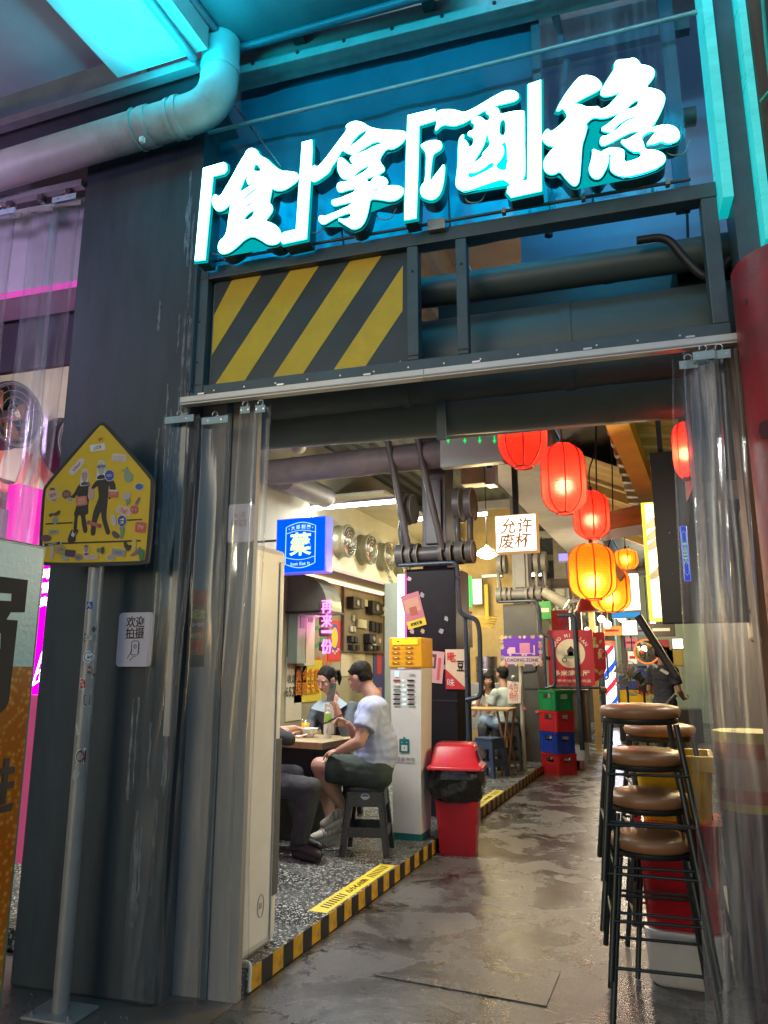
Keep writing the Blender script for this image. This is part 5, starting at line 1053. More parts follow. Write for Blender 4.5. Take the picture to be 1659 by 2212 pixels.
for i, (x, y, s, c, lab) in enumerate(((884, 1250, .05, (.55, .40, .45), 'square pink sticker at the upper left of the first pillar'), (912, 1285, .055, (.30, .30, .32), 'ragged grey sticker above the food poster'), (964, 1336, .05, (.32, .36, .32), 'grey square sticker at the right of the first pillar'), (890, 1363, .06, (.42, .28, .34), 'pinkish square sticker under the food poster'), (913, 1363, .05, (.45, .36, .22), 'peanut-shaped sticker under the food poster'), (953, 1363, .055, (.33, .34, .32), 'rounded grey sticker above the portrait poster'), (959, 1441, .05, (.35, .25, .25), 'small portrait sticker between the two low posters'))):
    onp('pillar_sticker', lab, x, y, s, s, paint(*c), 12*i, cat='sticker', shape=[(s*.5*(.8+.2*math.cos(3*a+i))*math.cos(R(30*a)), s*.55*(.8+.25*math.sin(2*a+i))*math.sin(R(30*a))) for a in range(12)])
# vertical LED light beside the pillar
a, b = PY(866, 1240, 6.9), PY(868, 1378, 6.9)
t = thing('vertical_led_light', 'vertical pale cyan LED light bar left of the first pillar', 'light bar', b)
MB().box((a.x-.035, 6.9, b.z-.9), (a.x+.035, 6.95, a.z)).build('bar', glow('cyan_led', (.55, .95, 1), 2.6), t); MB().box((a.x+.036, 6.9, b.z-.9), (a.x+.05, 6.95, a.z)).build('pink_edge', glow('pink_led', (1, .1, .45), 1.2), t)
# ribbed metal sheet between wall and pillar
q = PX(858, 1400, -3.05)
t = thing('checker_sheet', 'pale green checker plate panel at the end of the shop wall', 'panel', (-3.0, 9, 1))
a, b = PY(831, 1300, 10.2), PY(866, 1300, 10.2)
MB().box((a.x, 10.2, .1), (b.x+.05, 10.26, 2.64)).build('sheet', mat('pale_green_metal', (.36, .45, .38), .35, var=.06, metal=.2, bump=.5, bscale=90), t)

# ================================================================== shop wall furnishings
def wall_fan(lab, y, z, r=.215, X=-4.15, shaded=False):
    t = thing('wall_fan', lab, 'fan', (X, y, z), group='extractor fans along the shop wall'); F = frame((X+.001, y, z), (0, 1, 0), (0, 0, 1))
    hs_ = mat('fan_housing_dark', (.05, .05, .07), .5) if shaded else mat('fan_housing', (.26, .25, .16), .35, metal=.5, var=.15); gd = mat('fan_guard_dark', (.12, .12, .14), .5) if shaded else m_chrome  # darker copies put the dim left bay light into the colour
    mb = MB(F); n = 30
    prof = [(r*1.04, 0), (r*1.04, .03), (r*.97, .05), (r*.97, .12), (r*1.04, .14), (r*1.04, .17), (r*.94, .17), (r*.92, .02)]
    vs = []; fs = []
    for (a, z_) in prof:
        for k in range(n): vs.append((a*math.cos(2*math.pi*k/n), a*math.sin(2*math.pi*k/n), z_))
    for i in range(len(prof)-1):
        for k in range(n): fs.append((i*n+k, i*n+(k+1) % n, (i+1)*n+(k+1) % n, (i+1)*n+k))
    mb.add(vs, fs, True); mb.build('housing', hs_, t)
    plate(F, [(r*.93*math.cos(R(12*k)), r*.93*math.sin(R(12*k))) for k in range(30)], .006).build('back_plate', mat('fan_dark', (.05, .05, .045), .6), t)
    for k in range(4):
        a = 90*k+20; P = [(r*.15*math.cos(R(a)), r*.15*math.sin(R(a)), .05), (r*.85*math.cos(R(a-12)), r*.85*math.sin(R(a-12)), .05), (r*.88*math.cos(R(a+28)), r*.88*math.sin(R(a+28)), .09), (r*.2*math.cos(R(a+50)), r*.2*math.sin(R(a+50)), .08)]
        MB(F).poly(P, (0, 0, .004)).build('blade', mat('fan_blade', (.42, .17, .11), .45), t)
    MB(F).lathe([(r*.18, .04), (r*.18, .16), (r*.10, .178)], (0, 0, 0), 14).build('hub', mat('fan_hub', (.5, .48, .36), .4), t)
    for q in (.35, .55, .75, .93): MB(F).tube([(r*q*math.cos(R(a)), r*q*math.sin(R(a)), .172) for a in range(0, 360, 20)], .0028, 5, closed=True).build('guard_ring', gd, t)
    for a in (30, 120, 210, 300): MB(F).tube([(0, 0, .176), (r*.96*math.cos(R(a)), r*.96*math.sin(R(a)), .172)], .003, 5).build('guard_spoke', gd, t)
    return t
f0 = wall_fan('extractor fan nearest the blue sign', 8.82, 3.06)
for lab, y in (('extractor fan second from the blue sign', 9.58), ('extractor fan third from the blue sign', 10.32), ('extractor fan farthest from the blue sign, by the pillar', 11.05)):
    copy_tree(f0, lab, (-4.15, y, 3.06))
wall_fan('shaded extractor fan at the picture edge in the left bay', 3.42, 3.05, shaded=True); wall_fan('shaded extractor fan nearest the dark column in the left bay', 4.0, 3.0, shaded=True)
# ledge lip and pelmet light
t = thing('bulkhead_ledge', 'purplish ledge along the bottom of the fan wall', 'ledge', (-4.1, 9, 2.64))
MB().box((-4.145, 7.0, 2.62), (-4.04, 12.5, 2.66)).build('ledge', mat('purple_ledge', (.36, .30, .30), .4, var=.1), t); MB().box((-4.6, 8.5, 2.60), (-4.55, 11.5, 2.645)).build('strip_light', glow('weak_warm', (1, .62, .35), 2.0), t)
# graffiti lettering on the walls
FWu = frame((-4.148, 0, 0), (0, 1, 0), (0, 0, 1)); FWl = frame((-4.698, 0, 0), (0, 1, 0), (0, 0, 1))
def graf(s, y, z, h, c, F=FWl, rot=0., w=None, par=None, lab=''):
    return tag(text('graffiti', s, F, y, z, h, paint(*c), None, z=.002, bold=.02, rot=rot, w=w, shear=.15, depth=.0006), lab, 'graffiti')
q = PX(975-600+100, 0, -4.7) if False else None
graf('Shop', 10.7, 2.80, .20, (.10, .20, .22), FWu, -38, lab='dark scrawled graffiti at the lower right of the fan wall')
graf('Z', 8.55, 2.78, .28, (.50, .14, .07), FWu, 0, lab='red graffiti stroke beside the blue sign')
graf('SUN CITY', 3.8, 2.50, .42, (.52, .06, .05), frame((-4.146, 0, 0), (0, 1, 0), (0, 0, 1)), 0, lab='big red graffiti letters on the wall of the left bay') if False else None
graf('SUN', 3.62, 2.72, .34, (.52, .07, .06), FWu, -4, lab='big red graffiti letters on the wall of the left bay')
graf('SACA', PX(676, 1378, -4.7).y, PX(676, 1378, -4.7).z, .30, (.06, .30, .12), rot=12, w=.9, lab='green graffiti word on the lower shop wall')
graf('enem', PX(676, 1445, -4.7).y+.1, PX(676, 1445, -4.7).z, .34, (.55, .12, .03), rot=6, w=1.0, lab='orange graffiti word behind the woman')
# cooker hood
t = thing('cooker_hood', 'curved grey metal hood on the shop wall below the blue sign', 'hood', (-4.5, 9.2, 2.3))
y0 = PX(640, 1300, -4.5).y; y1 = PX(700, 1300, -4.2).y
pr = [(-4.69, 2.60), (-4.55, 2.60)]+[(-4.55+.42*math.sin(R(a)), 2.18+.42*math.cos(R(a))) for a in range(10, 91, 10)]+[(-4.13, 2.12), (-4.69, 2.12)]
MB().poly([(x, 8.45, z) for x, z in pr], (0, .45, 0)).build('hood', mat('hood_metal', (.22, .23, .20), .35, metal=.4, var=.15), t)
MB().box((-4.69, 8.40, 2.09), (-4.10, 8.95, 2.118)).build('lip', K_, t); MB().box((-4.6, 8.5, 2.065), (-4.3, 8.85, 2.088)).build('lamp_strip', m_white, t)
# meter boxes
for (x, y, w_, h_, lab, c) in ((650, 1360, .28, .95, 'tall cream meter box on the shop wall', (.55, .52, .34)), (632, 1370, .25, .75, 'green grey meter box at the left of the shop wall', (.28, .36, .28))):
    q = PX(x, y, -4.69); t = thing('meter_box', lab, 'meter box', q); MB().box(q+Vector((0, -w_/2, -h_/2)), q+Vector((.14, w_/2, h_/2)), .01).build('case', mat('meter%d' % x, c, .4, var=.06), t); MB().box(q+Vector((.141, -w_*.25, h_*.1)), q+Vector((.146, w_*.25, h_*.38))).build('window', paint(.18, .2, .18), t)
# pink neon characters on a stand
q = PX(703, 1300, -4.4)
t = thing('pink_neon_sign', 'vertical pink neon sign of characters on the shop wall', 'neon sign', (-4.5, q.y, 1.9))
MB().box((-4.69, q.y-.16, PX(690, 1448, -4.5).z), (-4.66, q.y-.12, 2.12)).build('post', m_galv, t)
pk = glow('neon_pink', (1, .16, .75), 3)
for ch, yy, hh in (('再', 1310, .24), ('来', 1340, .24), ('一', 1364, .05), ('份', 1396, .26)):
    p = PY(706, yy, 8.3); F = frame(p, (1, 0, 0), (0, 0, 1)); text('character', ch, F, 0, 0, hh*.66, pk, t, depth=.012, w=.14)
    MB(F).box((-.13, -.055, -.14), (.01, .055, -.03), .02).build('cup_backing', mat('dark_cup', (.14, .12, .08), .5), t)
t['label'] = 'vertical pink neon sign of characters on the shop wall'
L = lamp('neon_glow', PY(700, 1350, 8.9), 3, (1, .2, .7), 'POINT', .15)
# red poster, switch board, small pictures
def wallp(nm, lab, x, y, w, h, m, cat='poster', d=.012, X=-4.698, blocks=()):
    q = PX(x, y, X); t = thing(nm, lab, cat, q); F = frame(q, (0, 1, 0), (0, 0, 1)); plate(F, [(-w/2, -h/2), (w/2, -h/2), (w/2, h/2), (-w/2, h/2)], d).build('board', m, t)
    for i, (bx_, by, bw_, bh, c) in enumerate(blocks):
        plate(F, [(-w/2+bx_*w, -h/2+by*h), (-w/2+(bx_+bw_)*w, -h/2+by*h), (-w/2+(bx_+bw_)*w, -h/2+(by+bh)*h), (-w/2+bx_*w, -h/2+(by+bh)*h)], .001, d+.0005+i*.0012).build('print_block', paint(*c), t)
    return t, F
t, F = wallp('red_poster', 'red poster with a yellow oval on the shop wall', 721, 1383, .42, .58, paint(.60, .03, .04))
plate(F, [(.14*math.cos(R(20*k)), .05+.19*math.sin(R(20*k))) for k in range(18)], .001, .0125).build('blue_oval', Bl, t); plate(F, [(.11*math.cos(R(20*k)), .04+.15*math.sin(R(20*k))) for k in range(18)], .001, .014).build('yellow_oval', Yl, t)
for k in range(5): MB(F).ball((-.12+.06*k, -.19+.03*abs(k-2), .013), .02, 8, 6).build('white_dot', Wh, t)
t, F = wallp('switch_board', 'brown wooden board hung with black switches and gadgets', 784, 1343, 1.67, .98, mat('board_brown', (.19, .16, .11), .6, var=.2), 'board', .03)
BF = F @ Matrix.Diagonal((.79, .70, 1, 1))
for (a, b) in (((-1.07, -.70, .031), (-1.03, .70, .055)), ((1.03, -.70, .031), (1.07, .70, .055)), ((-1.03, -.70, .031), (1.03, -.66, .055)), ((-1.03, .66, .031), (1.03, .70, .055))): MB(BF).box(a, b).build('frame', mat('frame_brown', (.12, .09, .06), .5), t)
rr = random.Random(4)
for (x, y, w, h, d, c) in ((-.72, .36, .34, .26, .12, 0), (-.38, .38, .16, .22, .10, 1), (.25, .34, .42, .30, .13, 0), (.66, .34, .2, .24, .1, 0), (.86, .3, .12, .24, .08, 2), (-.05, .42, .16, .16, .05, 2), (-.22, -.06, .46, .20, .04, 2), (.30, -.08, .14, .24, .06, 0), (.52, -.09, .14, .24, .06, 0), (.74, -.10, .14, .24, .06, 0), (-.62, .04, .08, .14, .04, 2), (-.72, -.2, .10, .13, .04, 2), (-.58, -.2, .10, .13, .04, 2), (-.8, -.42, .12, .14, .08, 0), (-.64, -.42, .10, .14, .08, 0), (-.5, -.44, .12, .12, .08, 1), (.1, -.38, .34, .22, .12, 0), (.38, -.4, .2, .26, .05, 3), (-.75, -.6, .14, .12, .09, 0), (-.55, -.6, .14, .12, .09, 0), (.05, -.58, .2, .14, .09, 0), (.3, -.58, .14, .12, .09, 0), (.52, -.58, .14, .12, .09, 0), (.78, -.4, .08, .10, .03, 2)):
    MB(BF).box((x-w/2, y-h/2, .031), (x+w/2, y+h/2, .031+d), .015).build('switch_unit', (K_, paint(.12, .12, .13), paint(.52, .50, .36), paint(.5, .58, .62))[c], t)
    if w > .15 and c == 0: MB(BF).cyl((x, y, .031+d), (x, y, .05+d), min(w, h)*.25, 12).build('switch_knob', m_galv, t)
t, F = wallp('framed_notice', 'pale framed notice behind the heads of the diners', 762, 1425+10, .9, .34, paint(.55, .50, .36)); MB(F).box((-.47, .17, .0), (.47, .20, .03)).build('frame', paint(.20, .30, .26), t)
wallp('blue_poster', 'blue and red poster low beside the standing man head level', 818, 1470, .5, 1.1, paint(.05, .07, .25), blocks=((.3, .6, .4, .3, (.6, .06, .06)), (.2, .1, .5, .3, (.55, .3, .3))))
wallp('phone_notice', 'white paper notice with a phone number at the left of the lower wall', 634, 1487, .42, .8, paint(.60, .56, .42))
q = PX(634, 1483, -4.68); F = frame(q, (0, 1, 0), (0, 0, 1)); tt = [o for o in bpy.data.objects if o.name == 'phone_notice'][0]
text('lettering', '收定食', F, 0, .10, .11, K_, tt, z=.004); text('lettering', '65258', F, 0, -.06, .12, K_, tt, z=.004); text('lettering', '今日开房', F, 0, .27, .09, Rd, tt, z=.004)
wallp('yellow_notice', 'crumpled yellow notices with red characters behind the woman', 665, 1470, .8, .55, paint(.66, .55, .05)); q = PX(665, 1472, -4.68); F = frame(q, (0, 1, 0), (0, 0, 1)); tt = [o for o in bpy.data.objects if o.name == 'yellow_notice'][0]
text('lettering', '黄金生煎\n国营玉米', F, 0, 0, .34, paint(.62, .18, .02), tt, z=.004, bold=.02)
wallp('receipt_strip', 'faded strip of stuck receipts on the lower wall', 650, 1425, .3, .7, paint(.42, .34, .27), blocks=((.1, .8, .8, .1, (.2, .18, .16)), (.1, .6, .8, .05, (.5, .15, .12)), (.1, .4, .8, .05, (.25, .2, .18))))
# window and dark frame in the left bay
t = thing('bay_window', 'bluish white lit window under the graffiti in the left bay', 'window', (-4.1, 2.9, 1.9))
MB().box((-4.149, 2.55, 1.62), (-4.12, 3.3, 2.28)).build('pane', mat('cold_pane', (.45, .55, .6), .3, emit=(.6, .85, 1), es=.5), t)
for (a, b) in (((-4.149, 2.5, 2.28), (-4.05, 3.5, 2.42)), ((-4.149, 3.3, 1.5), (-4.05, 3.5, 2.28))): MB().box(a, b).build('dark_frame', paint(.06, .05, .08), t)
t = thing('magenta_light_column', 'magenta glowing column between the window and the dark column', 'light column', (-4, 3.6, 1))
MB().box((-4.10, 3.52, PX(90, 1185, -4.05).z), (-4.0, 4.6, PX(90, 1062, -4.05).z)).build('panel', glow('magenta_soft', (1, .0, .5), .8), t)
L = lamp('magenta_glow', (-3.6, 3.3, 2.2), 8, (1, .15, .7), 'POINT', .3)

# ================================================================== standing white cabinet
t = thing('standing_air_cabinet', 'tall white standing air conditioner at the left of the opening', 'air conditioner', (-2.2, 3.3, .1))
MB().box((-2.42, 3.14, .11), (-1.94, 3.47, 2.02), .035).build('body', m_white, t)
MB().box((-2.40, 3.16, .101), (-1.96, 3.45, .109)).build('base', Gy, t)
MB().box((-1.939, 3.395, .12), (-1.932, 3.40, 1.95)).build('joint_line', paint(.45, .43, .4), t)
for k in range(5): MB().box((-1.9395, 3.405+.011*k, .32), (-1.930, 3.411+.011*k, 1.05)).build('grille_slat', paint(.20, .19, .18), t)
F = frame((-1.9385, 3.31, .30), (0, 1, 0), (0, 0, 1)); MB(F).tube([(.028*math.cos(R(a)), .05*math.sin(R(a)), 0) for a in range(0, 360, 20)], .0022, 5, closed=True).build('emblem', paint(.42, .40, .38), t)
MB(F).box((-.012, -.012, 0), (.012, .014, .002)).build('emblem_mark', paint(.42, .40, .38), t)

# ================================================================== phone charging cabinet
x0, x1, y0, y1 = -2.205, -1.935, 5.70, 5.98
cb = thing('phone_charging_cabinet', 'tall white and orange phone charger rental cabinet beside the first pillar', 'charging cabinet', ((x0+x1)/2, (y0+y1)/2, .1))
MB().box((x0+.02, y0+.02, .101), (x1-.03, y1-.02, .15)).build('base', m_teal, cb)
MB().hexa([(x0+.02, y0+.015, .151), (x1-.025, y0+.015, .151), (x1-.025, y1-.01, .151), (x0+.02, y1-.01, .151)], [(x0+.003, y0+.003, 1.40), (x1-.003, y0+.003, 1.40), (x1-.003, y1, 1.40), (x0+.003, y1, 1.40)]).build('body', m_white, cb)
MB().box((x0-.006, y0-.006, 1.402), (x1+.006, y1+.006, 1.645), .012).build('orange_head', mat('orange_plastic', (.80, .40, .015), .3, var=.06), cb)
# front face frame: origin at left bottom of the face
Fc = frame((x0, y0-.0085, 0), (1, 0, 0), (0, 0, 1)); wC = x1-x0
plate(Fc, [(.025, 1.59), (wC-.03, 1.59), (wC-.03, 1.632), (.025, 1.632)], .002).build('screen', glow('yellow_screen', (1, .92, .03), 1.3), cb)
text('lettering', '→■ ~∨', Fc, .085, 1.612, .012, K_, cb, z=.003, w=.08)
for r_ in range(4):
    for c_ in range(2): MB(Fc).poly([(.055+.115*c_+a, 1.565-.040*r_+b, .001) for a, b in rbox_pts(.065, .016, .0078, 3)], (0, 0, .0012)).build('slot', mat('orange_slot', (.50, .22, .01), .35), cb) ; MB(Fc).box((.045+.115*c_, 1.5635-.04*r_, .0023), (.065+.115*c_, 1.5665-.04*r_, .003)).build('slot_light', glow('slot_lit', (1, .9, .6), 1.2 if r_ < 3 else .1), cb)
Fl = frame((x0+.004, y0+.0005, 0), (1, 0, 0), (0, 0, 1))
plate(Fl, rbox_pts(.038, .045, .006), .001).build('code_panel', glow('pale_screen', (.65, .9, 1), .9), cb)
cb_panel = [o for o in bpy.data.objects if o.name == 'code_panel'][0]; cb_panel.location = cb_panel.location+Vector((.055, 0, 1.355))
text('lettering', '怪兽充电', Fl, .185, 1.355, .014, Gy, cb, z=.002, w=.055)
for r_ in range(6):
    for c_ in range(2):
        cm_ = paint(.35, .03, .04) if (r_, c_) == (0, 0) else (paint(.10, .22, .2) if (r_, c_) == (2, 0) else (m_white if (r_, c_) == (1, 0) else K_))
        MB(Fl).poly([(.055+.12*c_+a, 1.305-.037*r_+b, .0005) for a, b in rbox_pts(.062, .013, .006, 3)], (0, 0, .002)).build('power_bank_slot', cm_, cb)
    for k in range(1 if r_ in (0, 1, 3) else 2): MB(Fl).box((.108+.014*k, 1.301-.037*r_, .0005), (.114+.014*k, 1.309-.037*r_, .002)).build('indicator', glow('cyan_dot', (.3, .9, 1), 2.5), cb)
MB(Fl).poly([(.115+a, .80+b, -.0088) for a, b in rbox_pts(.085, .105, .01)], (0, 0, .0035)).build('emblem', m_teal, cb)
MB(Fl).box((.105, .8535, -.0082), (.125, .866, -.0053)).build('emblem_cap', m_teal, cb)
MB(Fl).poly([(.115+a, .783+b, -.0052) for a, b in rbox_pts(.05, .045, .004)], (0, 0, .001)).build('emblem_mouth', m_white, cb); MB(Fl).box((.1125, .775, -.0041), (.1175, .79, -.0035)).build('emblem_bolt', K_, cb)
for s in (-1, 1): MB(Fl).poly([(.115+s*.028, .828, -.0052), (.115+s*.018, .822, -.0052), (.115+s*.014, .828, -.0052)], (0, 0, .001)).build('emblem_eye', Wh, cb)
text('lettering', '怪兽充电', Fl, .122, .70, .033, Gy, cb, z=-.0085, w=.16); text('lettering', 'ENERGY MONSTER', Fl, .122, .672, .011, Gy, cb, z=-.0088, w=.16)
# ================================================================== red bin
bc = Vector((-1.72, 5.93)); rz = R(8)
tb = thing('red_swing_bin', 'red plastic swing-top bin with a black bag beside the platform', 'bin', (bc.x, bc.y, 0), rz)
Mb = Matrix.Translation((bc.x, bc.y, 0)) @ Matrix.Rotation(rz, 4, 'Z')
def rq(w, d, z): return [(-w/2, -d/2, z), (w/2, -d/2, z), (w/2, d/2, z), (-w/2, d/2, z)]
def loft(secs, M=None, r=.15):
    """stack of rounded rectangles (w, d, z, dx, dy)"""
    mb = MB(M); vs = []; fs = []
    for s in secs:
        w, d, z = s[:3]; dx, dy = (s[3], s[4]) if len(s) > 3 else (0, 0)
        for (a, b) in rbox_pts(w, d, min(w, d)*r, 3): vs.append((a+dx, b+dy, z))
    n = 16
    for i in range(len(secs)-1):
        for k in range(n): fs.append((i*n+k, i*n+(k+1) % n, (i+1)*n+(k+1) % n, (i+1)*n+k))
    mb.add(vs, fs, True); mb.add(vs[:n], [tuple(range(n))[::-1]]); mb.add(vs[-n:], [tuple(range(n))]); return mb
m_bin = mat('red_bin_plastic', (.48, .015, .03), .33, var=.08, bump=.02, dirt=(.25, .02, .03), dirt_amt=.3)
loft([(.27, .26, .0), (.275, .265, .01), (.345, .33, .50), (.36, .345, .62)], Mb).build('body', m_bin, tb)
bag = loft([(.355, .34, .395), (.40, .375, .42), (.43, .405, .50), (.44, .42, .56), (.41, .40, .615), (.385, .37, .64)], Mb, .3)
rr = random.Random(8)
bag2 = MB(); bag2.v = [v+Vector((rr.uniform(-.012, .012), rr.uniform(-.012, .012), rr.uniform(-.008, .008))) for v in bag.v]; bag2.f = bag.f; bag2.sm = set()
bag2.build('bin_bag', mat('black_bag', (.014, .014, .016), .22, var=.2, bump=1.0, bscale=26, scale=8), tb)
loft([(.435, .42, .628), (.44, .425, .645), (.42, .40, .655), (.38, .36, .66, 0, .0), (.32, .25, .79, -.01, .02), (.30, .22, .81, -.01, .03), (.24, .14, .82, -.01, .04)], Mb, .12).build('lid', m_bin, tb)
# dark swing flap with a blue sheen on the sloping front right side
MB(Mb).hexa([(.205, -.14, .70), (.205, .16, .70), (.175, .15, .775), (.175, -.12, .775)], [(.213, -.14, .703), (.213, .16, .703), (.183, .15, .778), (.183, -.12, .778)]).build('flap', mat('flap_dark_blue', (.06, .08, .16), .25), tb)
MB(Mb).box((.165, -.08, .2), (.1665, .03, .34)).build('label_sticker', paint(.4, .2, .2), tb) if False else None
for (x_, z_, w_, h_, c_) in ((.08, .30, .09, .11, (.42, .10, .10)), (.08, .22, .09, .04, (.45, .2, .2))):
    MB(Mb).poly([(.168, -w_/2+.0, z_-h_/2), (.168, w_/2, z_-h_/2), (.171, w_/2, z_+h_/2), (.171, -w_/2, z_+h_/2)], (.0008, 0, 0)).build('worn_label', paint(*c_), tb)
q = Mb @ Vector((-.06, -.175, .71)); FT = frame(q, Mb.to_3x3() @ Vector((1, 0, 0)), Mb.to_3x3() @ Vector((0, .35, 1))); text('magenta_glint_mark', '5', FT, 0, 0, .03, paint(.7, .02, .5), tb, z=.012)
# ================================================================== crates
def crate(lab, loc, rz, m, w=.39, d=.29, h=.272, proto=None, grp='plastic crates stacked at the platform edge'):
    t = thing('plastic_crate', lab, 'crate', loc, rz, grp); M = Matrix.Translation(loc) @ Matrix.Rotation(rz, 4, 'Z'); th = .012
    def wall(ax, s):    # four walls with a hand hole in each
        mb = MB(M); L = (w if ax == 0 else d); off = (d/2 if ax == 0 else w/2)*s
        def bx(a0, a1, z0, z1, o0=0., o1=th):
            lo, hi = off-s*o0, off-s*o1
            if ax == 0: mb.box((a0, lo, z0), (a1, hi, z1))
            else: mb.box((lo, a0, z0), (hi, a1, z1))
        e = L/2-(th+.001 if ax else 0); hw = L*.20
        bx(-e, e, .0, h*.58); bx(-e, -hw, h*.5801, h*.82); bx(hw, e, h*.5801, h*.82); bx(-e, e, h*.8201, h*.96)
        bx(-e*1.0, e*1.0, h*.905, h, -.008, -.0005); bx(-e*.99, e*.99, .0, h*.05, -.006, -.0005)
        for q in (-.46, -.3, .3, .46): bx(L*q-.004, L*q+.004, h*.051, h*.90, -.006, -.0005)
        return mb.build('side', m, t)
    for ax, s in ((0, -1), (0, 1), (1, -1), (1, 1)): wall(ax, s)
    MB(M).box((-w/2+th+.001, -d/2+th+.001, .004), (w/2-th-.001, d/2-th-.001, .012)).build('bottom', m, t)
    return t
cG = mat('crate_green', (.01, .20, .06), .35, var=.1, dirt=(.03, .14, .06), dirt_amt=.4); cR = mat('crate_red', (.50, .02, .025), .35, var=.1, dirt=(.3, .04, .04), dirt_amt=.4); cB = mat('crate_blue', (.015, .05, .38), .35, var=.1, dirt=(.03, .06, .25), dirt_amt=.4); cY = mat('crate_yellow', (.62, .40, .01), .35, var=.1)
cc_ = Vector((-1.66, 10.66, 0)); ra = R(-44)
for k, (m, lab) in enumerate(((cR, 'lowest red crate of the stack at the platform edge'), (cB, 'blue crate on the lowest red one of the stack at the platform edge'), (cR, 'upper red crate just under the green one'), (cG, 'green crate topmost of the stack at the platform edge'))):
    crate(lab, (cc_.x+(.006, -.004, .003, 0)[k], cc_.y, .278*k), ra+(.02, -.015, .01, -.03)[k], m)
for (x, z, m, lab) in ((-.98, .42, cG, 'far green crate low beside the barber pole'), (-.98, .70, cY, 'far yellow crate beside the barber pole'), (-.98, .98, cB, 'far blue crate on top beside the barber pole'), (-.62, .62, cY, 'far pale yellow crate under the far red one'), (-.62, .90, cR, 'far red crate under the small dark blue one'), (-.62, 1.18, cB, 'far dark blue crate right of the other blue one')):
    crate(lab, (x, 16.2, z), R(4), m, .46, .32, grp='plastic crates at the far end of the hall')
t = thing('dark_counter', 'low black counter carrying the far crates', 'counter', (-.7, 16.2, 0)); MB().box((-1.25, 16.0, 0), (-.78, 16.6, .415), .01).build('body', K_, t); MB().box((-.775, 16.0, 0), (.3, 16.6, .615), .01).build('body', K_, t)
# small bins behind the crates
t = thing('white_waste_bin', 'white bin with a black bag behind the stack of crates', 'bin', (-1.52, 11.6, 0)); loft([(.24, .24, 0), (.30, .30, .55)], Matrix.Translation((-1.50, 11.5, 0))).build('body', m_white, t); loft([(.31, .31, .50), (.33, .33, .56), (.27, .27, .62)], Matrix.Translation((-1.50, 11.5, 0))).build('bag', mat('black_bag'), t)
t = thing('blue_waste_bin', 'tall blue bin on the platform behind the stack of crates', 'bin', (-1.75, 12.6, 0)); loft([(.3, .3, 0), (.38, .38, .95)], Matrix.Translation((-1.72, 12.6, 0))).build('body', mat('bin_blue', (.03, .07, .28), .4), t); loft([(.40, .40, .951), (.40, .40, .99)], Matrix.Translation((-1.72, 12.6, 0))).build('rim', mat('bin_blue'), t)
for (dx, c, lab) in ((0, (.55, .10, .05), 'orange handled broom leaning by the red sign'), (.06, (.5, .36, .18), 'wooden handled broom leaning by the red sign')):
    t = thing('broom', lab, 'broom', (-1.62+dx, 11.3, 0)); MB().tube([(-1.55+dx, 11.4, .1), (-1.66+dx, 11.5, 1.5)], .012, 8).build('handle', paint(*c), t); MB().box((-1.63+dx, 11.36, .0), (-1.47+dx, 11.42, .1)).build('head', paint(.3, .1, .1), t)

# ================================================================== loading zone sign
q = G(1133, 1662, .1); ls = thing('loading_zone_sign', 'purple loading zone sign edged with stickers on a pale pole', 'sign', (q.x, q.y, .1))
MB().cyl((q.x, q.y, .1), (q.x, q.y, 1.52), .030, 16).build('pole', mat('pale_pole', (.50, .52, .44), .5, var=.1, dirt=(.3, .33, .28), dirt_amt=.3), ls); MB().box((q.x-.13, q.y-.08, .1), (q.x+.13, q.y+.08, .112)).build('foot_plate', m_galv, ls)
MB().tube(bent([(q.x+.02, q.y+.02, 1.34), (q.x+.2, q.y+.05, 1.36), (q.x+.2, q.y+.05, 1.44)], .05), .016, 8).build('side_hook', m_rail2, ls)
c = PY(1126, 1405, q.y-.04); F = frame(c, (1, 0, 0), (0, 0, 1)); w, h = .56, .39
plate(F, rbox_pts(w, h, .02), .008).build('plate', mat('sign_purple', (.10, .03, .33), .35, var=.05, emit=(.25, .05, .6), es=.12), ls)
plate(F, [(-w*.47, -h*.46), (w*.47, -h*.46), (w*.47, -h*.20), (-w*.47, -h*.20)], .001, .0085).build('lower_band', paint(.55, .45, .50), ls)
text('lettering', 'LOADING ZONE', F, 0, -h*.32, .044, paint(.03, .02, .08), ls, z=.010, w=w*.8, bold=.02)
tk = paint(.62, .40, .55)
plate(F, [(-.02, -.03), (.12, -.03), (.12, .10), (-.02, .10)], .001, .0087).build('truck_box', paint(.55, .22, .40), ls)
for pts in ([(-.19, -.04), (-.08, -.04), (-.08, .045), (-.16, .045), (-.19, .01)], [(-.08, -.045), (.14, -.045), (.14, -.032), (-.08, -.032)], [(.15, -.06), (.185, -.06), (.185, .07), (.165, .07), (.165, -.03), (.15, -.03)]): plate(F, pts, .001, .0100).build('truck_shape', tk, ls)
for x in (-.15, .02, .06): MB(F).lathe([(.018, .0087), (.018, .0112)], (x, -.055, 0), 12).build('truck_wheel', tk, ls)
rr = random.Random(6); cols = [(.55, .5, .45), (.6, .42, .08), (.35, .4, .3), (.5, .15, .12), (.25, .3, .32), (.6, .55, .5), (.4, .3, .2)]
for k in range(46):
    side = k % 4; u = rr.uniform(-.5, .5)
    x, y = ((u*w, h*.46), (w*.46, u*h), (u*w, -h*.47), (-w*.46, u*h))[side]
    if side == 2 and k % 2: continue
    s = rr.uniform(.02, .035); a0 = rr.uniform(0, 90); plate(F, [(x+s*math.cos(R(a0+90*i)), y+s*rr.uniform(.7, 1.2)*math.sin(R(a0+90*i))) for i in range(4)], .0006, .0102+.0007*k/10).build('edge_sticker', paint(*cols[k % 7]), ls)
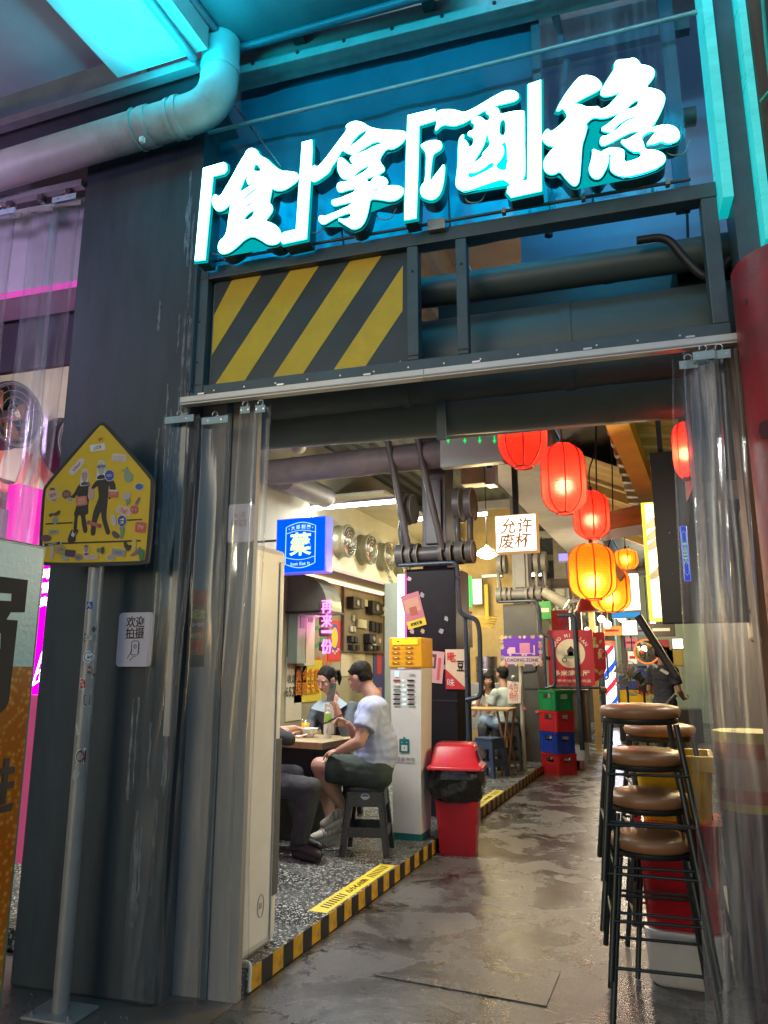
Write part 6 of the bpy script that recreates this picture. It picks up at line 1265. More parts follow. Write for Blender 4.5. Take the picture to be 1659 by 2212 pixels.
c = PY(1110, 1495, q.y-.05); t = thing('paper_bag_notice', 'white paper with red characters hanging by the pole', 'notice', c); F = frame(c, (1, 0, 0), (0, 0, 1))
plate(F, [(-.09, -.15), (.09, -.14), (.10, .13), (-.085, .15)], .004).build('paper', paint(.66, .62, .54), t); text('lettering', '今日\n特价', F, .0, .0, .22, Rd, t, z=.005, w=.12)
MB(F).ball((0, .19, 0), .035, 12, 8).build('hook_disc', m_galv, t)
for (x, y, lab) in ((1131, 1530, 'tiny red sticker on the loading sign pole'), (1160, 1537, 'tiny red sticker low on the second pillar')):
    onp('tiny_sticker', lab, x, y, .05, .035, paint(.5, .16, .12), 8, cat='sticker', Y=q.y-.035 if x < 1140 else 10.99)

# ================================================================== red restaurant sign
c = PY(1233, 1420, 11.3); F = frame(c, (1, 0, 0), (0, 0, 1)); w, h = .66, .80
rs = thing('red_restaurant_sign', 'red restaurant sign with a white disc and white lettering', 'sign', c)
plate(F, rbox_pts(w, h, .02), .02).build('plate', mat('sign_red', (.42, .02, .04), .4, var=.06), rs)
plate(F, [(.21*math.cos(R(10*k)), .06+.21*math.sin(R(10*k))) for k in range(36)], .001, .0205).build('disc', paint(.70, .60, .44), rs)
# rider on a scooter, a plain small drawing
for pts, m in (([(-.05, .10), (.01, .17), (.05, .12), (.04, .04), (-.04, .02)], K_), ([(-.10, .0), (.02, -.02), (.10, .04), (.08, .08), (.0, .04), (-.10, .04)], paint(.25, .32, .18)), ([(-.03, .02), (.04, .02), (.05, .08), (-.02, .09)], paint(.6, .5, .4))): plate(F, pts, .001, .0218).build('scooter_drawing', m, rs)
for x in (-.09, .09): MB(F).tube([(x+.03*math.cos(R(a)), -.035+.03*math.sin(R(a)), .0225) for a in range(0, 360, 30)], .007, 5, closed=True).build('scooter_wheel', K_, rs)
for i, ch in enumerate('DUO MI JIAN'):
    if ch != ' ': a = 150-12*i; text('lettering', ch, F, .262*math.cos(R(a)), .06+.262*math.sin(R(a)), .05, Wh, rs, z=.021, rot=a-90, bold=.02)
text('lettering', '多米简餐厅', F, 0, -.225, .085, paint(.7, .62, .5), rs, z=.021, w=.52, bold=.03); text('lettering', '披萨/牛排/意面/饮品', F, 0, -.335, .042, paint(.7, .62, .5), rs, z=.021, w=.54, bold=.01)
MB().tube(bent([c+Vector((-.16, -.03, .62)), c+Vector((.08, -.03, .62)), c+Vector((.10, -.03, -1.3)), ], .07), .035, 12).build('blue_tube', m_rail2, rs)
MB().tube([c+Vector((-.45, .02, .0)), c+Vector((-.30, -.03, .0))], .03, 10).build('side_tube', m_rail2, rs); MB().tube([c+Vector((-.3, -.03, -.43)), c+Vector((.38, -.03, -.43))], .018, 8).build('bottom_rail', K_, rs)
MB().box(c+Vector((-.2, .03, -1.2)), c+Vector((.2, .3, -.46)), .01).build('plinth', paint(.10, .085, .07), rs)
c2 = PY(1210, 1345, 12.0); t = thing('fire_bell_box', 'red box with a round red bell above the restaurant sign', 'fire bell', c2); MB().box(c2+Vector((-.14, 0, -.2)), c2+Vector((.14, .12, .2)), .01).build('case', mat('bell_red', (.42, .05, .04), .4), t)
for r_, d in ((.10, .02), (.06, .035), (.02, .045)): MB().cyl(c2+Vector((0, -.001, .04)), c2+Vector((0, -d, .04)), r_, 20).build('bell', m_red, t)
c3 = PY(1283, 1418, 13.6); t = thing('menu_shield_sign', 'red shield-shaped sign crowded with pale drawings beside the restaurant sign', 'sign', c3); F = frame(c3, (1, 0, 0), (0, 0, 1))
plate(F, [(-.12, .42), (.20, .42), (.20, -.20), (.12, -.36), (-.02, -.44), (-.12, -.44)], .03).build('plate', mat('sign_red'), t)
for k in range(26): x, y = rr.uniform(-.09, .15), rr.uniform(-.33, .34); s = rr.uniform(.018, .04); plate(F, [(x+s*math.cos(R(72*i)), y+s*math.sin(R(72*i))) for i in range(5)], .001, .0305+.0002*k).build('drawing', paint(*rr.choice([(.6, .55, .45), (.5, .45, .1), (.55, .2, .15), (.3, .4, .2)])), t)

# ================================================================== standing fans, mirror, barber pole, far things
def stand_fan(lab, x, y, hz, rz, r=.2):
    t = thing('standing_fan', lab, 'fan', (x, y, 0), rz, 'black standing fans in the hall'); M = Matrix.Translation((x, y, 0)) @ Matrix.Rotation(rz, 4, 'Z')
    MB(M).lathe([(.24, 0), (.24, .03), (.05, .05)], (0, 0, 0), 24).build('base', K_, t); MB(M).cyl((0, 0, .05), (0, 0, hz-.1), .02, 10).build('post', K_, t)
    MB(M).cyl((0, .03, hz), (0, .2, hz), .08, 16, .06).build('motor', mat('olive_motor', (.10, .09, .05), .4), t)
    F = M @ frame((0, -.03, hz), (1, 0, 0), (0, 0, 1))
    for k in range(3):
        a = 120*k; MB(F).poly([(r*.1*math.cos(R(a)), r*.1*math.sin(R(a)), 0), (r*.9*math.cos(R(a-20)), r*.9*math.sin(R(a-20)), 0), (r*.9*math.cos(R(a+45)), r*.9*math.sin(R(a+45)), .03), (r*.2*math.cos(R(a+70)), r*.2*math.sin(R(a+70)), .03)], (0, 0, .004)).build('blade', mat('dark_blade', (.04, .045, .05), .4), t)
    for q, z in ((1, .0), (1, .05), (.8, .07), (.55, .08), (.3, .085)): MB(F).tube([(r*q*math.cos(R(a)), r*q*math.sin(R(a)), z) for a in range(0, 360, 20)], .004, 5, closed=True).build('guard_ring', K_, t)
    for a in range(0, 360, 45): MB(F).tube([(0, 0, .09), (r*.6*math.cos(R(a)), r*.6*math.sin(R(a)), .082), (r*math.cos(R(a)), r*math.sin(R(a)), .03)], .003, 4).build('guard_wire', K_, t)
    return t
q = G(1297, 1604); stand_fan('black standing fan by the platform edge before the barber pole', q.x, q.y, .98, R(-40))
stand_fan('black standing fan farther back beside the man in dark clothes', -.62, 13.5, 1.18, R(10), .22)
stand_fan('faint standing fan at the left of the far man', -.95, 14.5, 1.28, R(-10), .26)
q = G(1325, 1568); bp_ = thing('barber_pole', 'tall glowing barber pole with red white and blue stripes', 'barber pole', (q.x, q.y, 0)); X, Y = q.x, q.y
MB().lathe([(.30, 0), (.30, .03), (.08, .06), (.07, .15)], (X, Y, 0), 24).build('foot', K_, bp_)
def barber():
    m = bpy.data.materials.new('barber_stripes'); m.use_nodes = True; n = m.node_tree.nodes; l = m.node_tree.links; n.clear()
    tc = n.new('ShaderNodeTexCoord'); sx = n.new('ShaderNodeSeparateXYZ'); l.new(tc.outputs['Object'], sx.inputs[0])
    at = n.new('ShaderNodeMath'); at.operation = 'ARCTAN2'; l.new(sx.outputs[1], at.inputs[0]); l.new(sx.outputs[0], at.inputs[1])
    a1 = n.new('ShaderNodeMath'); a1.operation = 'MULTIPLY'; a1.inputs[1].default_value = -1/(2*math.pi); l.new(at.outputs[0], a1.inputs[0])
    z1 = n.new('ShaderNodeMath'); z1.operation = 'MULTIPLY_ADD'; z1.inputs[1].default_value = 1.15; l.new(sx.outputs[2], z1.inputs[0]); l.new(a1.outputs[0], z1.inputs[2])
    fr = n.new('ShaderNodeMath'); fr.operation = 'FRACT'; l.new(z1.outputs[0], fr.inputs[0])
    r = n.new('ShaderNodeValToRGB'); r.color_ramp.interpolation = 'CONSTANT'; e = r.color_ramp.elements; e[0].color = (1, 1, 1, 1); e[1].position = .25; e[1].color = (.9, .02, .04, 1)
    for p, c in ((.42, (1, 1, 1, 1)), (.72, (.01, .08, .9, 1)), (.90, (1, 1, 1, 1))): k = e.new(p); k.color = c
    l.new(fr.outputs[0], r.inputs[0]); em = n.new('ShaderNodeEmission'); em.inputs[1].default_value = 1.6; o = n.new('ShaderNodeOutputMaterial'); l.new(r.outputs[0], em.inputs[0]); l.new(em.outputs[0], o.inputs[0]); return m
MB().cyl((X, Y, .16), (X, Y, 1.95), .135, 32).build('striped_cylinder', barber(), bp_)
MB().cyl((X, Y, .158), (X, Y, 1.952), .175, 32).build('clear_case', pvc('clear_case_plastic', milk=.03, gl=.1), bp_)
MB().cyl((X, Y, 1.953), (X, Y, 2.08), .18, 32).build('copper_band', mat('copper', (.55, .22, .12), .3, metal=.6, emit=(1, .3, .15), es=.3), bp_)
MB().lathe([(.20, 2.081), (.17, 2.10), (.05, 2.19), (.02, 2.21), (.03, 2.24), (.02, 2.27), (.004, 2.31)], (X, Y, 0), 24).build('cap', m_mech, bp_)
L = lamp('barber_glow', (X, Y-.4, 1.1), 10, (.8, .85, 1), 'AREA', .3, (0, -1, 0), 1.6); L.parent = bp_; L.location = Vector(L.location)-Vector((X, Y, 0))
c = PY(1397, 1407, 15.5); t = thing('convex_mirror', 'round convex mirror with an orange rim at the far end', 'mirror', c); F = frame(c, (1, 0, 0), (0, 0, 1))
MB(F).tube([(.23*math.cos(R(a)), .23*math.sin(R(a)), 0) for a in range(0, 360, 12)], .018, 8, closed=True).build('rim', mat('orange_rim', (.8, .18, .05), .4, emit=(1, .2, .05), es=.3), t)
MB(F).lathe([(.225, 0), (.18, .025), (.1, .045), (.001, .052)], (0, 0, 0), 28).build('mirror', mat('mirror_glass', (.8, .8, .8), .04, metal=1, var=0, rvar=0), t); MB().cyl(c+Vector((0, .02, -.24)), (c.x, c.y+.02, 0), .02, 8).build('post', m_galv, t)
# string of bulbs, lit signs far off
for (x, y, s, lab) in ((1299, 1337, .08, 'bare bulb lowest of the three under the orange lanterns'), (1312, 1349, .09, 'bare bulb in the middle of the three under the orange lanterns'), (1343, 1335, .09, 'bare bulb right of the three under the orange lanterns')):
    c = PY(x, y, 14); t = thing('bare_bulb', lab, 'bulb', c, group='bare bulbs far down the hall'); MB().ball(c, s*.8, 12, 8).build('glass', glow('bulb_white', (1, .9, .65), 9), t); MB().cyl(c+Vector((0, 0, s*.7)), c+Vector((0, 0, s*1.4)), .02, 8).build('socket', K_, t); MB().tube([c+Vector((0, 0, s*1.4)), c+Vector((.2, 0, 1.3))], .008, 5).build('cord', K_, t)
lamp('far_bulb_light', (-1.0, 13.8, 2.2), 130, (1, .80, .50), 'POINT', .3)
def lit(lab, x0, y0, x1, y1, Y, col, s, nm='lit_panel'):
    a, b = PY(x0, y0, Y), PY(x1, y1, Y); t = thing(nm, lab, 'light box', a)
    MB().box((min(a.x, b.x), Y, min(a.z, b.z)), (max(a.x, b.x), Y+.1, max(a.z, b.z))).build('case', paint(.3, .28, .2), t); MB().box((min(a.x, b.x)+.01, Y-.004, min(a.z, b.z)+.01), (max(a.x, b.x)-.01, Y-.001, max(a.z, b.z)-.01)).build('lit_face', glow(nm+lab[:9], col, s), t); return t
t = lit('large white lit board right of the orange lanterns', 1318, 1240, 1385, 1318, 12.5, (1, .93, .80), 2.8)
t = lit('blue band under the large white lit board', 1320, 1322, 1385, 1334, 12.4, (.05, .35, .75), .8)
t = lit('small bright board under the blue band', 1342, 1340, 1378, 1372, 13.5, (1, .9, .7), 3)
t = lit('bright lit menu with green rim left of the second pillar', 1020, 1250, 1042, 1305, 12.3, (1, .92, .55), 2.4); MB().box((PY(1014, 1245, 12.29).x, 12.25, PY(1014, 1310, 12.29).z), (PY(1018, 1245, 12.29).x, 12.29, PY(1014, 1245, 12.29).z)).build('green_rim', glow('green_rim', (.05, 1, .15), 1.5), t)
t = lit('yellow lit board beside the lit menu', 1045, 1262, 1056, 1340, 12.4, (1, .55, .03), 1.1)
t = lit('warm horizontal lit strip above the back tables', 1040, 1241, 1085, 1246, 12.2, (1, .8, .4), 2.2)
t = lit('orange framed picture beside the first pillar', 1003, 1320, 1016, 1398, 7.6, (1, .16, .02), .5)
t = lit('bluish lit disc sign left of the round orange lantern', 1205, 1195, 1228, 1212, 13, (.35, .3, 1), 1.2)
t = lit('glaring white panel seen through the right hand strips', 1450, 1378, 1478, 1402, 9, (1, .88, .7), 2.5)
lamp('back_shop_light', (-3.2, 11.3, 2.6), 40, (1, .78, .38), 'POINT', .2)
for (x, y, Y, e, lab) in ((1052, 1198, 9.6, 75, 'white pendant lamp glowing between the first two pillars'), (1104, 1232, 13.2, 60, 'small round lamp glowing behind the second pillar')):
    c = PY(x, y, Y); t = thing('pendant_lamp', lab, 'pendant lamp', c); MB().lathe([(.16, .0), (.13, .05), (.04, .10), (.02, .13)], c, 20).build('shade', m_white, t); MB().ball(c+Vector((0, 0, -.005)), .11, 16, 8, (1, 1, .45)).build('lens', glow('pendant_glow', (1, .82, .42), 40), t); MB().tube([c+Vector((0, 0, .12)), (c.x, c.y, 4.2)], .006, 6).build('cord', K_, t)
    L = lamp('pendant_light', (0, 0, -.12), e, (1, .74, .32), 'POINT', .13); L.parent = t
lamp('far_hall_light', (-.6, 18.5, 2.9), 110, (1, .85, .6), 'POINT', .3)
# posters on the end wall
for (x, y, w_, h_, c, lab) in ((1408, 1402, .9, .5, (.62, .05, .05), 'red melon-like picture on the far wall'), (1440, 1418, .8, .5, (.6, .42, .05), 'yellow lettering board on the far wall'), (1400, 1440, 1.3, .9, (.30, .42, .30), 'green leafy picture on the far wall'), (1440, 1470, .8, .8, (.55, .5, .3), 'cream board low on the far wall')):
    q = PY(x, y, 21.49); t = thing('far_poster', lab, 'poster', q); MB().box((q.x-w_/2, 21.46, q.z-h_/2), (q.x+w_/2, 21.49, q.z+h_/2)).build('board', paint(*c), t)
# dark machine arm lumps and grey tube lamp by the second pillar
c = PY(1200, 1288, 10.6); t = thing('hanging_spot_lamp', 'grey tubular spot lamp pointing down right of the second pillar', 'spot lamp', c); MB().cyl(c+Vector((-.17, 0, .08)), c+Vector((.14, 0, -.12)), .065, 18, .09).build('barrel', mat('spot_grey', (.35, .33, .26), .4), t); MB().tube([c+Vector((-.15, 0, .1)), c+Vector((-.2, .1, .4))], .012, 6).build('arm', K_, t)
c = PY(1268, 1305, 12.5); t = thing('red_hanging_shade', 'dark red funnel shade under the round orange lantern', 'shade', c); MB().lathe([(.22, -.12), (.06, .18)], c, 20).build('shade', mat('dark_red_shade', (.35, .02, .02), .4), t)
# steel uprights of the far bays
for (x, Y, m, lab) in ((1284, 13.8, mat('warm_post', (.50, .38, .18), .5), 'thin tan upright left of the barber pole'), (1255, 12.9, m_mech, 'dark upright behind the restaurant sign'), (1300, 17.5, m_rail2, 'blue upright just left of the barber pole'), (1350, 17, m_mech, 'dark upright right of the barber pole')):
    q = PY(x, 1450, Y); t = thing('steel_upright', lab, 'upright', (q.x, Y, 0)); MB().box((q.x-.05, Y, .0), (q.x+.05, Y+.08, 3.0 if Y > 14 else 2.5)).build('post', m, t); MB().box((q.x-.08, Y-.02, 0), (q.x+.08, Y+.1, .012)).build('foot_plate', m, t)
t = thing('bent_guard_tube', 'bent blue guard tube arching before the far pillar', 'guard tube', (-1.9, 14.5, 0))
MB().tube(bent([PY(1243, 1430, 14.5), PY(1243, 1333, 14.5), PY(1296, 1333, 14.5), PY(1300, 1480, 14.5)], .12), .04, 12).build('tube', m_rail2, t)

# ================================================================== tall table, stools at the back
def square_stool(lab, x, y, z, rz, m, h=.46, oval=None, w=.27, wb=.36):
    t = thing('plastic_stool', lab, 'stool', (x, y, z), rz, 'square plastic stools'); M = Matrix.Translation((x, y, z)) @ Matrix.Rotation(rz, 4, 'Z')
    loft([(w, w, h-.03), (w+.012, w+.012, h-.012), (w, w, h)], M, .15).build('seat', m, t)
    def at(k): return w/2+(wb-w)/2*(1-k)     # half width at height fraction
    for sx in (-1, 1):
        for sy in (-1, 1):
            mb = MB(M); lw = .045
            a1, a0 = at(1), at(0)
            mb.hexa([(sx*a0, sy*a0, 0), (sx*(a0-lw), sy*a0, 0), (sx*(a0-lw), sy*(a0-lw), 0), (sx*a0, sy*(a0-lw), 0)][::(1 if sx*sy > 0 else -1)], [(sx*a1, sy*a1, h-.031), (sx*(a1-lw*1.15), sy*a1, h-.031), (sx*(a1-lw*1.15), sy*(a1-lw*1.15), h-.031), (sx*a1, sy*(a1-lw*1.15), h-.031)][::(1 if sx*sy > 0 else -1)])
            mb.build('leg', m, t)
            MB(M).tube([(sx*(a0-.008), sy*(a0-.008), .004), (sx*(a1-.006), sy*(a1-.006), h-.035)], .009, 8).build('leg_rib', m, t)
    for ax in (0, 1):
        for s in (-1, 1):
            def pn(z0, z1, nm):
                k0, k1 = z0/h, z1/h; a0, a1 = at(k0), at(k1); o0, o1 = s*(a0-.006), s*(a1-.006); i0, i1 = s*(a0-.012), s*(a1-.012); e0, e1 = a0-.046, a1-.046
                P = [(-e0, o0, z0), (e0, o0, z0), (e0, i0, z0), (-e0, i0, z0)], [(-e1, o1, z1), (e1, o1, z1), (e1, i1, z1), (-e1, i1, z1)]
                if ax: P = [[(p[1], -p[0], p[2]) for p in q] for q in P]
                MB(M).hexa(P[0], P[1]).build(nm, m, t)
            pn(h*.72, h-.032, 'apron'); pn(h*.28, h*.42, 'cross_panel')
    if oval:
        F = M @ frame((0, -at(.88)+.0045, h*.87), (1, 0, 0), (0, 0, 1)) ; plate(F, [(.033*math.cos(R(20*k)), .021*math.sin(R(20*k))) for k in range(18)], .001, .0005).build('oval_sticker', paint(.45, .5, .42), t); plate(F, [(.028*math.cos(R(20*k)), abs(.016*math.sin(R(20*k)))) for k in range(10)], .0006, .0016).build('sticker_print', Bl, t)
    return t
m_stk = mat('black_stool_plastic', (.018, .021, .026), .28, var=.15, bump=.01)
q0, q1, q2 = G(735, 1850, .1), G(830, 1853, .1), G(860, 1835, .1)
stool_c = Vector((-2.215, 5.27, .1)); STR = R(15)
square_stool('black plastic stool under the man in the blue shirt', stool_c.x, stool_c.y, .1, STR, m_stk, oval=True)
m_blus = mat('blue_stool_plastic', (.04, .075, .14), .35, var=.12)
q = G(1045, 1690, .1); square_stool('dark blue plastic stool behind the red bin', -2.30, 9.35, .1, R(-20), m_blus)
square_stool('black plastic stool beside the tall wooden table', -2.20, 10.1, .1, R(10), m_stk, .60, w=.26, wb=.34)
t = thing('tall_wooden_table', 'tall folding wooden table on crossed legs at the back of the platform', 'table', (-2.45, 9.75, .1))
a = PY(1105, 1528, 9.6); MB().box((a.x-.62, 9.4, .87), (a.x, 9.9, .90), .006).build('tabletop', mat('light_wood', (.48, .32, .12), .4, var=.15, stretch=(1, 8, 8)), t)
for (x0_, x1_) in ((a.x-.02, a.x-.12), (a.x-.16, a.x-.02)):
    for y in (9.45, 9.85): MB().tube([(x0_, y+(.03 if x0_ < x1_ else 0), .869), (x1_, y+(.03 if x0_ < x1_ else 0), .10)], .016, 8).build('leg', mat('brown_leg', (.25, .13, .06), .5), t)
t = thing('steel_pot_stack', 'tall shiny steamer pot behind the girl at the back', 'pot', PY(1052, 1440, 11.6)); c = PY(1052, 1460, 11.6)
MB().cyl(c+Vector((0, 0, -.1)), c+Vector((0, 0, .30)), .17, 24).build('pot', m_chrome, t); MB().tube([c+Vector((.172*math.cos(R(a_)), .172*math.sin(R(a_)), .1)) for a_ in range(0, 360, 20)], .008, 6, closed=True).build('rim', m_chrome, t); MB().box(c+Vector((-.3, -.2, -.8)), c+Vector((.3, .2, -.101)), .01).build('stand', m_galv, t)
t = thing('yellow_wire_basket', 'yellow wire basket high up at the back shop', 'basket', PY(1050, 1355, 11.5)); c = PY(1050, 1355, 11.5)
for k in range(5): MB().tube([c+Vector(((.12+.02*k)*math.cos(R(a_)), (.12+.02*k)*math.sin(R(a_)), .04*k)) for a_ in range(0, 360, 24)], .006, 5, closed=True).build('hoop', paint(.6, .42, .05), t)

# ================================================================== diners' table
tt = thing('dining_table', 'wooden topped dining table with bowls and drinks', 'table', (-2.85, 5.7, .1))
TZ = .845
c1 = G(713, 1607, TZ); c0_ = G(620, 1590, TZ); c2_ = G(775, 1588, TZ)
c1 = Vector((-2.56, 5.20, TZ)); c0_ = Vector((-3.45, 5.34, TZ)); c2_ = Vector((-2.50, 5.80, TZ)); c3_ = c0_+(c2_-c1)
MB().poly([c1, c2_, c3_, c0_], (0, 0, .004)).build('top_surface', mat('oak_top', (.46, .36, .20), .4, var=.15, scale=3, stretch=(8, 1, 1)), tt)
MB().poly([p-Vector((0, 0, .045)) for p in (c1, c2_, c3_, c0_)], (0, 0, .044)).build('top_board', mat('oak_edge', (.30, .17, .09), .5, var=.2, stretch=(8, 1, 1)), tt)
cxy = (c1+c3_)/2
MB().box((cxy.x-.26, cxy.y-.20, .1), (cxy.x+.26, cxy.y+.20, TZ-.046), .005).build('pedestal', K_, tt)
def on_table(x, y): return G(x, y, TZ+.005)
c = Vector((-2.72, 5.42, TZ+.005)); c = on_table(669, 1592)
t = thing('white_bowl', 'white rice bowl near the table edge', 'bowl', c, group=None); MB().lathe([(.03, 0), (.032, .008), (.055, .03), (.07, .065), (.072, .072), (.066, .068), (.05, .032), (.001, .016)], c, 28, False).build('bowl', m_white, t)
c = on_table(660, 1583)+Vector((-.03, .25, 0)); t = thing('white_bowl', 'white bowl behind the near one with chopsticks across it', 'bowl', c); MB().lathe([(.03, 0), (.032, .008), (.055, .03), (.075, .065), (.077, .072), (.066, .068), (.05, .032), (.001, .016)], c, 28, False).build('bowl', m_white, t)
c = on_table(645, 1590)+Vector((0, .12, 0)); t = thing('orange_juice_cup', 'clear cup of orange juice on the table', 'cup', c); MB().lathe([(.022, 0), (.036, .10), (.001, .10)], c, 20).build('juice', mat('orange_juice', (.85, .36, .01), .2, var=.03, emit=(1, .4, .01), es=.08), t); MB().lathe([(.024, .0), (.0385, .125), (.0375, .125), (.0235, .002)], c, 20, False).build('cup', pvc('clear_cup', milk=.05), t)
c = on_table(645, 1594); t = thing('white_soup_spoon', 'white soup spoon lying beside the near bowl', 'spoon', c); MB().ball(c+Vector((0, 0, .013)), .03, 14, 8, (1, .7, .4)).build('spoon_bowl', m_white, t); MB().tube([c+Vector((.02, 0, .018)), c+Vector((.07, .02, .03))], .006, 8).build('handle', m_white, t)
c = on_table(708, 1594); bt = thing('drink_bottle', 'white plastic drink bottle with a green top label', 'bottle', c)
MB().lathe([(.027, 0), (.029, .01), (.029, .12), (.029, .165), (.022, .195), (.013, .21), (.013, .216)], c, 24).build('bottle_body', paint(.62, .62, .56), bt); MB().lathe([(.0295, .118), (.0296, .165), (.0226, .1945)], c, 24, False).build('green_label', paint(.20, .42, .05), bt); MB().lathe([(.0150, .217), (.0150, .236)], c, 18).build('cap', Wh, bt)
text('lettering', '水溶', frame(c+Vector((.008, -.0305, .06)), (1, .1, 0), (0, 0, 1)), 0, 0, .05, Gy, bt, z=.001, rot=0, w=.014); MB(frame(c, (1, 0, 0), (0, 0, 1))).poly([(-.012, .125, .03), (.018, .118, .03), (.018, .14, .03)], (0, 0, .001)).build('yellow_patch', Yl, bt)
t = thing('red_stool_edge', 'red plastic stool edge under the far side of the table', 'stool', (-3.35, 5.9, .1)); loft([(.33, .33, .1), (.28, .28, .50), (.28, .28, .54)], Matrix.Translation((-3.42, 6.0, 0))).build('body', m_red, t)

# ================================================================== stack of bar stools, bins at right
m_seat = mat('tan_leather_seat', (.27, .135, .06), .38, var=.2, bump=.15, scale=9, dirt=(.20, .11, .06), dirt_amt=.4); m_leg = mat('green_black_leg', (.012, .018, .018), .38, var=.2)
def bar_stool(lab, c, rz, z0, h=.70):
    t = thing('bar_stool', lab, 'bar stool', (c.x, c.y, z0), rz, 'bar stools stacked at the right of the doorway'); M = Matrix.Translation((c.x, c.y, z0)) @ Matrix.Rotation(rz, 4, 'Z')
    MB(M).lathe([(.150, h-.055), (.168, h-.045), (.175, h-.02), (.165, h-.004), (.12, h+.006), (.001, h+.010)], (0, 0, 0), 36).build('seat', m_seat, t)
    MB(M).lathe([(.150, h-.078), (.162, h-.072), (.162, h-.056)], (0, 0, 0), 36).build('seat_ring', m_leg, t)
    a0, a1 = .205, .135
    for sx in (-1, 1):
        for sy in (-1, 1): MB(M).tube([(sx*a1, sy*a1*.9, h-.075), (sx*a0, sy*a0, .004)], .0125, 12).build('leg', m_leg, t)
    for zf_, r_ in ((.22, .007), (.42, .006)):
        a = a0+(a1-a0)*zf_/h; P = [(-a, -a, zf_), (a, -a, zf_), (a, a, zf_), (-a, a, zf_)]
        for i in range(4): MB(M).tube([P[i], P[(i+1) % 4]], r_, 8).build('foot_rail', m_leg, t)
    return t
lf = G(1317, 2222); lb2 = G(1340, 2160)
sc_ = Vector((lf.x+.195, lf.y+.21, 0)); SR = R(6)
for k, lab in enumerate(('lowest bar stool of the stack, standing on the floor', 'bar stool second from the bottom of the stack', 'bar stool third from the bottom of the stack', 'topmost bar stool of the stack with the shining tan seat')):
    bar_stool(lab, sc_+Vector((-.004*k, .012*k, 0)), SR+R((0, 2, -3, 2)[k]), .172*k+(.02 if k == 3 else 0))
bar_stool('bar stool of the second stack, its seat showing below the topmost one', sc_+Vector((.05, .55, 0)), R(12), .42); bar_stool('bar stool of the second stack hidden behind the third seat', sc_+Vector((.06, .56, 0)), R(8), .22); bar_stool('lowest bar stool of the second stack behind the first', sc_+Vector((.05, .57, 0)), R(10), 0)
bx0 = G(1412, 2148); bc_ = Vector((bx0.x+.15, bx0.y+.26, 0)); Mx = Matrix.Translation(bc_)
t = thing('white_plastic_tub', 'white plastic tub on the floor under the red one', 'tub', bc_); loft([(.30, .30, .0), (.34, .34, .02), (.36, .36, .235)], Mx).build('body', mat('white_tub', (.62, .62, .60), .3, var=.06, bump=.1, dirt=(.4, .4, .38), dirt_amt=.4), t)
t = thing('red_plastic_tub', 'tall red plastic tub between the white and the yellow ones', 'tub', bc_+Vector((0, 0, .236))); loft([(.30, .30, .236), (.33, .33, .25), (.37, .37, .68), (.39, .39, .70)], Mx).build('body', mat('red_tub', (.42, .008, .015), .25, var=.1, bump=.1), t)
t = thing('yellow_plastic_tub', 'yellow plastic tub on top of the red one behind the stools', 'tub', bc_+Vector((0, 0, .701))); mt = mat('yellow_tub', (.62, .38, .01), .3, var=.1)
loft([(.30, .30, .701), (.34, .34, .93)], Mx).build('body', mt, t)
for (a, b) in (((-.18, -.18, .93), (.18, -.16, 1.0)), ((-.18, .16, .93), (.18, .18, 1.0)), ((-.18, -.159, .93), (-.16, .159, 1.0)), ((.16, -.159, .93), (.18, .159, 1.0))): MB(Mx).box(a, b, .004).build('rim_wall', mt, t)
st(MB().box((-.02, 4.7, .0), (.6, 6.2, .04)).build('low_plinth', m_conc))
t = thing('printed_drum', 'round drum with a red and yellow printed band seen through the strips', 'drum', (.28, 3.95, 0)); MB().cyl((.28, 4.15, 0), (.28, 4.15, 1.05), .16, 28).build('drum', paint(.05, .05, .08), t)
for z0_, z1_, c in ((1.05, 1.10, (.30, .25, .06)), (.98, 1.049, (.26, .07, .05)), (.84, .979, (.28, .20, .16)), (.78, .839, (.26, .07, .05)), (.74, .779, (.30, .25, .06))): MB().cyl((.28, 4.15, z0_), (.28, 4.15, z1_), .163, 28).build('printed_band', paint(*c), t)

# unseen lamp added on the right hand wall to brighten the white cabinet
wl_ = thing('wall_tube_lamp', 'added warm tube on the dark wall inside the right hand curtain, out of view', 'added lamp', (.60, 4.1, 2.2))
MB().box((.585, 4.05, 1.7), (.618, 4.13, 2.6)).build('housing', m_white, wl_); MB().cyl((.565, 4.09, 1.72), (.565, 4.09, 2.58), .014, 10).build('tube', glow('warm_tube', (1, .88, .68), 9), wl_)  # housing and glow of the added tube, out of view
L = lamp('wall_tube_light', (-.06, 0, 0), 26, (1, .90, .72), 'AREA', .9, (-1, -.15, -.1), .1); L.parent = wl_  # fill lamp of the added wall tube
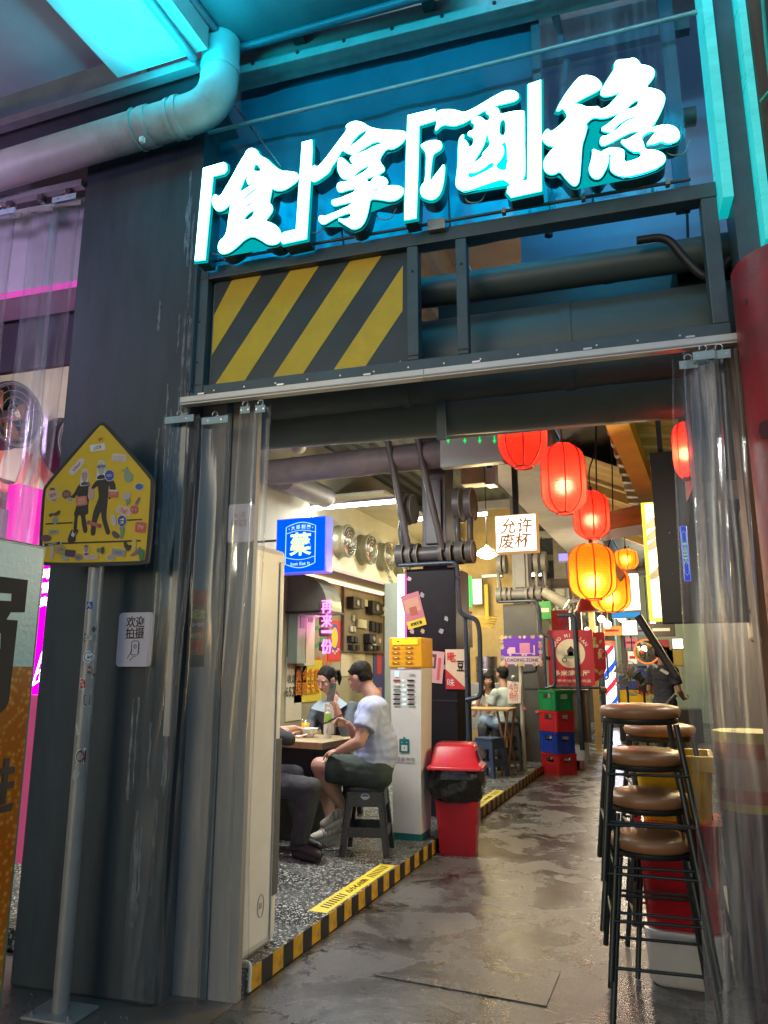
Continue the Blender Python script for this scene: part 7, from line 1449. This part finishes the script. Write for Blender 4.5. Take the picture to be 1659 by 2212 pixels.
# reflections in the right hand strips, built as a small lantern and sign
c = PY(1480, 972, 3.62)
lantern('red lantern reflection in the right hand strips, built as a slim lantern', c, .058, .27, pR, sR, .35, Vector((0, 0, -.02)), (1, .4, .25))
a, b = PY(1468, 1136, 3.62), PY(1493, 1254, 3.62)
t = thing('narrow_blue_sign', 'blue sign reflection with a green character in the right hand strips, built as a narrow sign', 'light box', ((a.x+b.x)/2, 3.62, b.z)); cc2 = Vector(((a.x+b.x)/2, 3.62, (a.z+b.z)/2)); w2, h2 = b.x-a.x, a.z-b.z
MB().box(cc2+Vector((-w2/2, 0, -h2/2)), cc2+Vector((w2/2, .03, h2/2)), .004).build('case', mat('box_edge_blue'), t)  # case of the stand-in for the blue sign reflection
F = frame(cc2+Vector((0, -.001, 0)), (1, 0, 0), (0, 0, 1)); plate(F, [(-w2/2+.003, -h2/2+.003), (w2/2-.003, -h2/2+.003), (w2/2-.003, h2/2-.003), (-w2/2+.003, h2/2-.003)], .0008).build('lit_face', glow('blue_lit_dim', (.0, .06, .7), .55), t)
text('lettering', '藥', F, 0, 0, h2*.42, glow('green_dim', (.4, .75, .3), .6), t, w=w2*.6, z=.001); MB(F).tube([(x*w2*.32, y*h2*.40, .002) for x, y in ((-1, -.9), (-1, .9), (0, 1), (1, .9), (1, -.9), (0, -1))], .0016, 5, closed=True).build('outline', glow('pale_dim', (.25, .5, .7), .6), t)
MB().box((cc2.x-.004, 3.63, a.z), (cc2.x+.004, 3.638, 2.52)).build('hanger', K_, t)  # hanger of the stand-in for the blue sign reflection

# clutter deep in the hall: small signs, ducts and lamps
CL = (('hanging_sign', 'small green hanging sign high between the third pillar and the red bell', 1176, 1318, 14.2, .26, .34, (.02, .30, .10), .0, 'sign'),
 ('hanging_sign', 'narrow cream hanging sign above the red shield sign', 1287, 1372, 15.0, .20, .36, (.60, .52, .34), .25, 'sign'),
 ('hanging_sign', 'small orange hanging sign just above the barber pole', 1322, 1362, 16.2, .42, .20, (.75, .25, .03), .5, 'sign'),
 ('hanging_sign', 'pinkish hanging sign right of the bare bulbs', 1362, 1388, 17.0, .30, .22, (.60, .16, .22), .4, 'sign'),
 ('hanging_sign', 'pale blue banner across the hall behind the convex mirror', 1400, 1362, 18.0, 1.1, .20, (.30, .45, .55), .2, 'sign'),
 ('hanging_sign', 'dark board with warm rim above the far man', 1428, 1360, 15.4, .50, .26, (.05, .04, .035), .0, 'sign'),
 ('hanging_sign', 'tiny white sign left of the convex mirror', 1366, 1420, 16.5, .18, .26, (.65, .63, .56), .5, 'sign'),
 ('hanging_sign', 'red vertical banner between barber pole and far crates', 1352, 1438, 17.4, .16, .60, (.50, .04, .04), .12, 'sign'),
 ('hanging_sign', 'yellow triangular pennant sign near the far ceiling', 1252, 1325, 15.6, .22, .22, (.70, .50, .05), .2, 'sign'))
for (nm, lab, x, y, Y, w_, h_, c, e, cat) in CL:
    q = PY(x, y, Y); t = thing(nm, lab, cat, q); MB().box((q.x-w_/2, Y, q.z-h_/2), (q.x+w_/2, Y+.06, q.z+h_/2), .01).build('panel', mat('hall_sign_%d' % x, c, .45, var=.12, emit=c if e else None, es=e), t)
    MB().box((q.x-w_*.32, Y-.004, q.z-h_*.1), (q.x+w_*.32, Y-.001, q.z+h_*.12)).build('print_band', Wh if sum(c) < .8 else Rd, t)
    MB().tube([(q.x, Y+.03, q.z+h_/2-.01), (q.x, Y+.03, 3.9)], .010, 6).build('hanger', K_, t)
for k, (x0_, y0_, Y, ln, r_, lab) in enumerate(((1150, 1262, 13.0, 1.6, .09, 'grey duct crossing above the third pillar'), (1215, 1240, 16.5, 2.2, .11, 'far grey duct crossing above the barber pole'), (1200, 1300, 14.8, .9, .05, 'thin pipe crossing right of the second pillar'))):
    q = PY(x0_, y0_, Y); t = thing('cross_pipe', lab, 'pipe', q); MB().cyl(q, q+Vector((ln, .15, 0)), r_, 18).build('tube', m_vp, t)
    for f_ in (.2, .7): p_ = q+Vector((ln*f_, .15*f_, 0)); MB().cyl(p_, p_+Vector((.04, 0, 0)), r_*1.12, 18).build('collar', m_mech, t)
for (x, y, Y, lab) in ((1268, 1360, 17.5, 'tiny warm bulb left of the barber pole top'), (1385, 1338, 18.5, 'tiny warm bulb above the convex mirror'), (1410, 1345, 19, 'tiny warm bulb above the far man')):
    q = PY(x, y, Y); t = thing('small_bulb', lab, 'bulb', q); MB().ball(q, .06, 10, 6).build('glass', glow('bulb_white'  , (1, .9, .65), 9), t); MB().tube([q+Vector((0, 0, .05)), (q.x, q.y, 3.9)], .007, 5).build('cord', K_, t)
# ================================================================== people
def skin_mat(name, c):
    m = mat(name, c, .5, var=.06, scale=12, bump=.03); m.node_tree.nodes['Principled BSDF'].inputs['Subsurface Weight'].default_value = .08
    m.node_tree.nodes['Principled BSDF'].inputs['Subsurface Radius'].default_value = (.02, .008, .005); return m
def seg(mb, pts, rs, n=14):
    pts = [Vector(p) for p in pts]
    P = [pts[0]]; Q = [rs[0]]
    for i in range(1, len(pts)):
        for k in range(1, 6): t = k/5; P.append(pts[i-1].lerp(pts[i], t)); Q.append(rs[i-1]+(rs[i]-rs[i-1])*t)
    mb.tube(P, Q, n)
    for p, r in zip(pts, rs): mb.ball(p, r, n, 8)
def ell(mb, c, rad, ax):       # ellipsoid with axes matrix ax (3x3, columns = side, forward, up)
    mb.ball(c, 1, 20, 14, rad, ax)
def fuse(o, vox, sm=6, disp=0.):
    m = o.modifiers.new('fuse', 'REMESH'); m.mode = 'VOXEL'; m.voxel_size = vox; m.use_smooth_shade = True
    s = o.modifiers.new('soft', 'SMOOTH'); s.iterations = sm; s.factor = .5
    if disp:
        tx = bpy.data.textures.new('folds', 'CLOUDS'); tx.noise_scale = .07; tx.noise_depth = 1
        d = o.modifiers.new('folds', 'DISPLACE'); d.texture = tx; d.strength = disp; d.mid_level = .5
    return o
def axes(side, fwd):
    f = Vector(fwd).normalized(); s = Vector(side); s = (s-f*s.dot(f)).normalized(); u = s.cross(f); return Matrix((s, f, u)).transposed()
def hand(mb, wr, d, palm_n, s=1., curl=25., thumb=1, grip=0.):
    """palm and five fingers; d = direction of the fingers, palm_n = normal of the palm side they curl to"""
    d = Vector(d).normalized(); n = Vector(palm_n); n = (n-d*n.dot(d)).normalized(); sd = d.cross(n)
    c = Vector(wr)+d*.045*s; A = Matrix((sd, d, n)).transposed(); mb.ball(c, 1, 14, 10, (.040*s, .050*s, .016*s), A)
    for i, (off, ln, r) in enumerate(((-.030, .070, .0082), (-.010, .080, .0088), (.010, .076, .0086), (.028, .060, .0076))):
        p = Vector(wr)+d*.080*s+sd*off*s; a = R(curl+6*i); pts = [p-d*.03*s, p]; dd = d
        for k, q in enumerate((.42, .32, .26)):
            dd = (dd*math.cos(a)+n*math.sin(a)).normalized(); nn = (n*math.cos(a)-d*math.sin(a)); pts.append(pts[-1]+dd*ln*q*s); a = R(curl*(.9))
            d_, n_ = dd, nn.normalized(); dd = d_; a = R(curl); 
            if k < 2: dd = (d_*math.cos(a)+n_*math.sin(a)).normalized()
        seg(mb, pts, [r*s*1.05, r*s, r*s*.95, r*s*.9, r*s*.8], 8)
    t0 = Vector(wr)+d*.025*s-sd*.030*s*thumb; t1 = t0-sd*.022*s*thumb+d*.028*s+n*.012*s; t2 = t1+d*.030*s+n*.016*s+sd*.004*thumb*s
    seg(mb, [t0, t1, t2], [.012*s, .0100*s, .0085*s], 8)
def head_on(body, c, fwd, up, s=1., hair_m=None, par=None, style='short', skin=None):
    f = Vector(fwd).normalized(); u = Vector(up); u = (u-f*u.dot(f)).normalized(); sd = f.cross(u); A = Matrix((sd, f, u)).transposed(); c = Vector(c)
    P = lambda x, y, z: c+(sd*x+f*y+u*z)*s
    body.ball(P(0, -.008, .022), s, 22, 16, (.076, .094, .088), A); body.ball(P(0, .022, -.030), s, 20, 14, (.062, .070, .072), A); body.ball(P(0, .048, -.082), s, 14, 10, (.032, .030, .026), A)
    body.ball(P(0, .02, -.065), s, 16, 10, (.050, .055, .035), A)
    seg(body, [P(0, .088, .008), P(0, .100, -.018), P(0, .106, -.030)], [.008*s, .011*s, .0135*s], 10)
    for q in (-1, 1):
        body.ball(P(.010*q, .097, -.033), .009*s, 8, 6); body.ball(P(.040*q, .066, -.018), s, 10, 8, (.022, .018, .018), A); body.ball(P(.032*q, .080, .026), s, 10, 8, (.022, .010, .010), A)
        body.ball(P(.077*q, -.008, -.008), s, 12, 10, (.010, .020, .032), A)
    body.ball(P(0, .086, -.060), s, 10, 8, (.022, .012, .010), A)
    lips = MB(); lips.ball(P(0, .094, -.056), s, 10, 8, (.021, .006, .005), A); lips.ball(P(0, .093, -.064), s, 10, 8, (.017, .006, .005), A)
    ey = MB(); ew = MB()
    for q in (-1, 1):
        ew.ball(P(.031*q, .083, .008), s, 12, 8, (.014, .007, .006), A); ey.ball(P(.031*q, .0885, .008), .0055*s, 8, 6)
        ey.tube([P(.016*q, .092, .029), P(.034*q, .090, .034), P(.050*q, .078, .029)], [.0030*s, .0036*s, .002*s], 6)
    def rest(parent):
        lips.build('lips', paint(.30, .09, .08), parent); ew.build('eye', paint(.6, .58, .55), parent); ey.build('iris_and_brow', paint(.02, .015, .012), parent)
        h = MB()
        if style == 'short':
            h.ball(P(0, -.022, .040), s, 22, 16, (.081, .094, .083), A); h.ball(P(0, -.048, -.004), s, 18, 12, (.074, .058, .062), A)
            for k in range(6): h.ball(P(-.045+.018*k, .040, .090-.006*abs(k-2.5)), s, 10, 8, (.016, .020, .010), A)
        elif style == 'pony':
            h.ball(P(0, -.020, .040), s, 22, 16, (.082, .095, .084), A); h.ball(P(0, -.046, -.006), s, 18, 12, (.076, .058, .064), A)
            h.ball(P(0, -.115, .02), s, 12, 8, (.026, .022, .026), A); seg(h, [P(0, -.12, .02), P(.0, -.155, -.01), P(0, -.155, -.07), P(0, -.135, -.13)], [.020*s, .030*s, .026*s, .006*s], 12)
            for q in (-1, 1): seg(h, [P(.040*q, .050, .080), P(.070*q, .036, .030), P(.074*q, .030, -.05)], [.009*s, .008*s, .003*s], 8)
        else:
            h.ball(P(0, -.014, .038), s, 22, 16, (.086, .104, .090), A); seg(h, [P(0, -.05, .03), P(0, -.07, -.08), P(0, -.075, -.20), P(.02, -.06, -.32)], [.08*s, .080*s, .075*s, .03*s], 16)
            for q in (-1, 1): seg(h, [P(.045*q, .060, .07), P(.075*q, .03, .0), P(.080*q, .01, -.10), P(.07*q, .01, -.24)], [.018*s, .022*s, .026*s, .012*s], 10)
        # keep the face free: cut what would lie before the brow line
        hh = MB(); o = h.build('hair', hair_m or mat('black_hair', (.010, .009, .008), .55, var=.6, scale=60, bump=.9, bscale=150, stretch=(1, 1, .15), spec=.25), parent)
        me = o.data; inv = o.matrix_basis
        base = Vector(); q = parent
        M = Matrix()
        while q is not None: M = q.matrix_basis @ M; q = q.parent
        for v in me.vertices:
            w = M @ v.co; l = w-c; x, y, z = l.dot(sd)/s, l.dot(f)/s, l.dot(u)/s
            lim = .030 if style == 'short' else .045
            pass
        fuse(o, .006, 3, .006)
        return o
    return rest
def torso(mb, pel, chest, neck, side, fwd, w=.17, d=.115, hipw=.165, g=0., shw=None, belly=0.):
    pel, chest, neck = Vector(pel), Vector(chest), Vector(neck); n = 7
    for i in range(n+1):
        t = i/n; c = pel.lerp(chest, t); f = Vector(fwd); A = axes(side, (Vector(fwd)-(chest-pel).normalized()*Vector(fwd).dot((chest-pel).normalized())))
        ww = hipw+(w-hipw)*t-.018*math.sin(math.pi*t)+g; dd = d*(.98-.02*t)+g+belly*math.sin(math.pi*min(1, t*1.3)); mb.ball(c+A.col[1]*belly*.5*math.sin(math.pi*t), 1, 18, 12, (ww, dd, .085+g), A)
    A = axes(side, fwd); mb.ball(chest.lerp(neck, .45), 1, 18, 12, (w*.92+g, d*.85+g, .075+g), A)
def person(label, J, face, up=(0, 0, 1), skin=(.42, .24, .165), hair='short', shirt=None, sleeve=.6, bottom=None, leg_cover=.5, shoe=None, hs=1., girth=1., belly=0., hands=None, side=None, hairm=None, flare=.03, detail=True):
    base = Vector((J['pelvis'][0], J['pelvis'][1], J.get('floor', .1)))
    t = thing('person', label, 'person', base)
    sk = skin_mat('skin_%d' % int(skin[0]*1000), skin)
    g = girth
    shL, shR = Vector(J['shL']), Vector(J['shR']); sd = (shR-shL).normalized(); chest = (shL+shR)/2-Vector((0, 0, .06)); pel = Vector(J['pelvis']); neck = Vector(J['neck'])
    up_t = (chest-pel).normalized(); fw = up_t.cross(sd).normalized()*-1 if side is None else Vector(side)
    b = MB(); torso(b, pel+Vector((0, 0, .02)), chest, neck, sd, fw, .155*g, .10*g, .15*g, 0, belly=belly)
    hc = Vector(J['head'])
    seg(b, [chest.lerp(neck, .3), neck, neck.lerp(hc, .55)], [.070, .056, .054], 14)
    for S in 'LR':
        sh = Vector(J['sh'+S]); seg(b, [chest.lerp(sh, .6), sh], [.062*g, .055*g], 12)
        if 'el'+S in J: el, wr = Vector(J['el'+S]), Vector(J['wr'+S]); seg(b, [sh, sh.lerp(el, .35), el, el.lerp(wr, .3), wr], [.052*g, .047*g, .037*g, .038*g, .026], 14)
        hp = Vector(J['hip'+S]); kn, an = Vector(J['kn'+S]), Vector(J['an'+S]); seg(b, [hp, hp.lerp(kn, .5), kn], [.086*g, .075*g, .056*g], 14)
        cal = kn.lerp(an, .30)+(kn-an).normalized().cross(sd).normalized()*.012; seg(b, [kn, cal, kn.lerp(an, .7), an], [.055*g, .056*g, .040*g, .034], 14)
        to = Vector(J['toe'+S]); seg(b, [an+Vector((0, 0, -.02)), an.lerp(to, .6)+Vector((0, 0, -.02)), to], [.034, .036, .024], 12)
    if hands:
        for S in hands: h = hands[S]; hand(b, J['wr'+S], h[0], h[1], h[2] if len(h) > 2 else 1., h[3] if len(h) > 3 else 28, h[4] if len(h) > 4 else 1)
    rest = head_on(b, hc, face, up, hs, hairm, t, hair)
    body = b.build('body', sk, t); fuse(body, .0065, 6)
    rest(t)
    # clothes follow the body
    if shirt:
        c = MB(); torso(c, pel+Vector((0, 0, -.01)), chest, neck, sd, fw, .165*g, .108*g, .165*g, .012, belly=belly*1.1)
        A = axes(sd, fw); c.ball(chest.lerp(neck, .25), 1, 18, 12, (.17*g, .10*g, .085), A)
        for S in 'LR':
            sh = Vector(J['sh'+S]); seg(c, [chest.lerp(sh, .5), sh], [.078*g, .070*g], 14)
            if 'el'+S in J:
                el, wr = Vector(J['el'+S]), Vector(J['wr'+S])
                if sleeve <= 1: e = sh.lerp(el, sleeve); seg(c, [sh, sh.lerp(el, sleeve*.6)], [.069*g, .066*g], 14); c.tube([sh.lerp(el, sleeve*.5), e], [.068*g, .070*g+flare*.3], 18)
                else: seg(c, [sh, sh.lerp(el, .5), el, el.lerp(wr, sleeve-1)], [.068*g, .060*g, .052*g, .044*g], 14)
        o = c.build('shirt', shirt, t); fuse(o, .009, 14, .014)
    if bottom:
        c = MB(); A = axes(sd, fw); c.ball(pel, 1, 18, 12, (.168*g, .125*g, .10), A)
        for S in 'LR':
            hp = Vector(J['hip'+S]); kn, an = Vector(J['kn'+S]), Vector(J['an'+S])
            if leg_cover <= 1: e = hp.lerp(kn, leg_cover); seg(c, [hp, hp.lerp(kn, leg_cover*.7)], [.100*g, .094*g], 14); c.tube([hp.lerp(kn, leg_cover*.5), e], [.094*g, .092*g], 18)
            else: seg(c, [hp, hp.lerp(kn, .5), kn, kn.lerp(an, .5), kn.lerp(an, leg_cover-1)], [.100*g, .090*g, .080*g, .072*g, .064*g], 14)
        o = c.build('trousers' if leg_cover > 1 else 'shorts', bottom, t); fuse(o, .010, 12, .014)
    if shoe:
        for S in 'LR':
            an, to = Vector(J['an'+S]), Vector(J['toe'+S]); d = (to-an); dh = Vector((d.x, d.y, d.z)).normalized(); c = MB()
            heel = an-dh*.035+Vector((0, 0, -.035)); seg(c, [heel, heel.lerp(to, .5), to], [.040, .042, .033], 14); seg(c, [heel+Vector((0, 0, .02)), an+Vector((0, 0, .0))+dh*.03], [.040, .036], 12)
            o = c.build('shoe', shoe, t); fuse(o, .007, 3)
            so2 = MB(); w_ = dh.cross(Vector((0, 0, 1))).normalized(); so2.tube([heel+Vector((0, 0, -.034)), heel.lerp(to, .5)+Vector((0, 0, -.036)), to+Vector((0, 0, -.028))], [.036, .041, .030], 10)
            s_ = so2.build('sole', paint(.55, .53, .46) if 'pale' in shoe.name else K_, o)
            if detail and len(shoe.name) and 'pale' in shoe.name:
                for q in (.25, .42, .59): cc = heel.lerp(to, q); MB().tube([cc+w_*(.0425*math.cos(R(a)))+Vector((0, 0, .043*math.sin(R(a)))) for a in range(-10, 191, 20)], .007, 6).build('shoe_strap', paint(.30, .27, .24), o)
    return t
m_blue_t = mat('pale_blue_cotton', (.36, .43, .62), .8, var=.07, scale=5, bump=.25, bscale=16)
m_short = mat('dark_green_shorts_cloth', (.022, .038, .036), .8, var=.4, scale=6, bump=.2, dirt=(.03, .09, .06), dirt_amt=.5)
m_jack = mat('slate_denim', (.085, .11, .14), .75, var=.2, bump=.25, scale=6)
m_dkcl = mat('charcoal_cloth', (.035, .04, .047), .8, var=.25, bump=.25, scale=6)
m_shoe_p = mat('pale_trainer', (.45, .41, .35), .5, var=.12, bump=.05)
m_shoe_d = mat('black_shoe', (.015, .015, .017), .5)
V = Vector
# the man in the pale blue shirt
px = lambda x, y, Y: PY(x, y, Y)
man = person('man in a pale blue T-shirt and dark shorts hunched on the black stool, holding chopsticks', dict(
    pelvis=(-2.17, 5.30, .68), head=px(778, 1463, 5.36), neck=px(808, 1503, 5.33), shL=px(800, 1535, 5.10), shR=px(806, 1523, 5.46),
    elL=px(776, 1603, 4.99), wrL=px(731, 1622, 5.02), elR=px(770, 1590, 5.58), wrR=px(751, 1563, 5.50),
    hipL=px(815, 1672, 5.20), hipR=px(800, 1672, 5.42), knL=px(690, 1654, 5.10), knR=px(700, 1662, 5.50),
    anL=px(742, 1745, 5.26), toeL=px(700, 1780, 5.18), anR=px(717, 1786, 5.34), toeR=px(672, 1812, 5.20), floor=.1),
    face=(-.93, .22, -.42), up=(-.25, 0, .97), skin=(.46, .27, .19), hair='short', shirt=m_blue_t, sleeve=.60, bottom=m_short, leg_cover=.86, shoe=m_shoe_p, girth=1.16, belly=.035,
    hands={'L': ((-1, .15, -.15), (0, .2, -1), 1., 12, -1), 'R': ((-.85, -.15, .35), (0, -.6, -.6), 1., 42, 1)})
wr = px(751, 1563, 5.50)
t = thing('chopsticks', 'pair of dark chopsticks in the hand of the man in blue', 'chopsticks', wr)
h0 = wr+V((-.08, -.02, .03))
for d in (0, .012): MB().tube([h0+V((.07, .0, .045+d)), h0+V((-.11, -.02, -.035+d*.3))], .0035, 6).build('chopstick', K_, t)
# the woman with the phone
wom = person('woman with a ponytail and slate jacket raising a phone before her face', dict(
    pelvis=(-2.98, 6.35, .66), head=px(706, 1467, 6.0), neck=px(722, 1508, 6.08), shL=px(762, 1530, 5.98), shR=px(683, 1535, 6.12),
    elL=px(748, 1592, 5.80), wrL=px(724, 1521, 5.74), elR=px(664, 1598, 5.98), wrR=px(640, 1580, 5.72),
    hipL=(-2.85, 6.2, .64), hipR=(-3.05, 6.22, .64), knL=(-2.8, 5.85, .66), knR=(-3.15, 5.85, .66), anL=(-2.75, 5.9, .2), anR=(-3.15, 5.9, .2), toeL=(-2.78, 5.74, .15), toeR=(-3.16, 5.74, .15), floor=.1),
    face=(-.30, -.84, -.46), up=(0, -.3, .95), side=(-.15, -.95, -.2), skin=(.50, .29, .22), hair='pony', shirt=m_jack, sleeve=1.35, bottom=m_dkcl, leg_cover=1.8, shoe=m_shoe_d, girth=.90, hs=.96,
    hands={'L': ((-.45, -.10, .85), (-.55, .5, .2), .92, 40, 1), 'R': ((-.6, -.5, -.35), (0, 0, -1), .9, 20, 1)})
c = px(717, 1494, 5.66); t = thing('mobile_phone', 'mobile phone with a pale rim held by the woman', 'phone', c); F = frame(c, (.92, -.30, -.12), (.2, .1, 1))
plate(F, rbox_pts(.074, .150, .012, 3), .004).build('phone_back', mat('phone_dark', (.07, .07, .065), .25), t); plate(F, rbox_pts(.077, .153, .013, 3), .003, -.0032).build('phone_rim', paint(.70, .55, .60), t)
for (x, y) in ((-.018, .055), (-.018, .033), (.0, .044)): MB(F).cyl((x, y, .004), (x, y, .0065), .008, 12).build('lens', K_, t)
c = px(700, 1548, 6.0)
MB().poly([px(702, 1520, 5.93), px(722, 1522, 5.90), px(722, 1585, 5.86), px(698, 1585, 5.88)], (0, .03, 0)).build('undershirt', mat('offwhite_cotton', (.33, .29, .25), .8, var=.1, bump=.2), wom)
for P in ([px(690, 1512, 6.02), px(672, 1530, 5.98), px(700, 1538, 5.92), px(712, 1520, 5.96)], [px(727, 1505, 6.0), px(748, 1522, 5.90), px(728, 1536, 5.86), px(716, 1520, 5.94)]): MB().poly(P, (0, .012, .01)).build('collar', mat('pale_collar', (.30, .38, .42), .7), wom)
# third diner, mostly hidden by the white cabinet
person('diner in dark grey clothes mostly hidden by the white cabinet', dict(
    pelvis=(-3.22, 4.95, .62), head=(-3.10, 5.0, 1.32), neck=(-3.16, 5.0, 1.14), shL=(-3.12, 5.2, 1.06), shR=(-3.14, 4.8, 1.06),
    elL=(-3.1, 5.3, .90), wrL=(-2.98, 5.55, .92), elR=px(624, 1596, 4.92), wrR=(-2.98, 5.30, .93),
    hipL=(-3.2, 5.05, .60), hipR=(-3.2, 4.87, .60), knL=(-2.74, 5.10, .62), knR=px(672, 1703, 4.90), anL=px(655, 1805, 5.05), anR=px(645, 1822, 4.92), toeL=px(690, 1828, 5.0), toeR=px(688, 1846, 4.84), floor=.1),
    face=(.9, .3, -.3), up=(.2, 0, .97), skin=(.45, .27, .19), hair='short', shirt=m_dkcl, sleeve=1.2, bottom=mat('grey_trouser_cloth', (.030, .034, .042), .8, var=.2, bump=.3), leg_cover=1.92, shoe=m_shoe_d, hands={'R': ((.2, .9, -.1), (0, 0, -1)), 'L': ((.3, .9, -.1), (0, 0, -1))})
for (x, y, lab) in ((-3.22, 4.95, 'dark stool under the diner hidden by the white cabinet'), (-2.98, 6.40, 'dark stool under the woman with the phone')):
    square_stool(lab, x, y, .1, R(3), m_stk, h=.44)
# the girl and her friend at the back
def seated(label, x, y, fz, face, **k):
    f = V(face).normalized(); s = V((f.y, -f.x, 0)); p = V((x, y, fz+.52))
    return person(label, dict(pelvis=p, head=p+V((0, 0, .66))+f*.06, neck=p+V((0, 0, .47))+f*.02, shL=p-s*.165+V((0, 0, .40)), shR=p+s*.165+V((0, 0, .40)), elL=p-s*.22+V((0, 0, .15))+f*.10, elR=p+s*.22+V((0, 0, .17))+f*.12,
        wrL=p-s*.10+V((0, 0, .22))+f*.30, wrR=p+s*.10+V((0, 0, .50))+f*.18 if k.get('raise_') else p+s*.1+V((0, 0, .2))+f*.3, hipL=p-s*.09, hipR=p+s*.09, knL=p-s*.10+f*.40, knR=p+s*.10+f*.40,
        anL=p-s*.10+f*.38+V((0, 0, -.42)), anR=p+s*.10+f*.38+V((0, 0, -.42)), toeL=p-s*.10+f*.52+V((0, 0, -.46)), toeR=p+s*.10+f*.52+V((0, 0, -.46)), floor=fz), face, detail=False, hands={'L': (f, (0, 0, -1), .95), 'R': ((0, 0, 1) if k.get('raise_') else f, -f, .95)}, side=f, **{a: b for a, b in k.items() if a != 'raise_'})
q = px(1036, 1470, 10.4); seated('long-haired girl in white facing the tall wooden table at the back', q.x, 10.9, .1+(q.z-1.28-.0), (.25, -1, 0), hair='long', shirt=mat('white_cotton', (.55, .54, .5), .8), sleeve=.5, bottom=m_dkcl, leg_cover=1.8, shoe=m_shoe_d, girth=.85, raise_=1, hs=.95)
q = px(1085, 1450, 10.2); seated('person in a pale green T-shirt seen from behind beside the second pillar', q.x-.05, 10.55, .1+(q.z-1.28-.04), (-.75, .65, 0), hair='short', shirt=mat('pale_green_cotton', (.38, .46, .42), .8, bump=.2), sleeve=.6, bottom=mat('light_jeans', (.25, .36, .48), .8), leg_cover=1.9, shoe=m_shoe_p, girth=1.0)
def standing(label, x, y, h, face, **k):
    f = V(face).normalized(); s = V((f.y, -f.x, 0)); z = h/1.75; p = V((x, y, .93*z))
    return person(label, dict(pelvis=p, head=p+V((0, 0, .70*z)), neck=p+V((0, 0, .53*z)), shL=p-s*.185*z+V((0, 0, .45*z)), shR=p+s*.185*z+V((0, 0, .45*z)), elL=p-s*.25*z+V((0, 0, .17*z)), elR=p+s*.25*z+V((0, 0, .17*z)), wrL=p-s*.16*z+V((0, 0, .05))+f*.22, wrR=p+s*.16*z+V((0, 0, .05))+f*.22,
        hipL=p-s*.09, hipR=p+s*.09, knL=p-s*.10+V((0, 0, -.42*z)), knR=p+s*.10+V((0, 0, -.42*z)), anL=p-s*.10+V((0, 0, -.84*z)), anR=p+s*.10+V((0, 0, -.84*z)), toeL=p-s*.12+f*.15+V((0, 0, -.89*z)), toeR=p+s*.12+f*.15+V((0, 0, -.89*z)), floor=0), face, detail=False, side=f, hands={'L': (f, (0, 0, 1), .9), 'R': (f, (0, 0, 1), .9)}, **k)
q = px(1430, 1400, 11.6); standing('man in dark work clothes standing far down the hall seen from behind', q.x-.02, 11.6, q.z+.05, (.55, .8, 0), hair='short', shirt=mat('navy_work_cloth', (.03, .035, .055), .8, bump=.2), sleeve=.7, bottom=mat('navy_work_cloth'), leg_cover=1.95, shoe=m_shoe_d)
c = px(1424, 1448, 11.3); t = thing('white_receipt', 'white receipts held behind the man far down the hall', 'paper', c); MB().poly([c, c+V((.10, 0, -.06)), c+V((.13, 0, -.03)), c+V((.03, 0, .03))], (0, .01, 0)).build('sheet', Wh, t); MB().poly([c+V((-.1, 0, .08)), c+V((-.03, 0, .03)), c+V((-.01, 0, .06)), c+V((-.08, 0, .11))], (0, .01, 0)).build('sheet', Wh, t)
